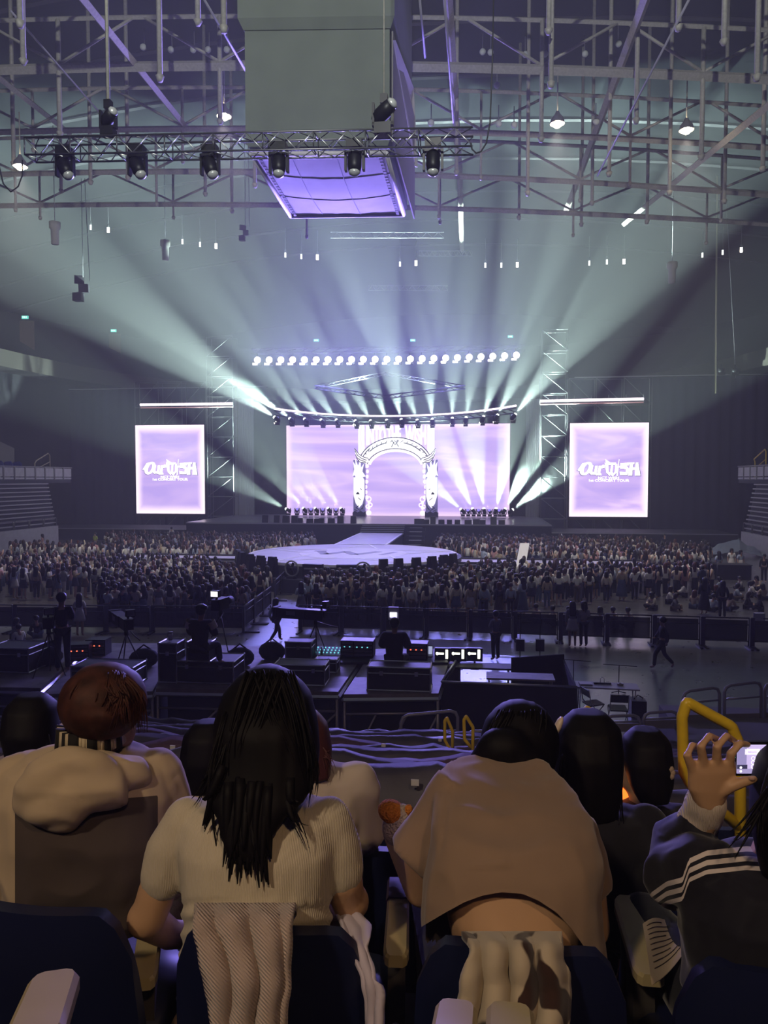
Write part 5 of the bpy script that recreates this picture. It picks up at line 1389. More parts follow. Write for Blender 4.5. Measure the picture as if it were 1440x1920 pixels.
def tripod(o, h, spread=.45, r_=.02):
    for k in range(3):
        a = R(90 + 120 * k); b = MB(); b.cyl((0, 0, h), (spread * math.cos(a), spread * math.sin(a), 0), r_, 6, r_ * .7); b.build('tripod_leg', M_BLK, o)
    b = MB(); b.cyl((0, 0, h - .05), (0, 0, h + .12), .06, 8); b.build('fluid_head', M_BLK, o)
M_SCREEN = emat('monitor_picture', (.85, .82, 1.0), 1.6)
M_SCREENB = emat('laptop_picture', (.55, .6, .9), .7)
M_RED = emat('red_led', (1, .12, .05), 3)
M_TEAL = emat('teal_led', (.2, .8, .9), 1.2)
def broadcast_camera(px, py, z, rz, label, long=True, h=1.15, sc=1.0):
    p = PZ(px, py, z)
    o = thing('broadcast_camera', label, 'camera', p, rz, 'broadcast cameras'); o.scale = (sc,) * 3
    tripod(o, h)
    b = MB(); b.box((0, 0, h + .28), (.26, .55, .3)); b.box((0, -.28, h + .32), (.2, .1, .2)); b.build('body', M_BLK, o)
    if long:
        b = MB(); b.box((0, .78, h + .28), (.30, 1.0, .30)); b.box((0, 1.3, h + .28), (.34, .12, .34)); b.build('box_lens', M_DARK, o)
        b = MB(); b.box((.16, .75, h + .3), (.01, .3, .12)); b.box((-.16, .75, h + .3), (.01, .3, .12)); b.build('lens_plate', M_GREY, o)
    else:
        b = MB(); b.cyl((0, .27, h + .28), (0, .6, h + .28), .10, 12, .13); b.build('lens', M_DARK, o)
    b = MB(); b.box((.03, -.32, h + .6), (.24, .14, .18)); b.box((0, -.2, h + .48), (.05, .05, .15)); b.build('viewfinder', M_BLK, o)
    b = MB(); b.box((.03, -.395, h + .6), (.2, .01, .14)); b.build('viewfinder_screen', M_SCREEN if 'lit' in label else M_GREY, o)
    b = MB(); b.tube([(.1, 0, h + .05), (.16, -.3, h - .05), (.2, -.62, h - .1)], .016, 6); b.build('pan_bar', M_BLK, o)
    return o
broadcast_camera(592, 1235, PZD, R(78), 'long box lens broadcast camera on tripod in the centre, lens to the left', True, 1.05, .82)
broadcast_camera(238, 1256, PZD, R(40), 'broadcast camera on splayed tripod between the two cameramen', True, 1.0, .85)
broadcast_camera(414, 1232, PZD, R(-8), 'broadcast camera with lit viewfinder before the seated cameraman', False, 1.2, .9)
broadcast_camera(93, 1266, PZD, R(30), 'broadcast camera on tripod held by the standing cameraman at left', False, 1.15, .85)

# crew
make_person('cameraman in black standing at the camera on the left platform', None, PZ(118, 1260, PZD), .5, 'phone', 'black', 'trousers', 'black', 'short', 'black', True, 1.10)
def seated_crew(px, py, z, rz, label, hatted=False, top='black', s=1.06):
    J = {'pel': (0, 0, .46), 'wai': (0, .02, .62), 'che': (0, .05, .84), 'nec': (0, .07, 1.0), 'hb': (0, .09, 1.07), 'hd': (0, .10, 1.14), 'ht': (0, .09, 1.21), 'shl': (-.19, .05, .94), 'shr': (.19, .05, .94), 'ell': (-.27, .12, .70), 'elr': (.27, .12, .70), 'wrl': (-.14, .38, .72), 'wrr': (.14, .38, .72), 'hal': (-.10, .45, .73), 'har': (.10, .45, .73),
         'hil': (-.1, .05, .45), 'hir': (.1, .05, .45), 'knl': (-.16, .45, .46), 'knr': (.2, .42, .44), 'anl': (-.16, .50, .08), 'anr': (.24, .42, .08), 'tol': (-.17, .64, .04), 'tor': (.26, .56, .04)}
    J = {k: Vector(v) for k, v in J.items()}
    p = PZ(px, py, z); o = thing('person', label, 'person', p, rz); o.scale = (s,) * 3
    link('body', limb_mesh('body', J, list(J), BODY_E, 0, M_SKIN), o)
    link('jacket', limb_mesh('jacket', J, UPL, BODY_E, .03, M_TOP[top], rad={'pel': (.16, .13), 'wai': (.17, .13), 'che': (.19, .14), 'shl': .075, 'shr': .075, 'ell': .055, 'elr': .055}), o)
    link('trousers', limb_mesh('trousers', J, LEGS, BODY_E, .02, M_BOT['black']), o)
    link('hair', hair_mesh('short', J).mesh('hair', M_HAIR['black']), o)
    if hatted:
        b = MB(); b.tube([(0, .09, 1.19), (0, .09, 1.25), (0, .09, 1.29)], [.125, .115, .05], 12); b.box((0, .22, 1.2), (.15, .12, .015)); b.build('cap', M_BLK, o)
    return o
sc_ = seated_crew(375, 1256, PZD + .42, -.05, 'cameraman in black jacket with pale sleeves and cap sitting on a flight case', True)
for sx in (-1, 1):
    b = MB(); b.tube([(sx * .20, .05, .96), (sx * .26, .09, .82)], [.10, .09], 10, False); b.build('sleeve_patch', M_TOP['cream'], sc_)
seated_crew(739, 1280, PZD - .08, 0, 'operator in black seen from behind at the centre desk', False, 'black', 1.12)
# operator's monitor on a pole
p = PZ(738, 1240, PZD); o = thing('monitor_stand', 'small lit monitor on a stand before the central operator', 'monitor', p)
b = MB(); b.cyl((0, 0, 0), (0, 0, 1.05), .025, 6); b.build('pole', M_BLK, o); b = MB(); b.box((0, 0, 1.17), (.24, .1, .3)); b.build('casing', M_WHITE, o); b = MB(); b.box((0, -.056, 1.14), (.17, .01, .12)); b.build('screen', M_SCREEN, o)
# cluttered long desk before the operator
def clutter(px, py, z, kind, label, rz=0.0):
    p = PZ(px, py, z)
    if kind == 'laptop':
        o = thing('laptop', label, 'laptop', p, rz); b = MB(); b.box((0, 0, .012), (.34, .24, .02)); b.build('keyboard_base', M_GREY, o); b = MB(); b.box((0, .13, .12), (.34, .015, .22), (R(-12), 0, 0)); b.build('lid', M_GREY, o); b = MB(); b.box((0, .118, .12), (.31, .008, .19), (R(-12), 0, 0)); b.build('screen', M_SCREENB, o)
    elif kind == 'rack':
        o = thing('equipment_rack', label, 'equipment', p, rz); b = MB(); b.box((0, 0, .2), (.5, .4, .4)); b.build('casing', M_BLK, o)
        for k in range(4):
            b = MB(); b.box((0, -.205, .07 + .09 * k), (.44, .012, .06)); b.build('panel', M_GREY, o)
        b = MB()
        for k in range(3): b.box((-.15 + .13 * k, -.214, .25), (.03, .006, .02))
        b.build('indicator', M_RED if 'red' in label else M_TEAL, o)
    elif kind == 'mixer':
        o = thing('control_desk', label, 'control desk', p, rz); b = MB(); b.prism([(-.4, -.25, 0), (-.4, .25, 0), (-.4, .25, .16), (-.4, -.25, .06)], (.8, 0, 0)); b.build('casing', M_GREY, o)
        b = MB()
        for i in range(8):
            for j in range(3): b.box((-.33 + .094 * i, -.15 + .14 * j, .10 + .028 * j), (.03, .03, .02))
        q = b.build('buttons', M_TEAL, o); q['kind'] = 'stuff'
    elif kind == 'bottle':
        o = thing('water_bottle', label, 'bottle', p, rz); b = MB(); b.tube([(0, 0, 0), (0, 0, .16), (0, 0, .2), (0, 0, .23)], [.035, .035, .015, .015], 8); b.build('bottle', M_PALE, o); b = MB(); b.cyl((0, 0, .23), (0, 0, .25), .018, 8); b.build('cap', M_WHITE, o)
    elif kind == 'bag':
        o = thing('equipment_bag', label, 'bag', p, rz); b = MB(); b.ell((0, 0, .2), .34, .25, .24, 10, 7); b.build('bag', M_CLOTH, o); b = MB(); b.tube([(-.15, 0, .4), (0, 0, .52), (.15, 0, .4)], .02, 5); b.build('strap', M_BLK, o)
    return o
# shelf / long table carrying the desk gear
def long_table(px0, px1, py, z, h, label, m=M_DARK):
    a, d = PZ(px0, py, z + h), PZ(px1, py, z + h); w_ = (d - a).length; c_ = (a + d) / 2
    o = thing('long_table', label, 'table', (c_.x, c_.y, z), math.atan2(d.y - a.y, d.x - a.x))
    b = MB(); b.box((0, .3, h - .02), (w_, .7, .04)); b.build('top', m, o)
    b = MB(); b.box((0, -.03, h / 2), (w_, .02, h - .06)); b.build('front_cloth', M_CLOTH, o)
    for sx in (-1, 1):
        b = MB(); b.box((sx * (w_ / 2 - .05), .3, h / 2 - .02), (.05, .6, h - .04)); b.build('leg', M_GREY, o)
long_table(590, 840, 1241, PZD - .9, .95, 'long dark desk with lit equipment before the central operator')
for px, py, k, lab in [(612, 1228, 'mixer', 'lit control desk beside the long-lens camera'), (660, 1228, 'rack', 'equipment rack left of the central operator'), (683, 1229, 'rack', 'second equipment rack beside the central operator'), (694, 1226, 'bottle', 'clear bottle between the racks and the operator'), (798, 1230, 'laptop', 'open laptop right of the central operator'), (783, 1234, 'rack', 'small rack with red lights right of the operator'), (603, 1232, 'bottle', 'bottle beside the lit control desk')]:
    clutter(px, py, PZD + .05, k, lab)
for px, py, k, lab, rz in [(150, 1236, 'rack', 'equipment rack with red lights on the left platform', .3), (75, 1232, 'rack', 'dark equipment rack at the left camera', -.2), (185, 1226, 'rack', 'lit box with red lights behind the tripod', .1), (128, 1224, 'bottle', 'yellow tinted bottle on the left platform', 0), (270, 1250, 'bag', 'black equipment bag beside the splayed tripod', .5), (450, 1248, 'bag', 'black bag right of the seated cameraman', .2), (510, 1236, 'bag', 'black backpack on the platform behind the centre case', 0), (90, 1246, 'bag', 'small dark bag at the cameraman\'s feet', .4)]:
    clutter(px, py, PZD, k, lab, rz)
# the three lit units
p0 = PZ(815, 1240, PZD); p1 = PZ(905, 1240, PZD)
for i in range(3):
    q = p0.lerp(p1, (i + .5) / 3)
    o = thing('lit_monitor', f'dark monitor with bright white key shaped picture, {ordinal(i + 1)} of the three', 'monitor', q, 0, 'three lit monitors')
    b = MB(); b.box((0, 0, .17), (.38, .1, .32)); b.build('casing', M_BLK, o)
    b = MB(); b.box((-.06, -.056, .2), (.18, .008, .045)); b.box((.10, -.056, .19), (.06, .008, .22)); b.ell((-.13, -.056, .2), .035, .006, .04, 8, 5); b.build('picture', emat('key_picture', (1, 1, .82), 2.6), o)
    b = MB(); b.cyl((0, 0, -.18), (0, 0, .02), .03, 6); b.box((0, 0, -.18), (.2, .15, .02)); b.build('foot', M_BLK, o)
# speakers on poles at the right and boom stands
for px, lab in ((975, 'slim pole stand with a small black speaker, left of two'), (1012, 'slim pole stand with a small black speaker, right of two')):
    p = PZ(px, 1243, 0.0); o = thing('speaker_stand', lab, 'speaker stand', p, 0, 'pole stands')
    b = MB(); b.cyl((0, 0, 0), (0, 0, 1.7), .018, 6); b.build('pole', M_BLK, o); b = MB(); b.box((0, 0, .62), (.28, .22, .4)); b.build('speaker', M_BLK, o)
    b = MB(); b.box((0, 0, 1.5), (.03, .03, .4)); b.build('antenna', M_BLK, o); b = MB(); b.tube([(-.25, 0, .02), (0, 0, .12), (.25, 0, .02)], .015, 5); b.build('feet', M_BLK, o)
for px, py, arm, lab in ((1075, 1289, -.5, 'thin boom stand beside the black desk box'), (1160, 1300, -.45, 'thin boom stand over the folding table')):
    p = PZ(px, py, 0); o = thing('boom_stand', lab, 'stand', p, 0, 'boom stands')
    b = MB(); b.cyl((0, 0, 0), (0, 0, .82), .014, 6); b.build('pole', M_BLK, o); b = MB(); b.cyl((arm, 0, .84), (.5, 0, .80), .01, 5); b.build('boom', M_BLK, o); b = MB(); b.tube([(-.2, 0, .02), (0, 0, .06), (.2, 0, .02)], .014, 5); b.build('feet', M_BLK, o)
# folding table with chairs on the open floor
a = PZ(1137, 1336, 0)
o = thing('folding_table', 'white folding table with cables on the open floor at right', 'table', (a.x, a.y, 0), R(-3))
b = MB(); b.box((0, 0, .72), (1.6, .6, .035)); b.build('top', mat('table_top_pale', (.45, .43, .48), .4), o)
for sx in (-.72, .72):
    for sy in (-.25, .25):
        b = MB(); b.cyl((sx, sy, 0), (sx * .96, sy, .71), .016, 6); b.build('leg', M_WHITE, o)
for x, y_, nm, lab in ((-.55, .0, 'notebook', 'closed notebook on the folding table'), (-.1, .1, 'power_strip', 'power strip with cable loop on the folding table'), (.35, .05, 'tissue_pack', 'small white pack on the folding table')):
    q = thing(nm, lab, nm.replace('_', ' '), (a.x + x, a.y + y_, .738))
    if nm == 'notebook':
        b = MB(); b.box((0, 0, .015), (.34, .24, .028)); b.build('cover', M_GREY, q); b = MB(); b.box((.005, 0, .032), (.32, .22, .004)); b.build('label_sheet', M_WHITE, q)
    elif nm == 'power_strip':
        b = MB(); b.box((0, 0, .02), (.45, .08, .04)); b.build('strip', M_BLK, q); b = MB(); b.tube([(-.05, 0, .03), (-.05, 0, .14), (0, 0, .18), (.05, 0, .14), (.05, 0, .03)], .008, 5); b.build('cable', M_BLK, q)
    else:
        b = MB(); b.box((0, 0, .025), (.16, .1, .05)); b.build('pack', M_WHITE, q); b = MB(); b.box((0, 0, .055), (.05, .03, .02)); b.build('tissue', M_WHITE, q)
def folding_chair(px, py, rz, label):
    p = PZ(px, py, 0); o = thing('folding_chair', label, 'chair', p, rz, 'black folding chairs')
    b = MB(); b.box((0, 0, .44), (.42, .4, .03), (R(4), 0, 0)); b.build('seat', M_BLK, o)
    b = MB(); b.box((0, -.22, .74), (.42, .025, .2), (R(14), 0, 0)); b.build('backrest', M_BLK, o)
    for sx in (-.22, .22):
        b = MB(); b.tube([(sx, -.25, .86), (sx, -.18, .5), (sx, .25, 0)], .013, 6); b.build('leg', M_TUBE, o); b = MB(); b.tube([(sx, .18, .45), (sx, -.25, 0)], .013, 6); b.build('leg', M_TUBE, o)
folding_chair(1112, 1350, R(-70), 'black folding chair turned sideways under the folding table')
folding_chair(1158, 1360, R(0), 'black folding chair facing the folding table')
a = PZ(1197, 1345, 0)
o = thing('black_crate', 'black crate with cables beside the folding table', 'crate', a); b = MB(); b.box((0, .15, .22), (.38, .45, .44)); b.build('body', M_BLK, o); b = MB(); b.tube([(-.1, .1, .45), (0, .1, .56), (.08, .2, .5), (.15, .2, .45)], .015, 5); b.build('cable', M_BCAB, o)
# ------------------------------------------------------------------ seating tier in front of the camera
def rowY(k): return 1.48 + .9 * (k - 1)
def rowZ(k): return 4.46 - .28 * (k - 1)
M_STEPC = mat('tier_concrete', (.07, .07, .08), .8, noise=.2, nscale=3)
tier = thing('seating_tier', 'dark concrete seating tier stepping down towards the arena floor', 'grandstand', (0, 6, 0)); tier['kind'] = 'structure'
for k in range(-2, 14):
    b = MB(); b.bbox((-13, rowY(k) - .45 - 6, 0), (13, rowY(k) + .45 - 6, rowZ(k))); b.build('step', M_STEPC, tier)
b = MB(); b.bbox((-13, rowY(13) + .45 - 6, 0), (13, rowY(13) + .6 - 6, rowZ(13) + .25)); b.build('front_wall', M_SLOPE, tier)
a = PX(1265, 1352, 13.6); b = MB(); b.bbox((a.x, rowY(13) + .6 - 6, 0), (12.5, 15.2 - 6, PX(1300, 1352, 13.8).z)); b.build('corner_ledge', M_SLOPE, tier)
# rails on the front wall
M_FR = mat('front_rail_grey', (.30, .30, .36), .4, .3)
def front_rail(x0, x1, yt0, yt1, yb, d, label, panel=0):
    a, b0, c, e = PX(x0, yb, d), PX(x0, yt0, d), PX(x1, yt1, d), PX(x1, yb, d)
    o = thing('front_rail', label, 'railing', a, 0, 'grey rails along the tier front')
    f = lambda p: p - a
    rr_ = .12; up_ = (b0 - a).normalized(); al = (c - b0).normalized()
    b = MB(); b.tube([f(a), f(b0) - up_ * rr_, f(b0) - up_ * rr_ * .3 + al * rr_ * .3, f(b0) + al * rr_, f(c) - al * rr_, f(c) - al * rr_ * .3 - up_ * rr_ * .3, f(c) - up_ * rr_, f(e)], .03, 7); b.build('hoop', M_FR, o)
    b = MB(); b.cyl(f(a.lerp(b0, .62)), f(e.lerp(c, .62)), .02, 6); b.build('middle_bar', M_FR, o)
    if panel:
        b = MB(); q = [f(a), f(e), f(e.lerp(c, panel)), f(a.lerp(b0, panel))]; b.prism(q, (0, .02, 0)); b.build('panel', M_SLOPE, o)
FRL = [(752, 858, 1342, 1332, 1432, 12.7, 0.42), (640, 736, 1385, 1384, 1425, 12.7, 0.5), (550, 626, 1384, 1383, 1425, 12.7, 0.5), (240, 312, 1371, 1370, 1420, 12.7, .5), (322, 398, 1371, 1372, 1420, 12.7, .5), (100, 205, 1325, 1328, 1420, 12.7, .3), (0, 92, 1362, 1362, 1420, 12.7, .4), (872, 985, 1372, 1368, 1425, 12.7, .5), (1135, 1200, 1343, 1341, 1372, 13.4, .5), (1206, 1271, 1337, 1333, 1366, 13.6, .5), (1281, 1349, 1297, 1288, 1352, 13.8, .2), (1358, 1427, 1286, 1278, 1352, 14, .2), (1434, 1500, 1282, 1274, 1350, 14, .2)]
for i, (x0, x1, a_, c_, yb, d, pn) in enumerate(sorted(FRL)):
    front_rail(x0, x1, a_, c_, yb, d, f'grey rounded rail on the tier front, {ordinal(i + 1)} from the left', pn)
# yellow aisle handrails
M_YELF = mat('yellow_handrail', (.85, .60, .03), .3, spec=.5, noise=.08, nscale=20)
def yellow_rail(pts, d, r_, label, posts=()):
    P = [PX(x, y, dd if False else d) for x, y in pts]; a = P[0]
    o = thing('aisle_handrail', label, 'handrail', a, 0, 'yellow aisle handrails')
    # round the corners
    out = []
    for i, p in enumerate(P):
        if 0 < i < len(P) - 1:
            for t in (.25, .12, .04): out.append(p.lerp(P[i - 1], t))
            for t in (.04, .12, .25): out.append(p.lerp(P[i + 1], t))
        else: out.append(p)
    b = MB(); b.tube([p - a for p in out], r_, 10); b.build('hoop', M_YELF, o)
    for x0, y0, x1, y1 in posts:
        b = MB(); b.cyl(PX(x0, y0, d) - a, PX(x1, y1, d) - a, r_, 10); b.build('post', M_YELF, o)
    return o
yellow_rail([(1388, 1640), (1388, 1400), (1372, 1362), (1288, 1316), (1279, 1345), (1282, 1448), (1296, 1472), (1388, 1552)], 3.1, .023, 'big yellow aisle handrail beside the raised phone')
yellow_rail([(1165, 1460), (1162, 1400), (1150, 1362), (1100, 1328), (1092, 1345), (1094, 1420)], 5.2, .022, 'yellow aisle handrail behind the dark-haired heads')
yellow_rail([(848, 1425), (849, 1372), (838, 1346), (834, 1352), (834, 1388), (842, 1402), (843, 1425)], 8.8, .019, 'small yellow aisle handrail, left of three')
yellow_rail([(886, 1420), (887, 1364), (874, 1343), (870, 1350), (871, 1386), (883, 1402)], 8.2, .019, 'small yellow aisle handrail, middle of three')
yellow_rail([(940, 1420), (938, 1360), (925, 1339), (920, 1346), (921, 1386), (936, 1402)], 7.6, .019, 'small yellow aisle handrail, right of three half behind a head')
# black cloths over the empty rows
M_COVER = mat('seat_cover_cloth', (.05, .045, .075), .55, spec=.5, noise=.4, nscale=2.5, bump=.5, bscale=7)
M_COVER2 = mat('seat_cover_plum', (.085, .045, .085), .55, spec=.5, noise=.3, nscale=2.5, bump=.5, bscale=7)
rn = random.Random(3)
for k in range(4, 14):
    yy, zz = rowY(k), rowZ(k); g = []
    prof = [(-.16, .30), (-.12, .62), (-.05, .80), (.03, .84), (.14, .76), (.34, .62), (.55, .52), (.60, .30)]
    n = 150
    for (dy, dz) in prof:
        rw_ = []
        for i in range(n + 1):
            x = -9 + 18 * i / n
            ph = x / .5 + k * .37
            sag = .03 * abs(math.sin(math.pi * ph)) ** .7 * (1 if dz > .5 else .2)
            nz_ = mnoise.noise(Vector((x * .7, k * 3.1 + dy * 2, dz))) * .10 + mnoise.noise(Vector((x * 2.2 + dy * 3, k * 2.3 + dy * 9, dz * 4))) * .05 + (.05 if k < 8 else .02) * (1 - 2 * abs(mnoise.noise(Vector((x * 1.1 + dy * 2, k * 5.7 + dy * 4, dz * 2)))))
            rw_.append((x, dy + nz_ * .8, dz - sag + nz_))
        g.append(rw_)
    b = MB(); b.sheet(g)
    w_ = {4: 'nearest', 13: 'farthest'}.get(k)
    o = b.build('seat_cover', M_COVER2 if k in (6, 9) else M_COVER, None, (0, yy, zz))
    tag(o, f'crumpled dark cloth covering the {w_ if w_ else ordinal(k - 3)} empty seat row' + ('' if w_ else ' from the camera'), 'seat cover', 'cloths over the empty rows')
    if k in (4, 5, 6, 8, 10):
        for j in range(3):
            x = rn.uniform(-1.5, .6) if j < 2 else rn.uniform(-3, -1.4)
            q = thing('cloth_tag', f'small white tag on the dark cloth of row {ordinal(k - 3)}, {ordinal(j + 1)} one', 'tag', (x, yy - .06, zz + .84), 0, 'white tags on the seat cloths')
            b = MB(); b.box((0, 0, .015), (.045, .008, .035)); b.build('tag', M_WHITE, q); b = MB(); b.box((0, .012, -.005), (.02, .02, .02)); b.build('clip', M_GREY, q)

# ---- arena seats of the occupied rows
M_SEAT = mat('arena_seat_navy', (.006, .010, .045), .42, spec=.5, noise=.1, nscale=5)
M_ARM = mat('armrest_cream', (.50, .41, .22), .5, noise=.06, nscale=9)
M_ARMP = mat('armrest_violet_cap', (.06, .02, .09), .5)
M_BRK = mat('seat_bracket', (.10, .09, .08), .5, .4)
def seat_meshes():
    def plate(w_, h_, th, curve, n=14, m=8):
        b = MB(); F = []
        for s_ in (-1, 1):
            gr = []
            for j in range(m + 1):
                v = j / m; row_ = []
                for i in range(n + 1):
                    u = -1 + 2 * i / n
                    # rounded upper corners
                    top = h_ - .11 * max(0, (abs(u) - .62) / .38) ** 2.4
                    x = u * w_ / 2 * (1 - .05 * v * v); z = v * top
                    y = -.05 * v + curve * u * u + s_ * th / 2 * (1 - .6 * abs(u) ** 6) * (1 - .55 * v ** 8)
                    row_.append((x, y, z))
                gr.append(row_ if s_ > 0 else row_[::-1])
            F.append(gr); b.sheet(gr)
        # rim
        front, back = F[1], [r_[::-1] for r_ in F[0]]
        loopf = [front[j][0] for j in range(m + 1)] + [front[m][i] for i in range(1, n + 1)] + [front[j][n] for j in range(m - 1, -1, -1)]
        loopb = [back[j][0] for j in range(m + 1)] + [back[m][i] for i in range(1, n + 1)] + [back[j][n] for j in range(m - 1, -1, -1)]
        b.sheet([loopf, loopb]); return b
    bk = plate(.435, .46, .075, .035).mesh('backrest', M_SEAT)
    b = MB(); b.tube([(0, .06, .40), (0, .30, .44), (0, .46, .43)], [(.20, .035), (.21, .04), (.19, .03)], 12); pan = b.mesh('seat_pan', M_SEAT)
    b = MB(); b.box((0, -.02, .2), (.06, .05, .42)); b.box((0, .1, .36), (.3, .3, .03)); b.box((0, .02, .01), (.2, .16, .02)); st_ = b.mesh('stand', M_BRK)
    return bk, pan, st_
SBK, SPAN, SSTD = seat_meshes()
def arena_seat(x, k, label, rz=0.0):
    o = thing('arena_seat', label, 'seat', (x, rowY(k), rowZ(k)), rz, 'navy arena seats near the camera')
    link('backrest', SBK, o, (0, 0, .36)); link('seat_pan', SPAN, o); link('stand', SSTD, o)
    return o
x1 = [PX(p, 1740, 1.45).x for p in (-12, 484, 976, 1466)]
for x, lab in zip(x1, ['navy arena seat at the lower left corner', 'navy arena seat with the knitted cardigan over its back', 'navy arena seat with the printed towel over its back', 'navy arena seat at the lower right corner']):
    arena_seat(x, 1, lab, 0)
x2 = [PX(p, 1600, 2.34).x for p in (118, 415, 712, 1008, 1300)]
for x, lab in zip(x2, ['navy arena seat of the person in the beige hooded jacket', 'navy arena seat before the dark-haired woman', 'navy arena seat between the woman and the bending person', 'navy arena seat before the bending person', 'navy arena seat before the person with the raised phone']):
    arena_seat(x, 2, lab, 0)
x3 = [PX(p, 1530, 3.2).x for p in (60, 270, 485, 695, 905, 1120, 1330)]
for i, x in enumerate(x3):
    arena_seat(x, 3, f'navy arena seat in the third row down, {ordinal(i + 1)} from the left', 0)
def armrest(far, near, w_, label, zf, cap=False):
    A_, B_ = PX(*far), PX(*near)
    o = thing('armrest', label, 'armrest', (B_.x, B_.y, zf), 0, 'cream armrests')
    L_ = lambda p: p - Vector((B_.x, B_.y, zf))
    d = (A_ - B_); sd = Vector((d.y, -d.x, 0)).normalized() * w_ / 2; up_ = Vector((0, 0, .018))
    rings = []
    for t, s_ in ((0, .55), (.03, .85), (.1, 1), (.9, .95), (.97, .8), (1, .5)):
        c_ = B_ + d * t
        rings.append([L_(c_ + sd * s_ * q + up_ * r_) for q, r_ in ((-1, -.6), (-1, .5), (-.8, 1), (.8, 1), (1, .5), (1, -.6))])
    b = MB(); b.loft(rings, True, 0, False); b.build('pad', M_ARM, o)
    if cap:
        b = MB(); c_ = B_ + d * .86; b.loft([[L_(B_ + d * t + sd * 1.06 * q + up_ * r_) for q, r_ in ((-1, -.7), (-1, .6), (-.8, 1.25), (.8, 1.25), (1, .6), (1, -.7))] for t in (.72, 1.02)], True, 0, False); b.build('end_cap', M_ARMP, o)
    b = MB(); q = L_(B_ + d * .25) - up_; e = L_(B_ + d * .55) - up_
    b.prism([q + sd * .7, e + sd * .7, Vector((e.x, e.y - .05, 0)) + sd * .7, Vector((q.x, q.y - .05, 0)) + sd * .7], -sd * 1.4); b.build('support', M_BRK, o)
    for t in (.15,):
        b = MB(); c_ = L_(B_) ; b.cyl(c_ + Vector((0, -.012, -.16)), c_ + Vector((0, .01, -.16)), .012, 8); b.build('bolt', M_ALU, o)
armrest((1172, 1690, 2.02), (1222, 1842, 1.70), .072, 'cream armrest right of the bending person', rowZ(1))
armrest((748, 1662, 2.02), (742, 1806, 1.70), .060, 'cream armrest with dark violet cap between the woman and the bending person', rowZ(1), True)
armrest((290, 1690, 2.02), (268, 1850, 1.70), .060, 'cream armrest between the lower left seat and the cardigan seat', rowZ(1))
armrest((105, 1838, 1.25), (60, 1960, 1.08), .085, 'cream armrest in the lower left foreground', rowZ(0))
armrest((857, 1893, 1.22), (845, 1990, 1.09), .072, 'pale armrest end at the bottom edge, left of two', rowZ(0))
armrest((956, 1898, 1.22), (960, 1990, 1.09), .080, 'pale armrest end at the bottom edge, right of two', rowZ(0))
armrest((704, 1528, 2.9), (698, 1580, 2.62), .055, 'dark capped armrest in the second row', rowZ(2), True)
# ------------------------------------------------------------------ spectators close to the camera
FWD = Vector((CF.x, CF.y, 0)).normalized()
def organic(mb, m, voxel=.012, smooth=6, fold=None, keep=None, root=Vector((0, 0, 0)), matfn=None, name='cloth', snap=None, attrfn=None):
    me = mb.mesh('tmp', m if isinstance(m, (list, tuple)) else [m])
    o = bpy.data.objects.new('tmp', me); COL.objects.link(o)
    md = o.modifiers.new('r', 'REMESH'); md.mode = 'VOXEL'; md.voxel_size = voxel; md.use_smooth_shade = True
    if smooth:
        sm = o.modifiers.new('s', 'SMOOTH'); sm.factor = .5; sm.iterations = smooth
    dg = bpy.context.evaluated_depsgraph_get()
    ev = bpy.data.meshes.new_from_object(o.evaluated_get(dg))
    bpy.data.objects.remove(o); bpy.data.meshes.remove(me)
    vs = [v.co.copy() for v in ev.vertices]; ns = [v.normal.copy() for v in ev.vertices]
    fs = [tuple(p.vertices) for p in ev.polygons]
    bpy.data.meshes.remove(ev)
    if fold: vs = [v + n * fold(v) for v, n in zip(vs, ns)]
    if keep:
        ok = [keep(v) for v in vs]
        if snap:
            fs = [f for f in fs if any(ok[i] for i in f)]
            vs = [v if k_ else snap(v) for v, k_ in zip(vs, ok)]
        else:
            fs = [f for f in fs if all(ok[i] for i in f)]
        used = sorted({i for f in fs for i in f}); mp = {i: j for j, i in enumerate(used)}
        vs = [vs[i] for i in used]; fs = [tuple(mp[i] for i in f) for f in fs]
    out = bpy.data.meshes.new(name); out.from_pydata([tuple(v - root) for v in vs], [], fs)
    for mm in (m if isinstance(m, (list, tuple)) else [m]): out.materials.append(mm)
    out.polygons.foreach_set('use_smooth', [True] * len(fs))
    if attrfn:
        at = out.attributes.new('band', 'FLOAT', 'POINT'); at.data.foreach_set('value', [attrfn(v) for v in vs])
    if matfn: out.polygons.foreach_set('material_index', [matfn(sum((vs[i] for i in f), Vector()) / len(f)) for f in fs])
    out.update()
    return out
def sect(mb, secs, n=20, caps=True):        # sections: px, py, depth, half width px, half thickness m, lean of the ring
    rings = []
    for s_ in secs:
        px, py, d, hw, th = s_[:5]; tl = s_[5] if len(s_) > 5 else 0.0
        c = PX(px, py, d); rx = hw * d / FPX
        fw = (FWD * math.cos(tl) + Vector((0, 0, 1)) * math.sin(tl))
        rings.append([c + CR * (rx * math.copysign(abs(math.cos(2 * math.pi * k / n)) ** .85, math.cos(2 * math.pi * k / n))) + fw * (th * math.copysign(abs(math.sin(2 * math.pi * k / n)) ** .85, math.sin(2 * math.pi * k / n))) for k in range(n)])
    mb.loft(rings, caps); return mb
def chain(mb, pts, rs, n=12):
    P = [PX(*p) for p in pts]; mb.tube(P, rs, n)
    mb.ell(P[0], rs[0], rs[0], rs[0], 10, 6); mb.ell(P[-1], rs[-1], rs[-1], rs[-1], 10, 6); return mb
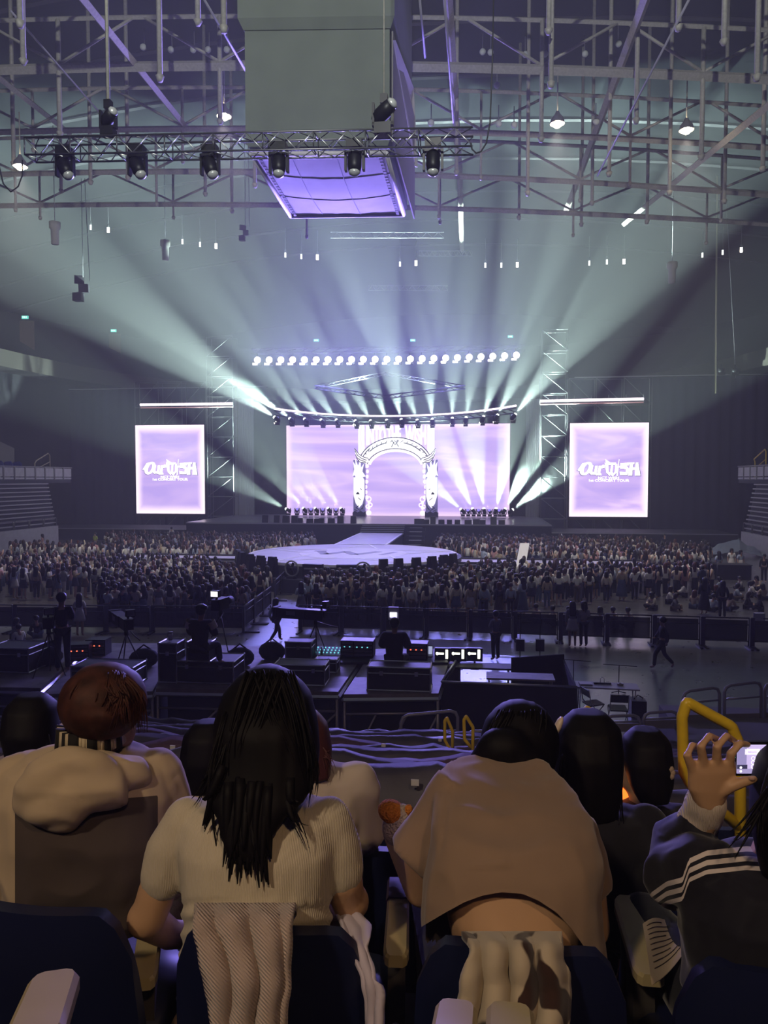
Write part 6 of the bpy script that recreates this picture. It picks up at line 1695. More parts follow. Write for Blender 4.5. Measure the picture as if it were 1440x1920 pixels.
def head(mb, px, py, d, s=1.0, yaw=0.0, tilt=0.0):
    c = PX(px, py, d); M = Matrix.Rotation(YAW + yaw, 3, 'Z') @ Matrix.Rotation(tilt, 3, 'X')
    f = lambda x, y, z: c + M @ (Vector((x, y, z)) * s)
    mb.ell(c, .074 * s, .092 * s, .108 * s, 16, 12, M)
    mb.ell(f(0, .035, -.055), .055 * s, .06 * s, .062 * s, 12, 8, M)          # jaw
    mb.ell(f(0, .098, -.02), .014 * s, .02 * s, .026 * s, 8, 6, M)             # nose
    mb.ell(f(0, .09, -.065), .024 * s, .012 * s, .010 * s, 8, 6, M)           # mouth
    for sx in (-1, 1):
        mb.ell(f(sx * .076, .0, -.012), .012 * s, .024 * s, .034 * s, 8, 6, M)  # ears
        mb.ell(f(sx * .03, .085, .01), .018 * s, .01 * s, .01 * s, 8, 5, M)
    return f
def wrinkle(amp, sc, seed, stretch=(1, 1, 1)):
    def f(v):
        q = Vector((v.x * sc * stretch[0] + seed, v.y * sc * stretch[1], v.z * sc * stretch[2]))
        return amp * (1 - abs(mnoise.noise(q)) * 2.2) + amp * .4 * mnoise.noise(q * 2.3)
    return f
def fabric(name, col, rough=.85, wave=0.0, wscale=60, sheen=.2, var=.08, noise_s=6):
    m = mat(name, col, rough, noise=var, nscale=noise_s, sheen=sheen, spec=.2)
    if wave:
        nt = m.node_tree; b = nt.nodes['Principled BSDF']; tc = nt.nodes.new('ShaderNodeTexCoord')
        w = nt.nodes.new('ShaderNodeTexWave'); w.inputs['Scale'].default_value = wscale; w.inputs['Distortion'].default_value = .6; w.inputs['Detail'].default_value = 1; w.bands_direction = 'X'
        nt.links.new(tc.outputs['Object'], w.inputs['Vector'])
        bp = nt.nodes.new('ShaderNodeBump'); bp.inputs['Strength'].default_value = wave; bp.inputs['Distance'].default_value = .006
        nt.links.new(w.outputs['Fac'], bp.inputs['Height']); nt.links.new(bp.outputs['Normal'], b.inputs['Normal'])
    return m
M_SKINF = mat('spectator_skin', (.56, .34, .20), .5, noise=.06, nscale=8)
M_HAIRF = mat('spectator_black_hair', (.004, .003, .004), .62, spec=.2, noise=.3, nscale=18)
M_HAIRR = mat('spectator_red_hair', (.06, .020, .013), .6, spec=.25, noise=.5, nscale=22)
def strands(specs, seed, r0=.0028, n=4, jit=.012, stiff=0):
    # specs: list of (start(px,py,d), mid, end, count, spread px)
    rn_ = random.Random(seed); b = MB()
    for (s_, m_, e_, cnt, sp) in specs:
        for _ in range(cnt):
            dx = rn_.uniform(-sp, sp)
            a = PX(s_[0] + dx, s_[1] + rn_.uniform(-6, 6), s_[2] + rn_.uniform(-.01, .01))
            q = PX(m_[0] + dx * 1.1 + rn_.uniform(-6, 6), m_[1] + rn_.uniform(-12, 12), m_[2] + rn_.uniform(-jit, jit))
            e = PX(e_[0] + dx * .8 + rn_.uniform(-8, 8), e_[1] + rn_.uniform(-45, 25), e_[2] + rn_.uniform(-jit, jit))
            pts = []
            for k in range(7):
                t = k / 6; pts.append(a * (1 - t) ** 2 + q * (2 * t * (1 - t)) + e * t * t)
            r_ = r0 * rn_.uniform(.6, 1.5)
            b.tube(pts, [r_ * (1 - .85 * (k / 6) ** 2) for k in range(7)], n, True)
    return b
def spectator(label, base, seat_k):
    p = PX(*base); return thing('person', label, 'person', (p.x, p.y, rowZ(seat_k))), Vector((p.x, p.y, rowZ(seat_k)))
def seated_legs(mb, px, d, k, w_=.10, rz_=.085):
    # hips on the seat pan, thighs forward, shins down to the step
    c = PX(px, 1500, d); zf = rowZ(k); pts = []
    for sx in (-1, 1):
        h = Vector((c.x, c.y, zf + .54)) + CR * sx * w_; kn = h + FWD * .36 + CR * sx * .05 + Vector((0, 0, .01)); an = kn + FWD * .03; an.z = zf + .09; to = an + FWD * .14; to.z = zf + .045
        mb.tube([h, kn], [rz_, rz_ * .75], 10); mb.ell(h, rz_, rz_, rz_, 8, 6); mb.ell(kn, rz_ * .76, rz_ * .76, rz_ * .76, 8, 6); mb.tube([kn, an], [rz_ * .7, .042], 10); mb.tube([an, to], [.042, .035], 8)
    return mb
M_JEAN = fabric('dark_jeans', (.02, .022, .03)); 
# ---------------------------------------------------------------- woman in the cream shirt with long black hair
o, r0_ = spectator('woman with long black hair in cream T-shirt seen from behind', (485, 1800, 1.66), 1)
b = MB(); head(b, 505, 1375, 1.78, 1.0, 0, -.15); chain(b, [(503, 1430, 1.76), (495, 1505, 1.68)], [.05, .055])
chain(b, [(345, 1545, 1.68), (300, 1655, 1.67), (278, 1722, 1.67)], [.045, .044, .041]); chain(b, [(272, 1722, 1.67), (318, 1752, 1.86), (400, 1752, 2.02)], [.043, .036, .028])
chain(b, [(622, 1545, 1.68), (645, 1655, 1.67), (652, 1690, 1.70)], [.045, .044, .041]); chain(b, [(660, 1690, 1.70), (630, 1712, 1.88), (560, 1725, 2.02)], [.042, .036, .028])
sect(b, [(490, 1500, 1.68, 60, .06), (487, 1540, 1.67, 125, .085), (485, 1640, 1.66, 112, .085), (485, 1760, 1.66, 115, .09), (485, 1830, 1.67, 125, .10)])
for sx in (0, 1):                                       # relaxed hands
    cx_, cy_, cd = ((405, 1752, 2.03), (555, 1725, 2.03))[sx]
    b.ell(PX(cx_, cy_, cd), .035, .045, .018, 8, 6)
    for k in range(4): chain(b, [(cx_ - 14 + 10 * k, cy_ - 6, cd + .03), (cx_ - 14 + 10 * k, cy_ + 4, cd + .085 - .01 * abs(k - 1.5))], [.009, .007], 7)
    chain(b, [(cx_ + (22 if sx else -22), cy_, cd), (cx_ + (30 if sx else -30), cy_ + 2, cd + .05)], [.010, .008], 7)
seated_legs(b, 485, 1.70, 1)
link('body', organic(b, M_SKINF, .009, 4, root=r0_, name='body'), o)
b = MB(); sect(b, [(492, 1494, 1.68, 62, .06), (488, 1506, 1.67, 120, .08), (486, 1530, 1.66, 142, .095), (484, 1580, 1.645, 146, .11), (482, 1640, 1.64, 138, .115), (482, 1690, 1.64, 136, .115), (484, 1735, 1.64, 137, .12), (486, 1790, 1.65, 145, .125), (486, 1830, 1.66, 150, .13)])
chain(b, [(352, 1535, 1.67), (322, 1590, 1.67), (308, 1642, 1.67)], [.050, .056, .054]); chain(b, [(616, 1535, 1.67), (632, 1590, 1.67), (640, 1632, 1.67)], [.050, .055, .052])
def wfold(v):
    px, py, _ = proj(v); f = wrinkle(.0022, 16, 3, (1, 1, .5))(v)
    if 1690 < py < 1800: f += .0045 * math.sin((py - 1690) * .17 + .02 * (px - 480)) 
    return f
link('shirt', organic(b, fabric('cream_rib_shirt', (.62, .55, .43), .9, .25, 95), .009, 5, wfold, root=r0_, name='shirt'), o)
b = MB(); seated_legs(b, 485, 1.70, 1, .10, .10); link('skirt', organic(b, fabric('lilac_skirt', (.55, .50, .62)), .016, 5, root=r0_, name='skirt'), o)
b = MB(); b.ell(PX(500, 1345, 1.74), .105, .125, .125, 18, 12)
sect(b, [(500, 1262, 1.74, 50, .05), (500, 1300, 1.73, 82, .10), (498, 1350, 1.70, 97, .115), (500, 1410, 1.67, 101, .10), (496, 1460, 1.63, 100, .075), (482, 1500, 1.59, 92, .05), (470, 1540, 1.56, 62, .032), (462, 1580, 1.54, 46, .022), (458, 1615, 1.53, 34, .014)])
hw_ = organic(b, M_HAIRF, .010, 6, lambda v: .003 * mnoise.noise(Vector((v.dot(CR) * 60, v.z * 4, 1))), root=r0_, name='hair')
h = link('hair', hw_, o)
b = strands([((432, 1340, 1.64), (404, 1430, 1.585), (398, 1500, 1.57), 26, 14), ((416, 1400, 1.61), (392, 1470, 1.58), (372, 1505, 1.60), 12, 8), ((566, 1350, 1.64), (594, 1430, 1.60), (585, 1490, 1.59), 26, 12), ((500, 1262, 1.66), (470, 1330, 1.615), (450, 1450, 1.585), 40, 40), ((510, 1262, 1.66), (540, 1340, 1.615), (560, 1450, 1.59), 40, 40), ((520, 1480, 1.58), (560, 1540, 1.56), (580, 1575, 1.56), 5, 8), ((405, 1440, 1.60), (400, 1520, 1.565), (412, 1600, 1.555), 4, 10)], 5)
bk_ = strands([((440, 1460, 1.575), (436, 1550, 1.535), (428, 1632, 1.522), 12, 14), ((470, 1470, 1.57), (456, 1560, 1.53), (460, 1636, 1.522), 12, 16), ((498, 1470, 1.57), (486, 1570, 1.53), (494, 1645, 1.522), 12, 14), ((425, 1440, 1.59), (400, 1500, 1.565), (385, 1535, 1.57), 6, 8), ((545, 1460, 1.59), (540, 1510, 1.56), (556, 1545, 1.55), 6, 10)], 6, .0085, 6)
b.add(bk_.v, bk_.f, 0, True)
b.v = [tuple(Vector(v) - r0_) for v in b.v]
q = b.build('hair_strands', M_HAIRF, h); q['kind'] = 'stuff'

# cardigan over her seat back
M_KNIT = fabric('rose_beige_knit', (.60, .47, .42), .95, .6, 80, .3)
M_KNIT.node_tree.nodes['Wave Texture'].bands_direction = 'DIAGONAL'
def drape_sheet(name, label, cat, rows, m, folds, amp, seed, thick=.012, group=None):
    # rows: list of (left px, right px, py, depth)
    nr, nc = 34, 40; g = []
    for i in range(nr + 1):
        t = i / nr * (len(rows) - 1); k = min(int(t), len(rows) - 2); f = t - k
        xl, xr, py, d = [rows[k][j] * (1 - f) + rows[k + 1][j] * f for j in range(4)]
        rw_ = []
        for j in range(nc + 1):
            u = j / nc
            dd = d - amp * (.5 + .5 * math.sin(u * folds * 2 * math.pi + seed + .8 * math.sin(t * 1.3))) * min(1, .35 + t / (len(rows) - 1)) - amp * .5 * mnoise.noise(Vector((u * 5, t * .8, seed)))
            rw_.append(PX(xl + (xr - xl) * u + 3 * mnoise.noise(Vector((t * 2, u * 3, seed))), py, dd))
        g.append(rw_)
    c_ = g[0][nc // 2].copy()
    b = MB(); b.sheet([[p - c_ for p in r_] for r_ in g])
    me = b.mesh(name, m); o = link(name, me, None, c_); tag(o, label, cat, group)
    md = o.modifiers.new('thick', 'SOLIDIFY'); md.thickness = thick
    return o
drape_sheet('knit_cardigan', 'rose beige ribbed knit cardigan hanging over the seat back', 'cardigan', [(372, 556, 1718, 1.56), (362, 552, 1706, 1.46), (368, 550, 1730, 1.40), (384, 548, 1790, 1.38), (398, 546, 1850, 1.37), (406, 540, 1920, 1.36), (410, 534, 1985, 1.36)], M_KNIT, 3.0, .035, .6, .014)
# lace edge of her skirt beside the seat
drape_sheet('lace_shawl', 'pale lilac lace cloth beside the cardigan seat', 'cloth', [(618, 640, 1694, 1.75), (628, 668, 1712, 1.7), (640, 694, 1742, 1.62), (650, 690, 1775, 1.56), (672, 704, 1822, 1.52), (682, 716, 1868, 1.50), (690, 712, 1950, 1.48)], fabric('lilac_lace', (.62, .55, .66), .8), 2.0, .03, 2.0, .008)

# ---------------------------------------------------------------- bending person in the taupe T-shirt
HEM = [(700, 1770), (790, 1738), (830, 1714), (870, 1692), (905, 1679), (940, 1673), (980, 1676), (1010, 1689), (1045, 1712), (1072, 1742), (1095, 1775), (1115, 1800), (1200, 1830)]
def interp(tab, x):
    if x <= tab[0][0]: return tab[0][1]
    for (a, ya_), (c, yc_) in zip(tab, tab[1:]):
        if x <= c: return ya_ + (yc_ - ya_) * (x - a) / (c - a)
    return tab[-1][1]
o, r0_ = spectator('person in taupe T-shirt bending forward with bare lower back', (968, 1800, 1.68), 1)
TOR = [(972, 1835, 1.68, 118, .11), (968, 1770, 1.655, 118, .13), (962, 1700, 1.65, 128, .138), (960, 1620, 1.67, 140, .12), (955, 1540, 1.74, 140, .10), (940, 1470, 1.85, 112, .09), (938, 1428, 1.96, 84, .07)]
b = MB(); sect(b, TOR); head(b, 980, 1400, 2.13, 1.0, 0, -.55); chain(b, [(945, 1425, 1.98), (968, 1410, 2.08)], [.055, .055])
chain(b, [(860, 1490, 1.86), (790, 1610, 1.82), (796, 1668, 1.86)], [.055, .05, .044]); chain(b, [(790, 1668, 1.86), (760, 1612, 2.02), (738, 1572, 2.14)], [.044, .036, .028])
chain(b, [(1070, 1560, 1.76), (1098, 1660, 1.76), (1112, 1740, 1.80)], [.055, .047, .042]); chain(b, [(1112, 1740, 1.80), (1090, 1755, 1.98), (1030, 1740, 2.10)], [.042, .035, .028])
b.ell(PX(735, 1560, 2.15), .03, .022, .045, 8, 6)
for k, (dx, dy) in enumerate([(-14, -16), (-6, -24), (4, -26), (13, -22)]): chain(b, [(735 + dx * .6, 1552 + dy * .4, 2.14), (736 + dx, 1548 + dy, 2.10), (742 + dx, 1542 + dy, 2.07)], [.010, .009, .008], 7)
chain(b, [(722, 1562, 2.14), (722, 1545, 2.09)], [.011, .009], 7)
link('body', organic(b, M_SKINF, .010, 5, root=r0_, name='body'), o)
b = MB(); sect(b, [(972, 1850, 1.67, 168, .17), (965, 1790, 1.66, 168, .165), (958, 1725, 1.645, 166, .155), (958, 1665, 1.645, 164, .145), (966, 1600, 1.66, 160, .135), (962, 1545, 1.70, 152, .13), (948, 1490, 1.78, 132, .12), (935, 1445, 1.87, 106, .10), (930, 1418, 1.95, 78, .075)])
b.tube([PX(868, 1470, 1.84), PX(825, 1545, 1.82), PX(786, 1602, 1.81), PX(778, 1612, 1.81)], [.07, .07, .073, .073], 14); b.tube([PX(1060, 1550, 1.75), PX(1086, 1620, 1.75), PX(1098, 1668, 1.75)], [.07, .065, .064], 14)
def bend_fold(v):
    px, py, _ = proj(v); f = wrinkle(.0055, 9, 9)(v)
    f += .006 * math.exp(-((py - 1622 + (px - 935) * .05) / 5) ** 2) * (1 if 880 < px < 950 else 0)
    f -= .004 * math.exp(-(((px - 850) - (py - 1440) * -.15) / 4) ** 2) * (1 if py < 1600 else 0)
    return f
def snap_hem(v):
    px, py, d = proj(v); return v + CU * ((py - interp(HEM, px)) * d / FPX) if abs(py - interp(HEM, px)) < 25 else v
def keep_shirt(v):
    px, py, d = proj(v)
    if v.dot(FWD) > PX(960, 1700, 1.72).dot(FWD) and py > 1700: return py < 1760
    return py < interp(HEM, px)
link('shirt', organic(b, fabric('taupe_tshirt', (.30, .205, .145), .9, 0, 60, .3, .1, 5), .009, 6, bend_fold, keep_shirt, r0_, name='shirt', snap=snap_hem), o)
b = MB(); sect(b, [(972, 1890, 1.66, 150, .15), (970, 1840, 1.655, 145, .14), (968, 1795, 1.65, 132, .125), (966, 1762, 1.655, 124, .112)]); seated_legs(b, 968, 1.72, 1, .11, .10)
WST = [(820, 1722), (880, 1748), (945, 1760), (1010, 1758), (1080, 1742), (1130, 1720)]
link('trousers', organic(b, M_JEAN, .012, 4, None, lambda v: proj(v)[1] > interp(WST, proj(v)[0]) or v.dot(FWD) > PX(960, 1700, 1.8).dot(FWD), r0_, name='trousers'), o)
b = MB(); b.ell(PX(975, 1392, 2.08), .112, .125, .12, 16, 11); b.ell(PX(950, 1424, 1.97), .10, .07, .055, 12, 8); b.ell(PX(943, 1406, 1.96), .075, .06, .06, 12, 8); sect(b, [(985, 1345, 2.14, 40, .05), (978, 1375, 2.08, 66, .10), (972, 1410, 2.04, 68, .09), (985, 1440, 2.08, 55, .08), (1010, 1480, 2.16, 40, .06)])
h = link('hair', organic(b, M_HAIRF, .010, 6, lambda v: .003 * mnoise.noise(Vector((v.dot(CR) * 60, v.z * 5, 2))), root=r0_, name='hair'), o)
b = strands([((950, 1335, 2.02), (920, 1390, 1.97), (915, 1428, 1.99), 30, 16), ((990, 1335, 2.02), (985, 1400, 1.965), (965, 1440, 1.97), 40, 35), ((1010, 1350, 2.02), (1030, 1400, 2.0), (1020, 1450, 2.02), 30, 14)], 8); b.v = [tuple(Vector(v) - r0_) for v in b.v]
q = b.build('hair_strands', M_HAIRF, h); q['kind'] = 'stuff'
# plush in the hand
pl = PX(746, 1546, 1.98); o = thing('plush_toy', 'small fluffy white plush with orange top held by the bending person', 'plush toy', pl)
M_PLW = mat('plush_white', (.75, .62, .48), .95, bump=1.0, bscale=160); M_PLO = mat('plush_orange', (.85, .28, .03), .95, bump=1.0, bscale=160)
b = MB(); b.ell(Vector((0, 0, 0)), .040, .036, .058, 14, 10, (0, .35, 0)); b.build('body', M_PLW, o)
b = MB(); b.ell(Vector((-.016, 0, .034)), .039, .038, .03, 14, 8, (0, .35, 0)); b.ell(Vector((.03, -.01, .045)), .012, .012, .016, 8, 6); b.build('hood', M_PLO, o)
# printed towel over the seat back
tw = drape_sheet('printed_towel', 'crumpled cream towel with dark brown print over the seat back', 'towel', [(872, 1052, 1768, 1.54), (866, 1056, 1758, 1.45), (880, 1058, 1780, 1.39), (872, 1060, 1830, 1.37), (866, 1062, 1880, 1.36), (858, 1060, 1940, 1.355), (858, 1056, 1985, 1.355)], fabric('cream_towel', (.55, .46, .34), .95, 0, 60, .3, .15, 9), 3.6, .045, 1.4, .012)
nt = tw.data.materials[0].node_tree; bs_ = nt.nodes['Principled BSDF']; tc = nt.nodes.new('ShaderNodeTexCoord'); nz = nt.nodes.new('ShaderNodeTexNoise'); nz.inputs['Scale'].default_value = 13; nz.inputs['Detail'].default_value = 1; nt.links.new(tc.outputs['Object'], nz.inputs['Vector'])
rp = nt.nodes.new('ShaderNodeValToRGB'); rp.color_ramp.elements[0].position = .60; rp.color_ramp.elements[0].color = (.55, .46, .34, 1); rp.color_ramp.elements[1].position = .63; rp.color_ramp.elements[1].color = (.05, .025, .02, 1); nt.links.new(nz.outputs['Fac'], rp.inputs['Fac']); nt.links.new(rp.outputs['Color'], bs_.inputs['Base Color'])

# ---------------------------------------------------------------- person in the beige hooded jacket, red-brown hair
o, r0_ = spectator('person with red-brown hair in beige and grey hooded jacket', (170, 1800, 2.12), 2)
b = MB(); hf = head(b, 196, 1335, 2.02, 1.05, -.55, -.1); chain(b, [(190, 1375, 2.02), (178, 1425, 2.0)], [.052, .058]); sect(b, [(165, 1440, 2.02, 90, .08), (165, 1520, 2.02, 120, .1), (165, 1700, 2.06, 110, .1)]); seated_legs(b, 165, 2.1, 2)
link('body', organic(b, M_SKINF, .010, 4, root=r0_, name='body'), o)
b = MB(); sect(b, [(170, 1400, 2.03, 62, .07), (168, 1415, 2.02, 105, .09), (165, 1440, 2.01, 146, .11), (163, 1490, 2.0, 164, .125), (162, 1560, 1.99, 158, .13), (162, 1640, 2.0, 152, .13), (165, 1720, 2.04, 150, .13)])
chain(b, [(40, 1470, 2.04), (15, 1560, 2.06), (25, 1660, 2.12)], [.085, .078, .062]); chain(b, [(288, 1465, 2.04), (322, 1560, 2.06), (318, 1640, 2.12)], [.085, .078, .062])
M_JKB = fabric('jacket_beige', (.56, .44, .30), .75, 0, 60, .1); M_JKG = fabric('jacket_grey', (.085, .065, .06), .75, 0, 60, .1)
def band_mat(m, stops):             # colour by the cloth's own panel coordinate stored on the mesh
    nt = m.node_tree; b_ = nt.nodes['Principled BSDF']; a_ = nt.nodes.new('ShaderNodeAttribute'); a_.attribute_name = 'band'
    r_ = nt.nodes.new('ShaderNodeValToRGB'); r_.color_ramp.interpolation = 'CONSTANT'; el = r_.color_ramp.elements
    el[0].position = 0; el[0].color = (*stops[0][1], 1); el[1].position = stops[1][0]; el[1].color = (*stops[1][1], 1)
    for p_, c_ in stops[2:]: e_ = el.new(p_); e_.color = (*c_, 1)
    nt.links.new(a_.outputs['Fac'], r_.inputs['Fac']); nt.links.new(r_.outputs['Color'], b_.inputs['Base Color']); return m
M_JK2 = band_mat(fabric('beige_grey_jacket', (.56, .44, .30), .75, 0, 60, .1), [(0, (.56, .44, .30)), (.5, (.085, .065, .06))])
def jline(v):
    px, py, _ = proj(v); return .5 + min(py - (1515 - (px - 20) * .085), px - 28, 296 - px) / 100
link('jacket', organic(b, M_JK2, .0065, 7, wrinkle(.011, 8, 21, (1, 1, .7)), root=r0_, attrfn=jline, name='jacket'), o)
b = MB()
for (px, py, d, rx, ry, rz_, rot) in [(150, 1450, 1.93, .13, .07, .05, .1), (105, 1468, 1.88, .115, .055, .07, .6), (120, 1500, 1.865, .10, .05, .06, .3), (208, 1446, 1.93, .105, .06, .042, -.25), (170, 1465, 1.87, .10, .045, .07, -.5), (118, 1525, 1.87, .055, .04, .035, .2)]:
    b.ell(PX(px, py, d), rx, ry, rz_, 16, 10, Matrix.Rotation(YAW, 3, 'Z') @ Matrix.Rotation(-rot, 3, 'Y'))
link('hood', organic(b, M_JKB, .009, 5, wrinkle(.013, 10, 4, (.5, 1, 1.2)), root=r0_, name='hood'), o)
# striped collar
M_CK = mat('collar_black', (.015, .013, .012), .9); M_CC = mat('collar_cream', (.62, .52, .36), .9)
for nm, m_, rng in (('collar', M_CC, [(a, a + 6) for a in range(0, 360, 6)]), ('collar_stripe', M_CK, [(a, a + w_) for a, w_ in ((185, 9), (206, 20), (238, 6), (252, 18), (284, 16), (312, 10), (335, 12))])):
    b = MB(); ex_ = .0 if nm == 'collar' else .003
    for a0, a1 in rng:
        rings = []
        for a_ in (a0, (a0 + a1) / 2, a1):
            c_ = PX(172, 1376, 2.0); d_ = CR * math.cos(R(a_)) + FWD * math.sin(R(a_))
            rings.append([c_ + d_ * (.090 + ex_) + Vector((0, 0, -.025 - ex_)), c_ + d_ * (.086 + ex_) + Vector((0, 0, .026 + ex_)), c_ + d_ * .066 + Vector((0, 0, .024)), c_ + d_ * .066 + Vector((0, 0, -.025))])
        b.loft([[p - r0_ for p in r_] for r_ in rings])
    b.build(nm, m_, o)
b = MB(); b.ell(PX(194, 1315, 2.0), .112, .128, .105, 18, 12); sect(b, [(195, 1262, 2.0, 34, .05), (194, 1285, 2.0, 62, .10), (194, 1320, 1.99, 75, .122), (190, 1345, 1.965, 70, .085), (184, 1362, 1.955, 56, .06)])
h = link('hair', organic(b, M_HAIRR, .009, 5, lambda v: .0035 * mnoise.noise(Vector((v.dot(CR) * 45, v.z * 6, 4))), root=r0_, name='hair'), o)
b = strands([((175, 1265, 1.96), (135, 1305, 1.885), (140, 1352, 1.905), 90, 16), ((195, 1265, 1.96), (185, 1320, 1.865), (178, 1358, 1.90), 130, 40), ((215, 1268, 1.96), (262, 1300, 1.92), (258, 1352, 1.93), 90, 14), ((200, 1262, 1.97), (225, 1310, 1.875), (226, 1345, 1.90), 90, 24)], 12, .0032); b.v = [tuple(Vector(v) - r0_) for v in b.v]
q = b.build('hair_strands', M_HAIRR, h); q['kind'] = 'stuff'

# ---------------------------------------------------------------- further spectators
def simple_spec(label, k, cx, d, head_px, hw_head, sh_y, hw_sh, low_y, top_m, hair_secs, hair_m=M_HAIRF, yaw=0.0, seed=1, strand=None, fold=.008, hs=1.0):
    o, r0_ = spectator(label, (cx, 1800, d), k)
    b = MB(); head(b, head_px[0], head_px[1], d + .02, hs, yaw, -.1); chain(b, [(head_px[0], head_px[1] + 60 / d * 1.8, d + .02), ((cx + head_px[0]) / 2, sh_y + 10, d)], [.05, .055])
    sect(b, [(cx, sh_y + 10, d, hw_sh * .6, .07), (cx, low_y, d + .02, hw_sh * .7, .09)]); seated_legs(b, cx, d + .06, k)
    link('body', organic(b, M_SKINF, .013, 4, root=r0_, name='body'), o)
    b = MB(); sect(b, [((cx * .6 + head_px[0] * .4), sh_y - 10, d, hw_sh * .42, .07), (cx, sh_y + 4, d, hw_sh * .85, .10), (cx, sh_y + 30, d, hw_sh, .115), (cx, (sh_y + low_y) / 2, d, hw_sh * .93, .125), (cx, low_y, d + .02, hw_sh * .93, .13)])
    w_ = hw_sh
    chain(b, [(cx - w_ * .85, sh_y + 25, d), (cx - w_ * 1.06, sh_y + 110, d), (cx - w_ * .8, sh_y + 160, d + .2)], [.065, .055, .04]); chain(b, [(cx + w_ * .85, sh_y + 25, d), (cx + w_ * 1.06, sh_y + 110, d), (cx + w_ * .8, sh_y + 160, d + .2)], [.065, .055, .04])
    link('top', organic(b, top_m, .012, 5, wrinkle(fold, 9, seed), root=r0_, name='top'), o)
    b = MB(); seated_legs(b, cx, d + .06, k, .10, .095); link('trousers', organic(b, M_JEAN, .018, 4, root=r0_, name='trousers'), o)
    b = MB(); sect(b, hair_secs); link_h = link('hair', organic(b, hair_m, .010, 6, lambda v: .003 * mnoise.noise(Vector((v.dot(CR) * 60, v.z * 5, seed))), root=r0_, name='hair'), o)
    if strand:
        b = strands(strand, seed); b.v = [tuple(Vector(v) - r0_) for v in b.v]; q = b.build('hair_strands', hair_m, link_h); q['kind'] = 'stuff'
    return o, r0_
M_BLKTOP = fabric('black_top', (.012, .012, .018)); M_CRM = fabric('cream_hoodie', (.58, .50, .42)); M_KN2 = fabric('oat_knit', (.46, .36, .25), .95, .8, 50)
simple_spec('person in cream hoodie half hidden in front of the long-haired woman', 2, 585, 2.36, (552, 1385), 60, 1445, 98, 1700, M_CRM, [(560, 1330, 2.36, 30, .05), (560, 1360, 2.36, 55, .1), (565, 1400, 2.34, 58, .1), (585, 1440, 2.30, 36, .06), (605, 1462, 2.28, 16, .03)], mat('rosy_brown_hair', (.09, .03, .03), .4), 0, 31, [((590, 1390, 2.30), (612, 1420, 2.27), (622, 1450, 2.27), 20, 8)], .011)
simple_spec('person with black hair and cream top left of the long-haired woman', 3, 388, 2.95, (392, 1415), 45, 1462, 62, 1640, M_CRM, [(390, 1352, 2.95, 22, .05), (388, 1375, 2.95, 42, .10), (385, 1420, 2.93, 46, .1), (375, 1470, 2.90, 40, .06), (368, 1500, 2.88, 26, .03)], M_HAIRF, 0, 33, [((365, 1430, 2.88), (352, 1480, 2.86), (350, 1510, 2.86), 22, 8)])
simple_spec('person with long black hair and oat knit at the left edge', 3, 38, 2.72, (58, 1355), 48, 1425, 80, 1620, M_KN2, [(58, 1302, 2.72, 24, .05), (58, 1325, 2.72, 45, .10), (56, 1370, 2.70, 48, .11), (55, 1410, 2.68, 44, .07), (56, 1446, 2.66, 40, .04)], M_HAIRF, 0, 35, [((30, 1380, 2.66), (18, 1430, 2.64), (10, 1450, 2.64), 18, 8), ((85, 1380, 2.66), (92, 1430, 2.64), (98, 1450, 2.64), 18, 8)])
g1, rg = simple_spec('dark-haired person in black top with pale hair clip, right of the bending person', 2, 1135, 2.32, (1108, 1405), 60, 1525, 92, 1740, M_BLKTOP, [(1105, 1334, 2.34, 30, .05), (1105, 1362, 2.33, 56, .10), (1104, 1410, 2.31, 62, .11), (1102, 1460, 2.29, 62, .09), (1105, 1505, 2.27, 58, .06), (1110, 1540, 2.26, 44, .03)], M_HAIRF, 0, 37, [((1060, 1420, 2.26), (1050, 1480, 2.24), (1052, 1530, 2.24), 24, 10), ((1150, 1420, 2.26), (1160, 1480, 2.24), (1158, 1530, 2.24), 24, 8)])
b = MB(); b.ell(PX(1046, 1362, 2.28) - rg, .012, .02, .034, 8, 6, (0, .4, 0)); b.build('hair_clip', mat('pearl_clip', (.75, .62, .5), .3), g1)
g2, rg = simple_spec('dark-haired person with crumpled scrunchie looking left, lit orange from below', 3, 1215, 2.95, (1200, 1432), 46, 1515, 70, 1700, M_BLKTOP, [(1212, 1366, 2.96, 24, .05), (1212, 1388, 2.95, 42, .10), (1214, 1425, 2.93, 46, .1), (1220, 1470, 2.90, 40, .07), (1226, 1505, 2.88, 28, .04)], M_HAIRF, 1.2, 39)
b = MB()
for k in range(9):
    a_ = 2 * math.pi * k / 9; b.ell(PX(1248 + 11 * math.cos(a_), 1449 + 10 * math.sin(a_), 2.86) - rg, .016, .014, .017, 7, 5, (a_, k, 0))
b.build('scrunchie', fabric('beige_scrunchie', (.50, .38, .28)), g2)
# orange phone glow in her hands, shaped as a small stick
pp = PX(1167, 1480, 3.02); o = thing('orange_glow_item', 'small glowing orange light stick between the two dark heads', 'light stick', pp)
b = MB(); b.tube([(0, 0, -.035), (0, 0, -.01), (.006, 0, .02), (.01, 0, .04)], [.02, .036, .034, .012], 12); b.build('shade', emat('orange_glow', (1.0, .16, .02), 2.4), o); b = MB(); b.cyl((0, 0, -.13), (0, 0, -.035), .014, 8); b.build('handle', M_WHITE, o)
light('POINT', 'orange_light', (-.02, -.02, .05), .35, (1, .25, .05), .03, o)

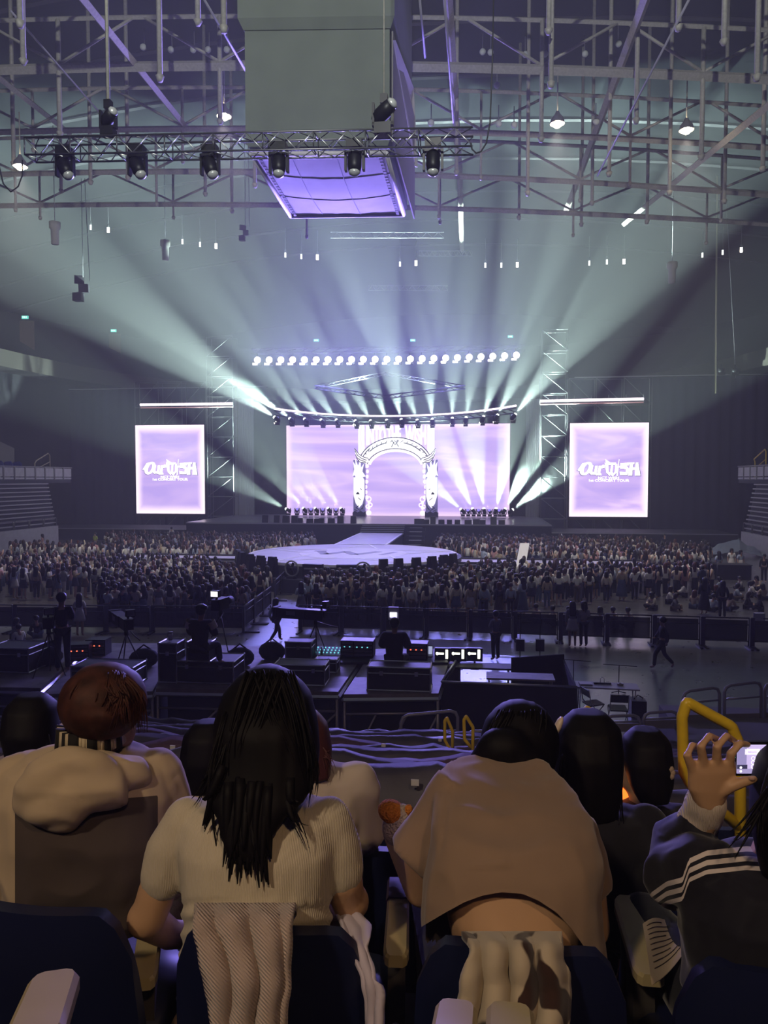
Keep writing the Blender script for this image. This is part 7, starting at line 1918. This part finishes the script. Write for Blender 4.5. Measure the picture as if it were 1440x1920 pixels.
# ---------------------------------------------------------------- person with striped black jacket holding up a phone
o, r0_ = spectator('person in black jacket with white stripes raising a phone at the right edge', (1440, 1850, 1.55), 1)
D = 1.52
b = MB(); head(b, 1500, 1500, 1.56, 1.0, .1, -.05); chain(b, [(1470, 1570, 1.55), (1455, 1625, 1.53)], [.05, .055]); sect(b, [(1450, 1640, 1.53, 110, .08), (1450, 1850, 1.55, 125, .10)]); seated_legs(b, 1450, 1.62, 1)
chain(b, [(1310, 1640, 1.56), (1285, 1590, 1.66)], [.05, .045]); chain(b, [(1285, 1590, 1.66), (1322, 1530, 1.60), (1330, 1500, 1.58)], [.042, .034, .029])
# hand: palm, four bent fingers over the phone edge, thumb below
sect(b, [(1328, 1512, 1.575, 23, .022), (1330, 1480, 1.565, 40, .018), (1335, 1445, 1.56, 46, .016), (1336, 1425, 1.56, 43, .014)], 14)
for pts in [[(1300, 1446, 1.56), (1288, 1416, 1.55), (1298, 1398, 1.57), (1314, 1402, 1.60)], [(1320, 1436, 1.556), (1314, 1398, 1.54), (1330, 1380, 1.56), (1350, 1388, 1.60)], [(1344, 1434, 1.556), (1344, 1400, 1.54), (1362, 1380, 1.555), (1378, 1390, 1.595)], [(1367, 1440, 1.56), (1371, 1412, 1.548), (1388, 1394, 1.556), (1402, 1396, 1.58)]]:
    chain(b, pts, [.0105, .0095, .0085, .007], 10)
chain(b, [(1345, 1488, 1.562), (1372, 1474, 1.548), (1400, 1464, 1.54), (1414, 1461, 1.538)], [.014, .012, .0105, .008], 10)
link('body', organic(b, M_SKINF, .0042, 2, root=r0_, name='body'), o)
b = MB()
for pts in [(1410, 1460, 1.53)]: b.ell(PX(*pts) - r0_, .007, .003, .005, 8, 5)
b.build('thumb_nail', mat('nail_pink', (.55, .35, .30), .25), o)
b = MB(); sect(b, [(1460, 1598, 1.54, 60, .06), (1455, 1612, 1.53, 110, .09), (1450, 1640, 1.52, 150, .115), (1448, 1700, 1.51, 165, .13), (1448, 1790, 1.52, 160, .135), (1450, 1870, 1.54, 160, .14)])
chain(b, [(1320, 1640, 1.55), (1270, 1640, 1.62), (1272, 1590, 1.68)], [.078, .072, .062]); chain(b, [(1272, 1590, 1.68), (1290, 1560, 1.65), (1310, 1545, 1.62)], [.062, .054, .046])
chain(b, [(1570, 1640, 1.5), (1600, 1740, 1.52)], [.075, .065])
M_JBK = fabric('black_track_jacket', (.010, .010, .018), .7); M_JWH = fabric('jacket_white_stripe', (.70, .62, .60), .8)
STR = [(1200, 1745), (1225, 1690), (1250, 1672), (1290, 1655), (1315, 1615), (1345, 1597), (1400, 1590), (1450, 1592)]
def stripe(v):
    px, py, d = proj(v)
    t = py - interp([(1200, 1700), (1222, 1668), (1250, 1648), (1280, 1640), (1292, 1605), (1325, 1590), (1400, 1582), (1520, 1590)], px)
    return max(0.0, min(1.0, t / 60))
W_, K_ = (.70, .62, .60), (.010, .010, .018)
M_JST = band_mat(fabric('striped_track_jacket', K_, .7), [(0, K_), (4.6 / 60, W_), (14.4 / 60, K_), (22.6 / 60, W_), (32.4 / 60, K_), (40.6 / 60, W_), (49 / 60, K_)])
link('jacket', organic(b, M_JST, .0055, 7, wrinkle(.007, 10, 51), root=r0_, attrfn=stripe, name='jacket'), o)
b = MB(); chain(b, [(1305, 1545, 1.625), (1318, 1525, 1.61), (1325, 1500, 1.59)], [.043, .043, .041], 16); link('cuff', organic(b, fabric('white_cuff', (.74, .63, .54), .9, .5, 120), .006, 3, wrinkle(.0015, 30, 3), root=r0_, name='cuff'), o)
b = MB(); seated_legs(b, 1450, 1.62, 1, .10, .095); link('trousers', organic(b, M_JEAN, .018, 4, root=r0_, name='trousers'), o)
b = MB(); sect(b, [(1510, 1385, 1.54, 30, .06), (1508, 1430, 1.53, 72, .11), (1504, 1490, 1.52, 80, .115), (1494, 1550, 1.50, 78, .09), (1486, 1600, 1.475, 66, .05), (1480, 1650, 1.46, 50, .03)]); h = link('hair', organic(b, M_HAIRF, .009, 6, root=r0_, name='hair'), o)
b = strands([((1452, 1440, 1.50), (1424, 1500, 1.45), (1430, 1590, 1.43), 30, 8), ((1445, 1480, 1.46), (1400, 1560, 1.43), (1376, 1598, 1.43), 8, 8)], 17); b.v = [tuple(Vector(v) - r0_) for v in b.v]; q = b.build('hair_strands', M_HAIRF, h); q['kind'] = 'stuff'
# the phone
ph = PX(1441, 1423, 1.585)
o = thing('mobile_phone', 'black mobile phone held sideways showing the stage on its screen', 'phone', ph, YAW)
def pbox(nm, x0, x1, z0, z1, y0, y1, m):
    b = MB(); b.bbox((x0, y0, z0), (x1, y1, z1)); b.build(nm, m, o)
b = MB(); w_, h_ = .154, .074
ol = []
for (cx_, cz_, a0) in ((w_ / 2 - .01, h_ / 2 - .01, 0), (-w_ / 2 + .01, h_ / 2 - .01, 90), (-w_ / 2 + .01, -h_ / 2 + .01, 180), (w_ / 2 - .01, -h_ / 2 + .01, 270)):
    for k in range(5): ol.append((cx_ + .01 * math.cos(R(a0 + 22.5 * k)), 0, cz_ + .01 * math.sin(R(a0 + 22.5 * k))))
b.prism(ol, (0, .009, 0)); b.build('case', M_BLK, o)
E = lambda n, c, s_: emat('phone_' + n, c, s_)
pbox('screen', -.068, .068, -.031, .031, -.0012, 0, E('lilac', (.72, .58, .95), .95))
scr = [c for c in o.children if c.name.startswith('screen')][0]
def sub(nm, x0, x1, z0, z1, m):
    b = MB(); b.bbox((x0, -.002, z0), (x1, -.0012, z1)); b.build(nm, m, scr)
sub('screen_stage', -.068, -.048, -.012, .028, E('violet', (.42, .36, .68), .8)); sub('screen_title', -.052, -.02, .010, .022, E('white', (1, .95, 1), 1.2)); sub('screen_title_gap', -.046, -.026, .013, .018, E('lilac', (1, 1, 1), 1))
sub('screen_dark', -.068, -.046, -.021, -.012, E('dark', (.08, .07, .16), .6)); sub('screen_bar', -.068, .068, -.031, -.021, E('bar', (.5, .42, .75), .8))
b = MB()
for x_ in (-.060, -.03, 0): b.ell((x_, -.0022, -.026), .003, .0006, .003, 8, 4)
b.ell((-.060, -.0022, -.018), .003, .0006, .003, 8, 4); b.build('screen_button', E('white', (1, 1, 1), 1.2), scr)
b = MB(); b.ell((-.0725, -.001, .004), .0012, .0006, .0012, 6, 4); b.build('indicator', E('green', (.2, 1, .4), 2), o)
b = MB()
for k in range(3): b.tube([(-.034 + .004 * math.cos(2 * math.pi * q_ / 10), -.0022, .002 - .009 * k + .004 * math.sin(2 * math.pi * q_ / 10)) for q_ in range(10)], .0008, 4, closed=True)
b.build('screen_ornament', E('white', (1, 1, 1), 1.2), scr)
# printed sheet of paper on the lap
M_PAPER = mat('paper_sheet', (.62, .50, .36), .8)
A_, B_, C2, D2 = PX(1205, 1732, 1.78), PX(1262, 1718, 1.92), PX(1305, 1765, 1.80), PX(1222, 1848, 1.60)
o = thing('paper_sheet', 'creased printed sheet of paper beside the striped jacket', 'paper', (A_ + B_ + C2 + D2) / 4); pc = o.location.copy()
g = [[(A_.lerp(B_, u)).lerp(D2.lerp(C2, u), v) - pc + Vector((0, 0, .008 * math.sin(u * 5 + v * 3))) for u in [i / 10 for i in range(11)]] for v in [j / 10 for j in range(11)]]
b = MB(); b.sheet(g); b.sheet([[p - Vector((0, 0, .0012)) for p in r_][::-1] for r_ in g]); b.build('sheet', M_PAPER, o)
b = MB()
for j in range(9):
    v = .1 + .09 * j; us = [.1 + .75 * (i / 12) for i in range(13 if j % 3 else 8)]
    b.tube([(A_.lerp(B_, u)).lerp(D2.lerp(C2, u), v) - pc + Vector((0, 0, .008 * math.sin(u * 5 + v * 3) + .0012)) for u in us], .0010, 4)
b.build('print_lines', mat('print_ink', (.12, .09, .07), .8), o)
# ------------------------------------------------------------------ drifting smoke puffs in the beams
def smoke_mat(name, dens, seed):
    m = bpy.data.materials.new(name); m.use_nodes = True; nt = m.node_tree; nt.nodes.clear()
    N = nt.nodes.new; Lk = nt.links.new
    out = N('ShaderNodeOutputMaterial'); v = N('ShaderNodeVolumeScatter'); tc = N('ShaderNodeTexCoord')
    ln = N('ShaderNodeVectorMath'); ln.operation = 'LENGTH'; Lk(tc.outputs['Object'], ln.inputs[0])
    mr = N('ShaderNodeMapRange'); mr.inputs['From Min'].default_value = 1.0; mr.inputs['From Max'].default_value = 0.25; Lk(ln.outputs['Value'], mr.inputs['Value'])
    mp = N('ShaderNodeMapping'); mp.inputs['Location'].default_value = (seed, seed * 2, 0); Lk(tc.outputs['Object'], mp.inputs[0])
    nz = N('ShaderNodeTexNoise'); nz.inputs['Scale'].default_value = 2.3; nz.inputs['Detail'].default_value = 3; nz.inputs['Distortion'].default_value = 0.8; Lk(mp.outputs[0], nz.inputs['Vector'])
    m2 = N('ShaderNodeMapRange'); m2.inputs['From Min'].default_value = 0.42; m2.inputs['From Max'].default_value = 0.68; Lk(nz.outputs['Fac'], m2.inputs['Value'])
    mu = N('ShaderNodeMath'); mu.operation = 'MULTIPLY'; Lk(mr.outputs[0], mu.inputs[0]); Lk(m2.outputs[0], mu.inputs[1])
    m3 = N('ShaderNodeMath'); m3.operation = 'MULTIPLY'; Lk(mu.outputs[0], m3.inputs[0]); m3.inputs[1].default_value = dens
    Lk(m3.outputs[0], v.inputs['Density']); v.inputs['Color'].default_value = (0.85, 0.97, 1.0, 1); Lk(v.outputs[0], out.inputs['Volume'])
    return m
PUFF = [(470, 748, 70, 3.4, 1.6, -0.55, 0.2, 'bluish smoke drifting in the beams at the upper left of the stage'),
        (490, 905, 77, 3.2, 2.0, -0.4, 0.2, 'bluish smoke drifting in the floor beam left of the main screen'),
        (995, 905, 77, 3.2, 2.2, 0.7, 0.22, 'bluish smoke drifting in the floor beam right of the main screen'),
        (1135, 1003, 70, 3.2, 1.2, 0.2, 0.16, 'thin low smoke under the right side screen'),
        (290, 995, 70, 1.5, 1.0, 1.2, 0.16, 'thin wisp of smoke under the left side screen')]
b = MB(); b.ell((0, 0, 0), 1, 1, 1, 14, 9); SPH = b.mesh('smoke', M_WHITE)
for i, (px, py, d, rx, rz_, rot, dn, lab) in enumerate(PUFF):
    me = SPH.copy(); me.materials.clear(); me.materials.append(smoke_mat('smoke_%d' % i, dn, i * 3.7))
    o = link('smoke', me, None, PX(px, py, d), (0, -rot, YAW)); o.scale = (rx, min(rx, rz_) * 0.8, rz_)
    tag(o, lab, 'smoke', 'smoke puffs', kind='stuff')
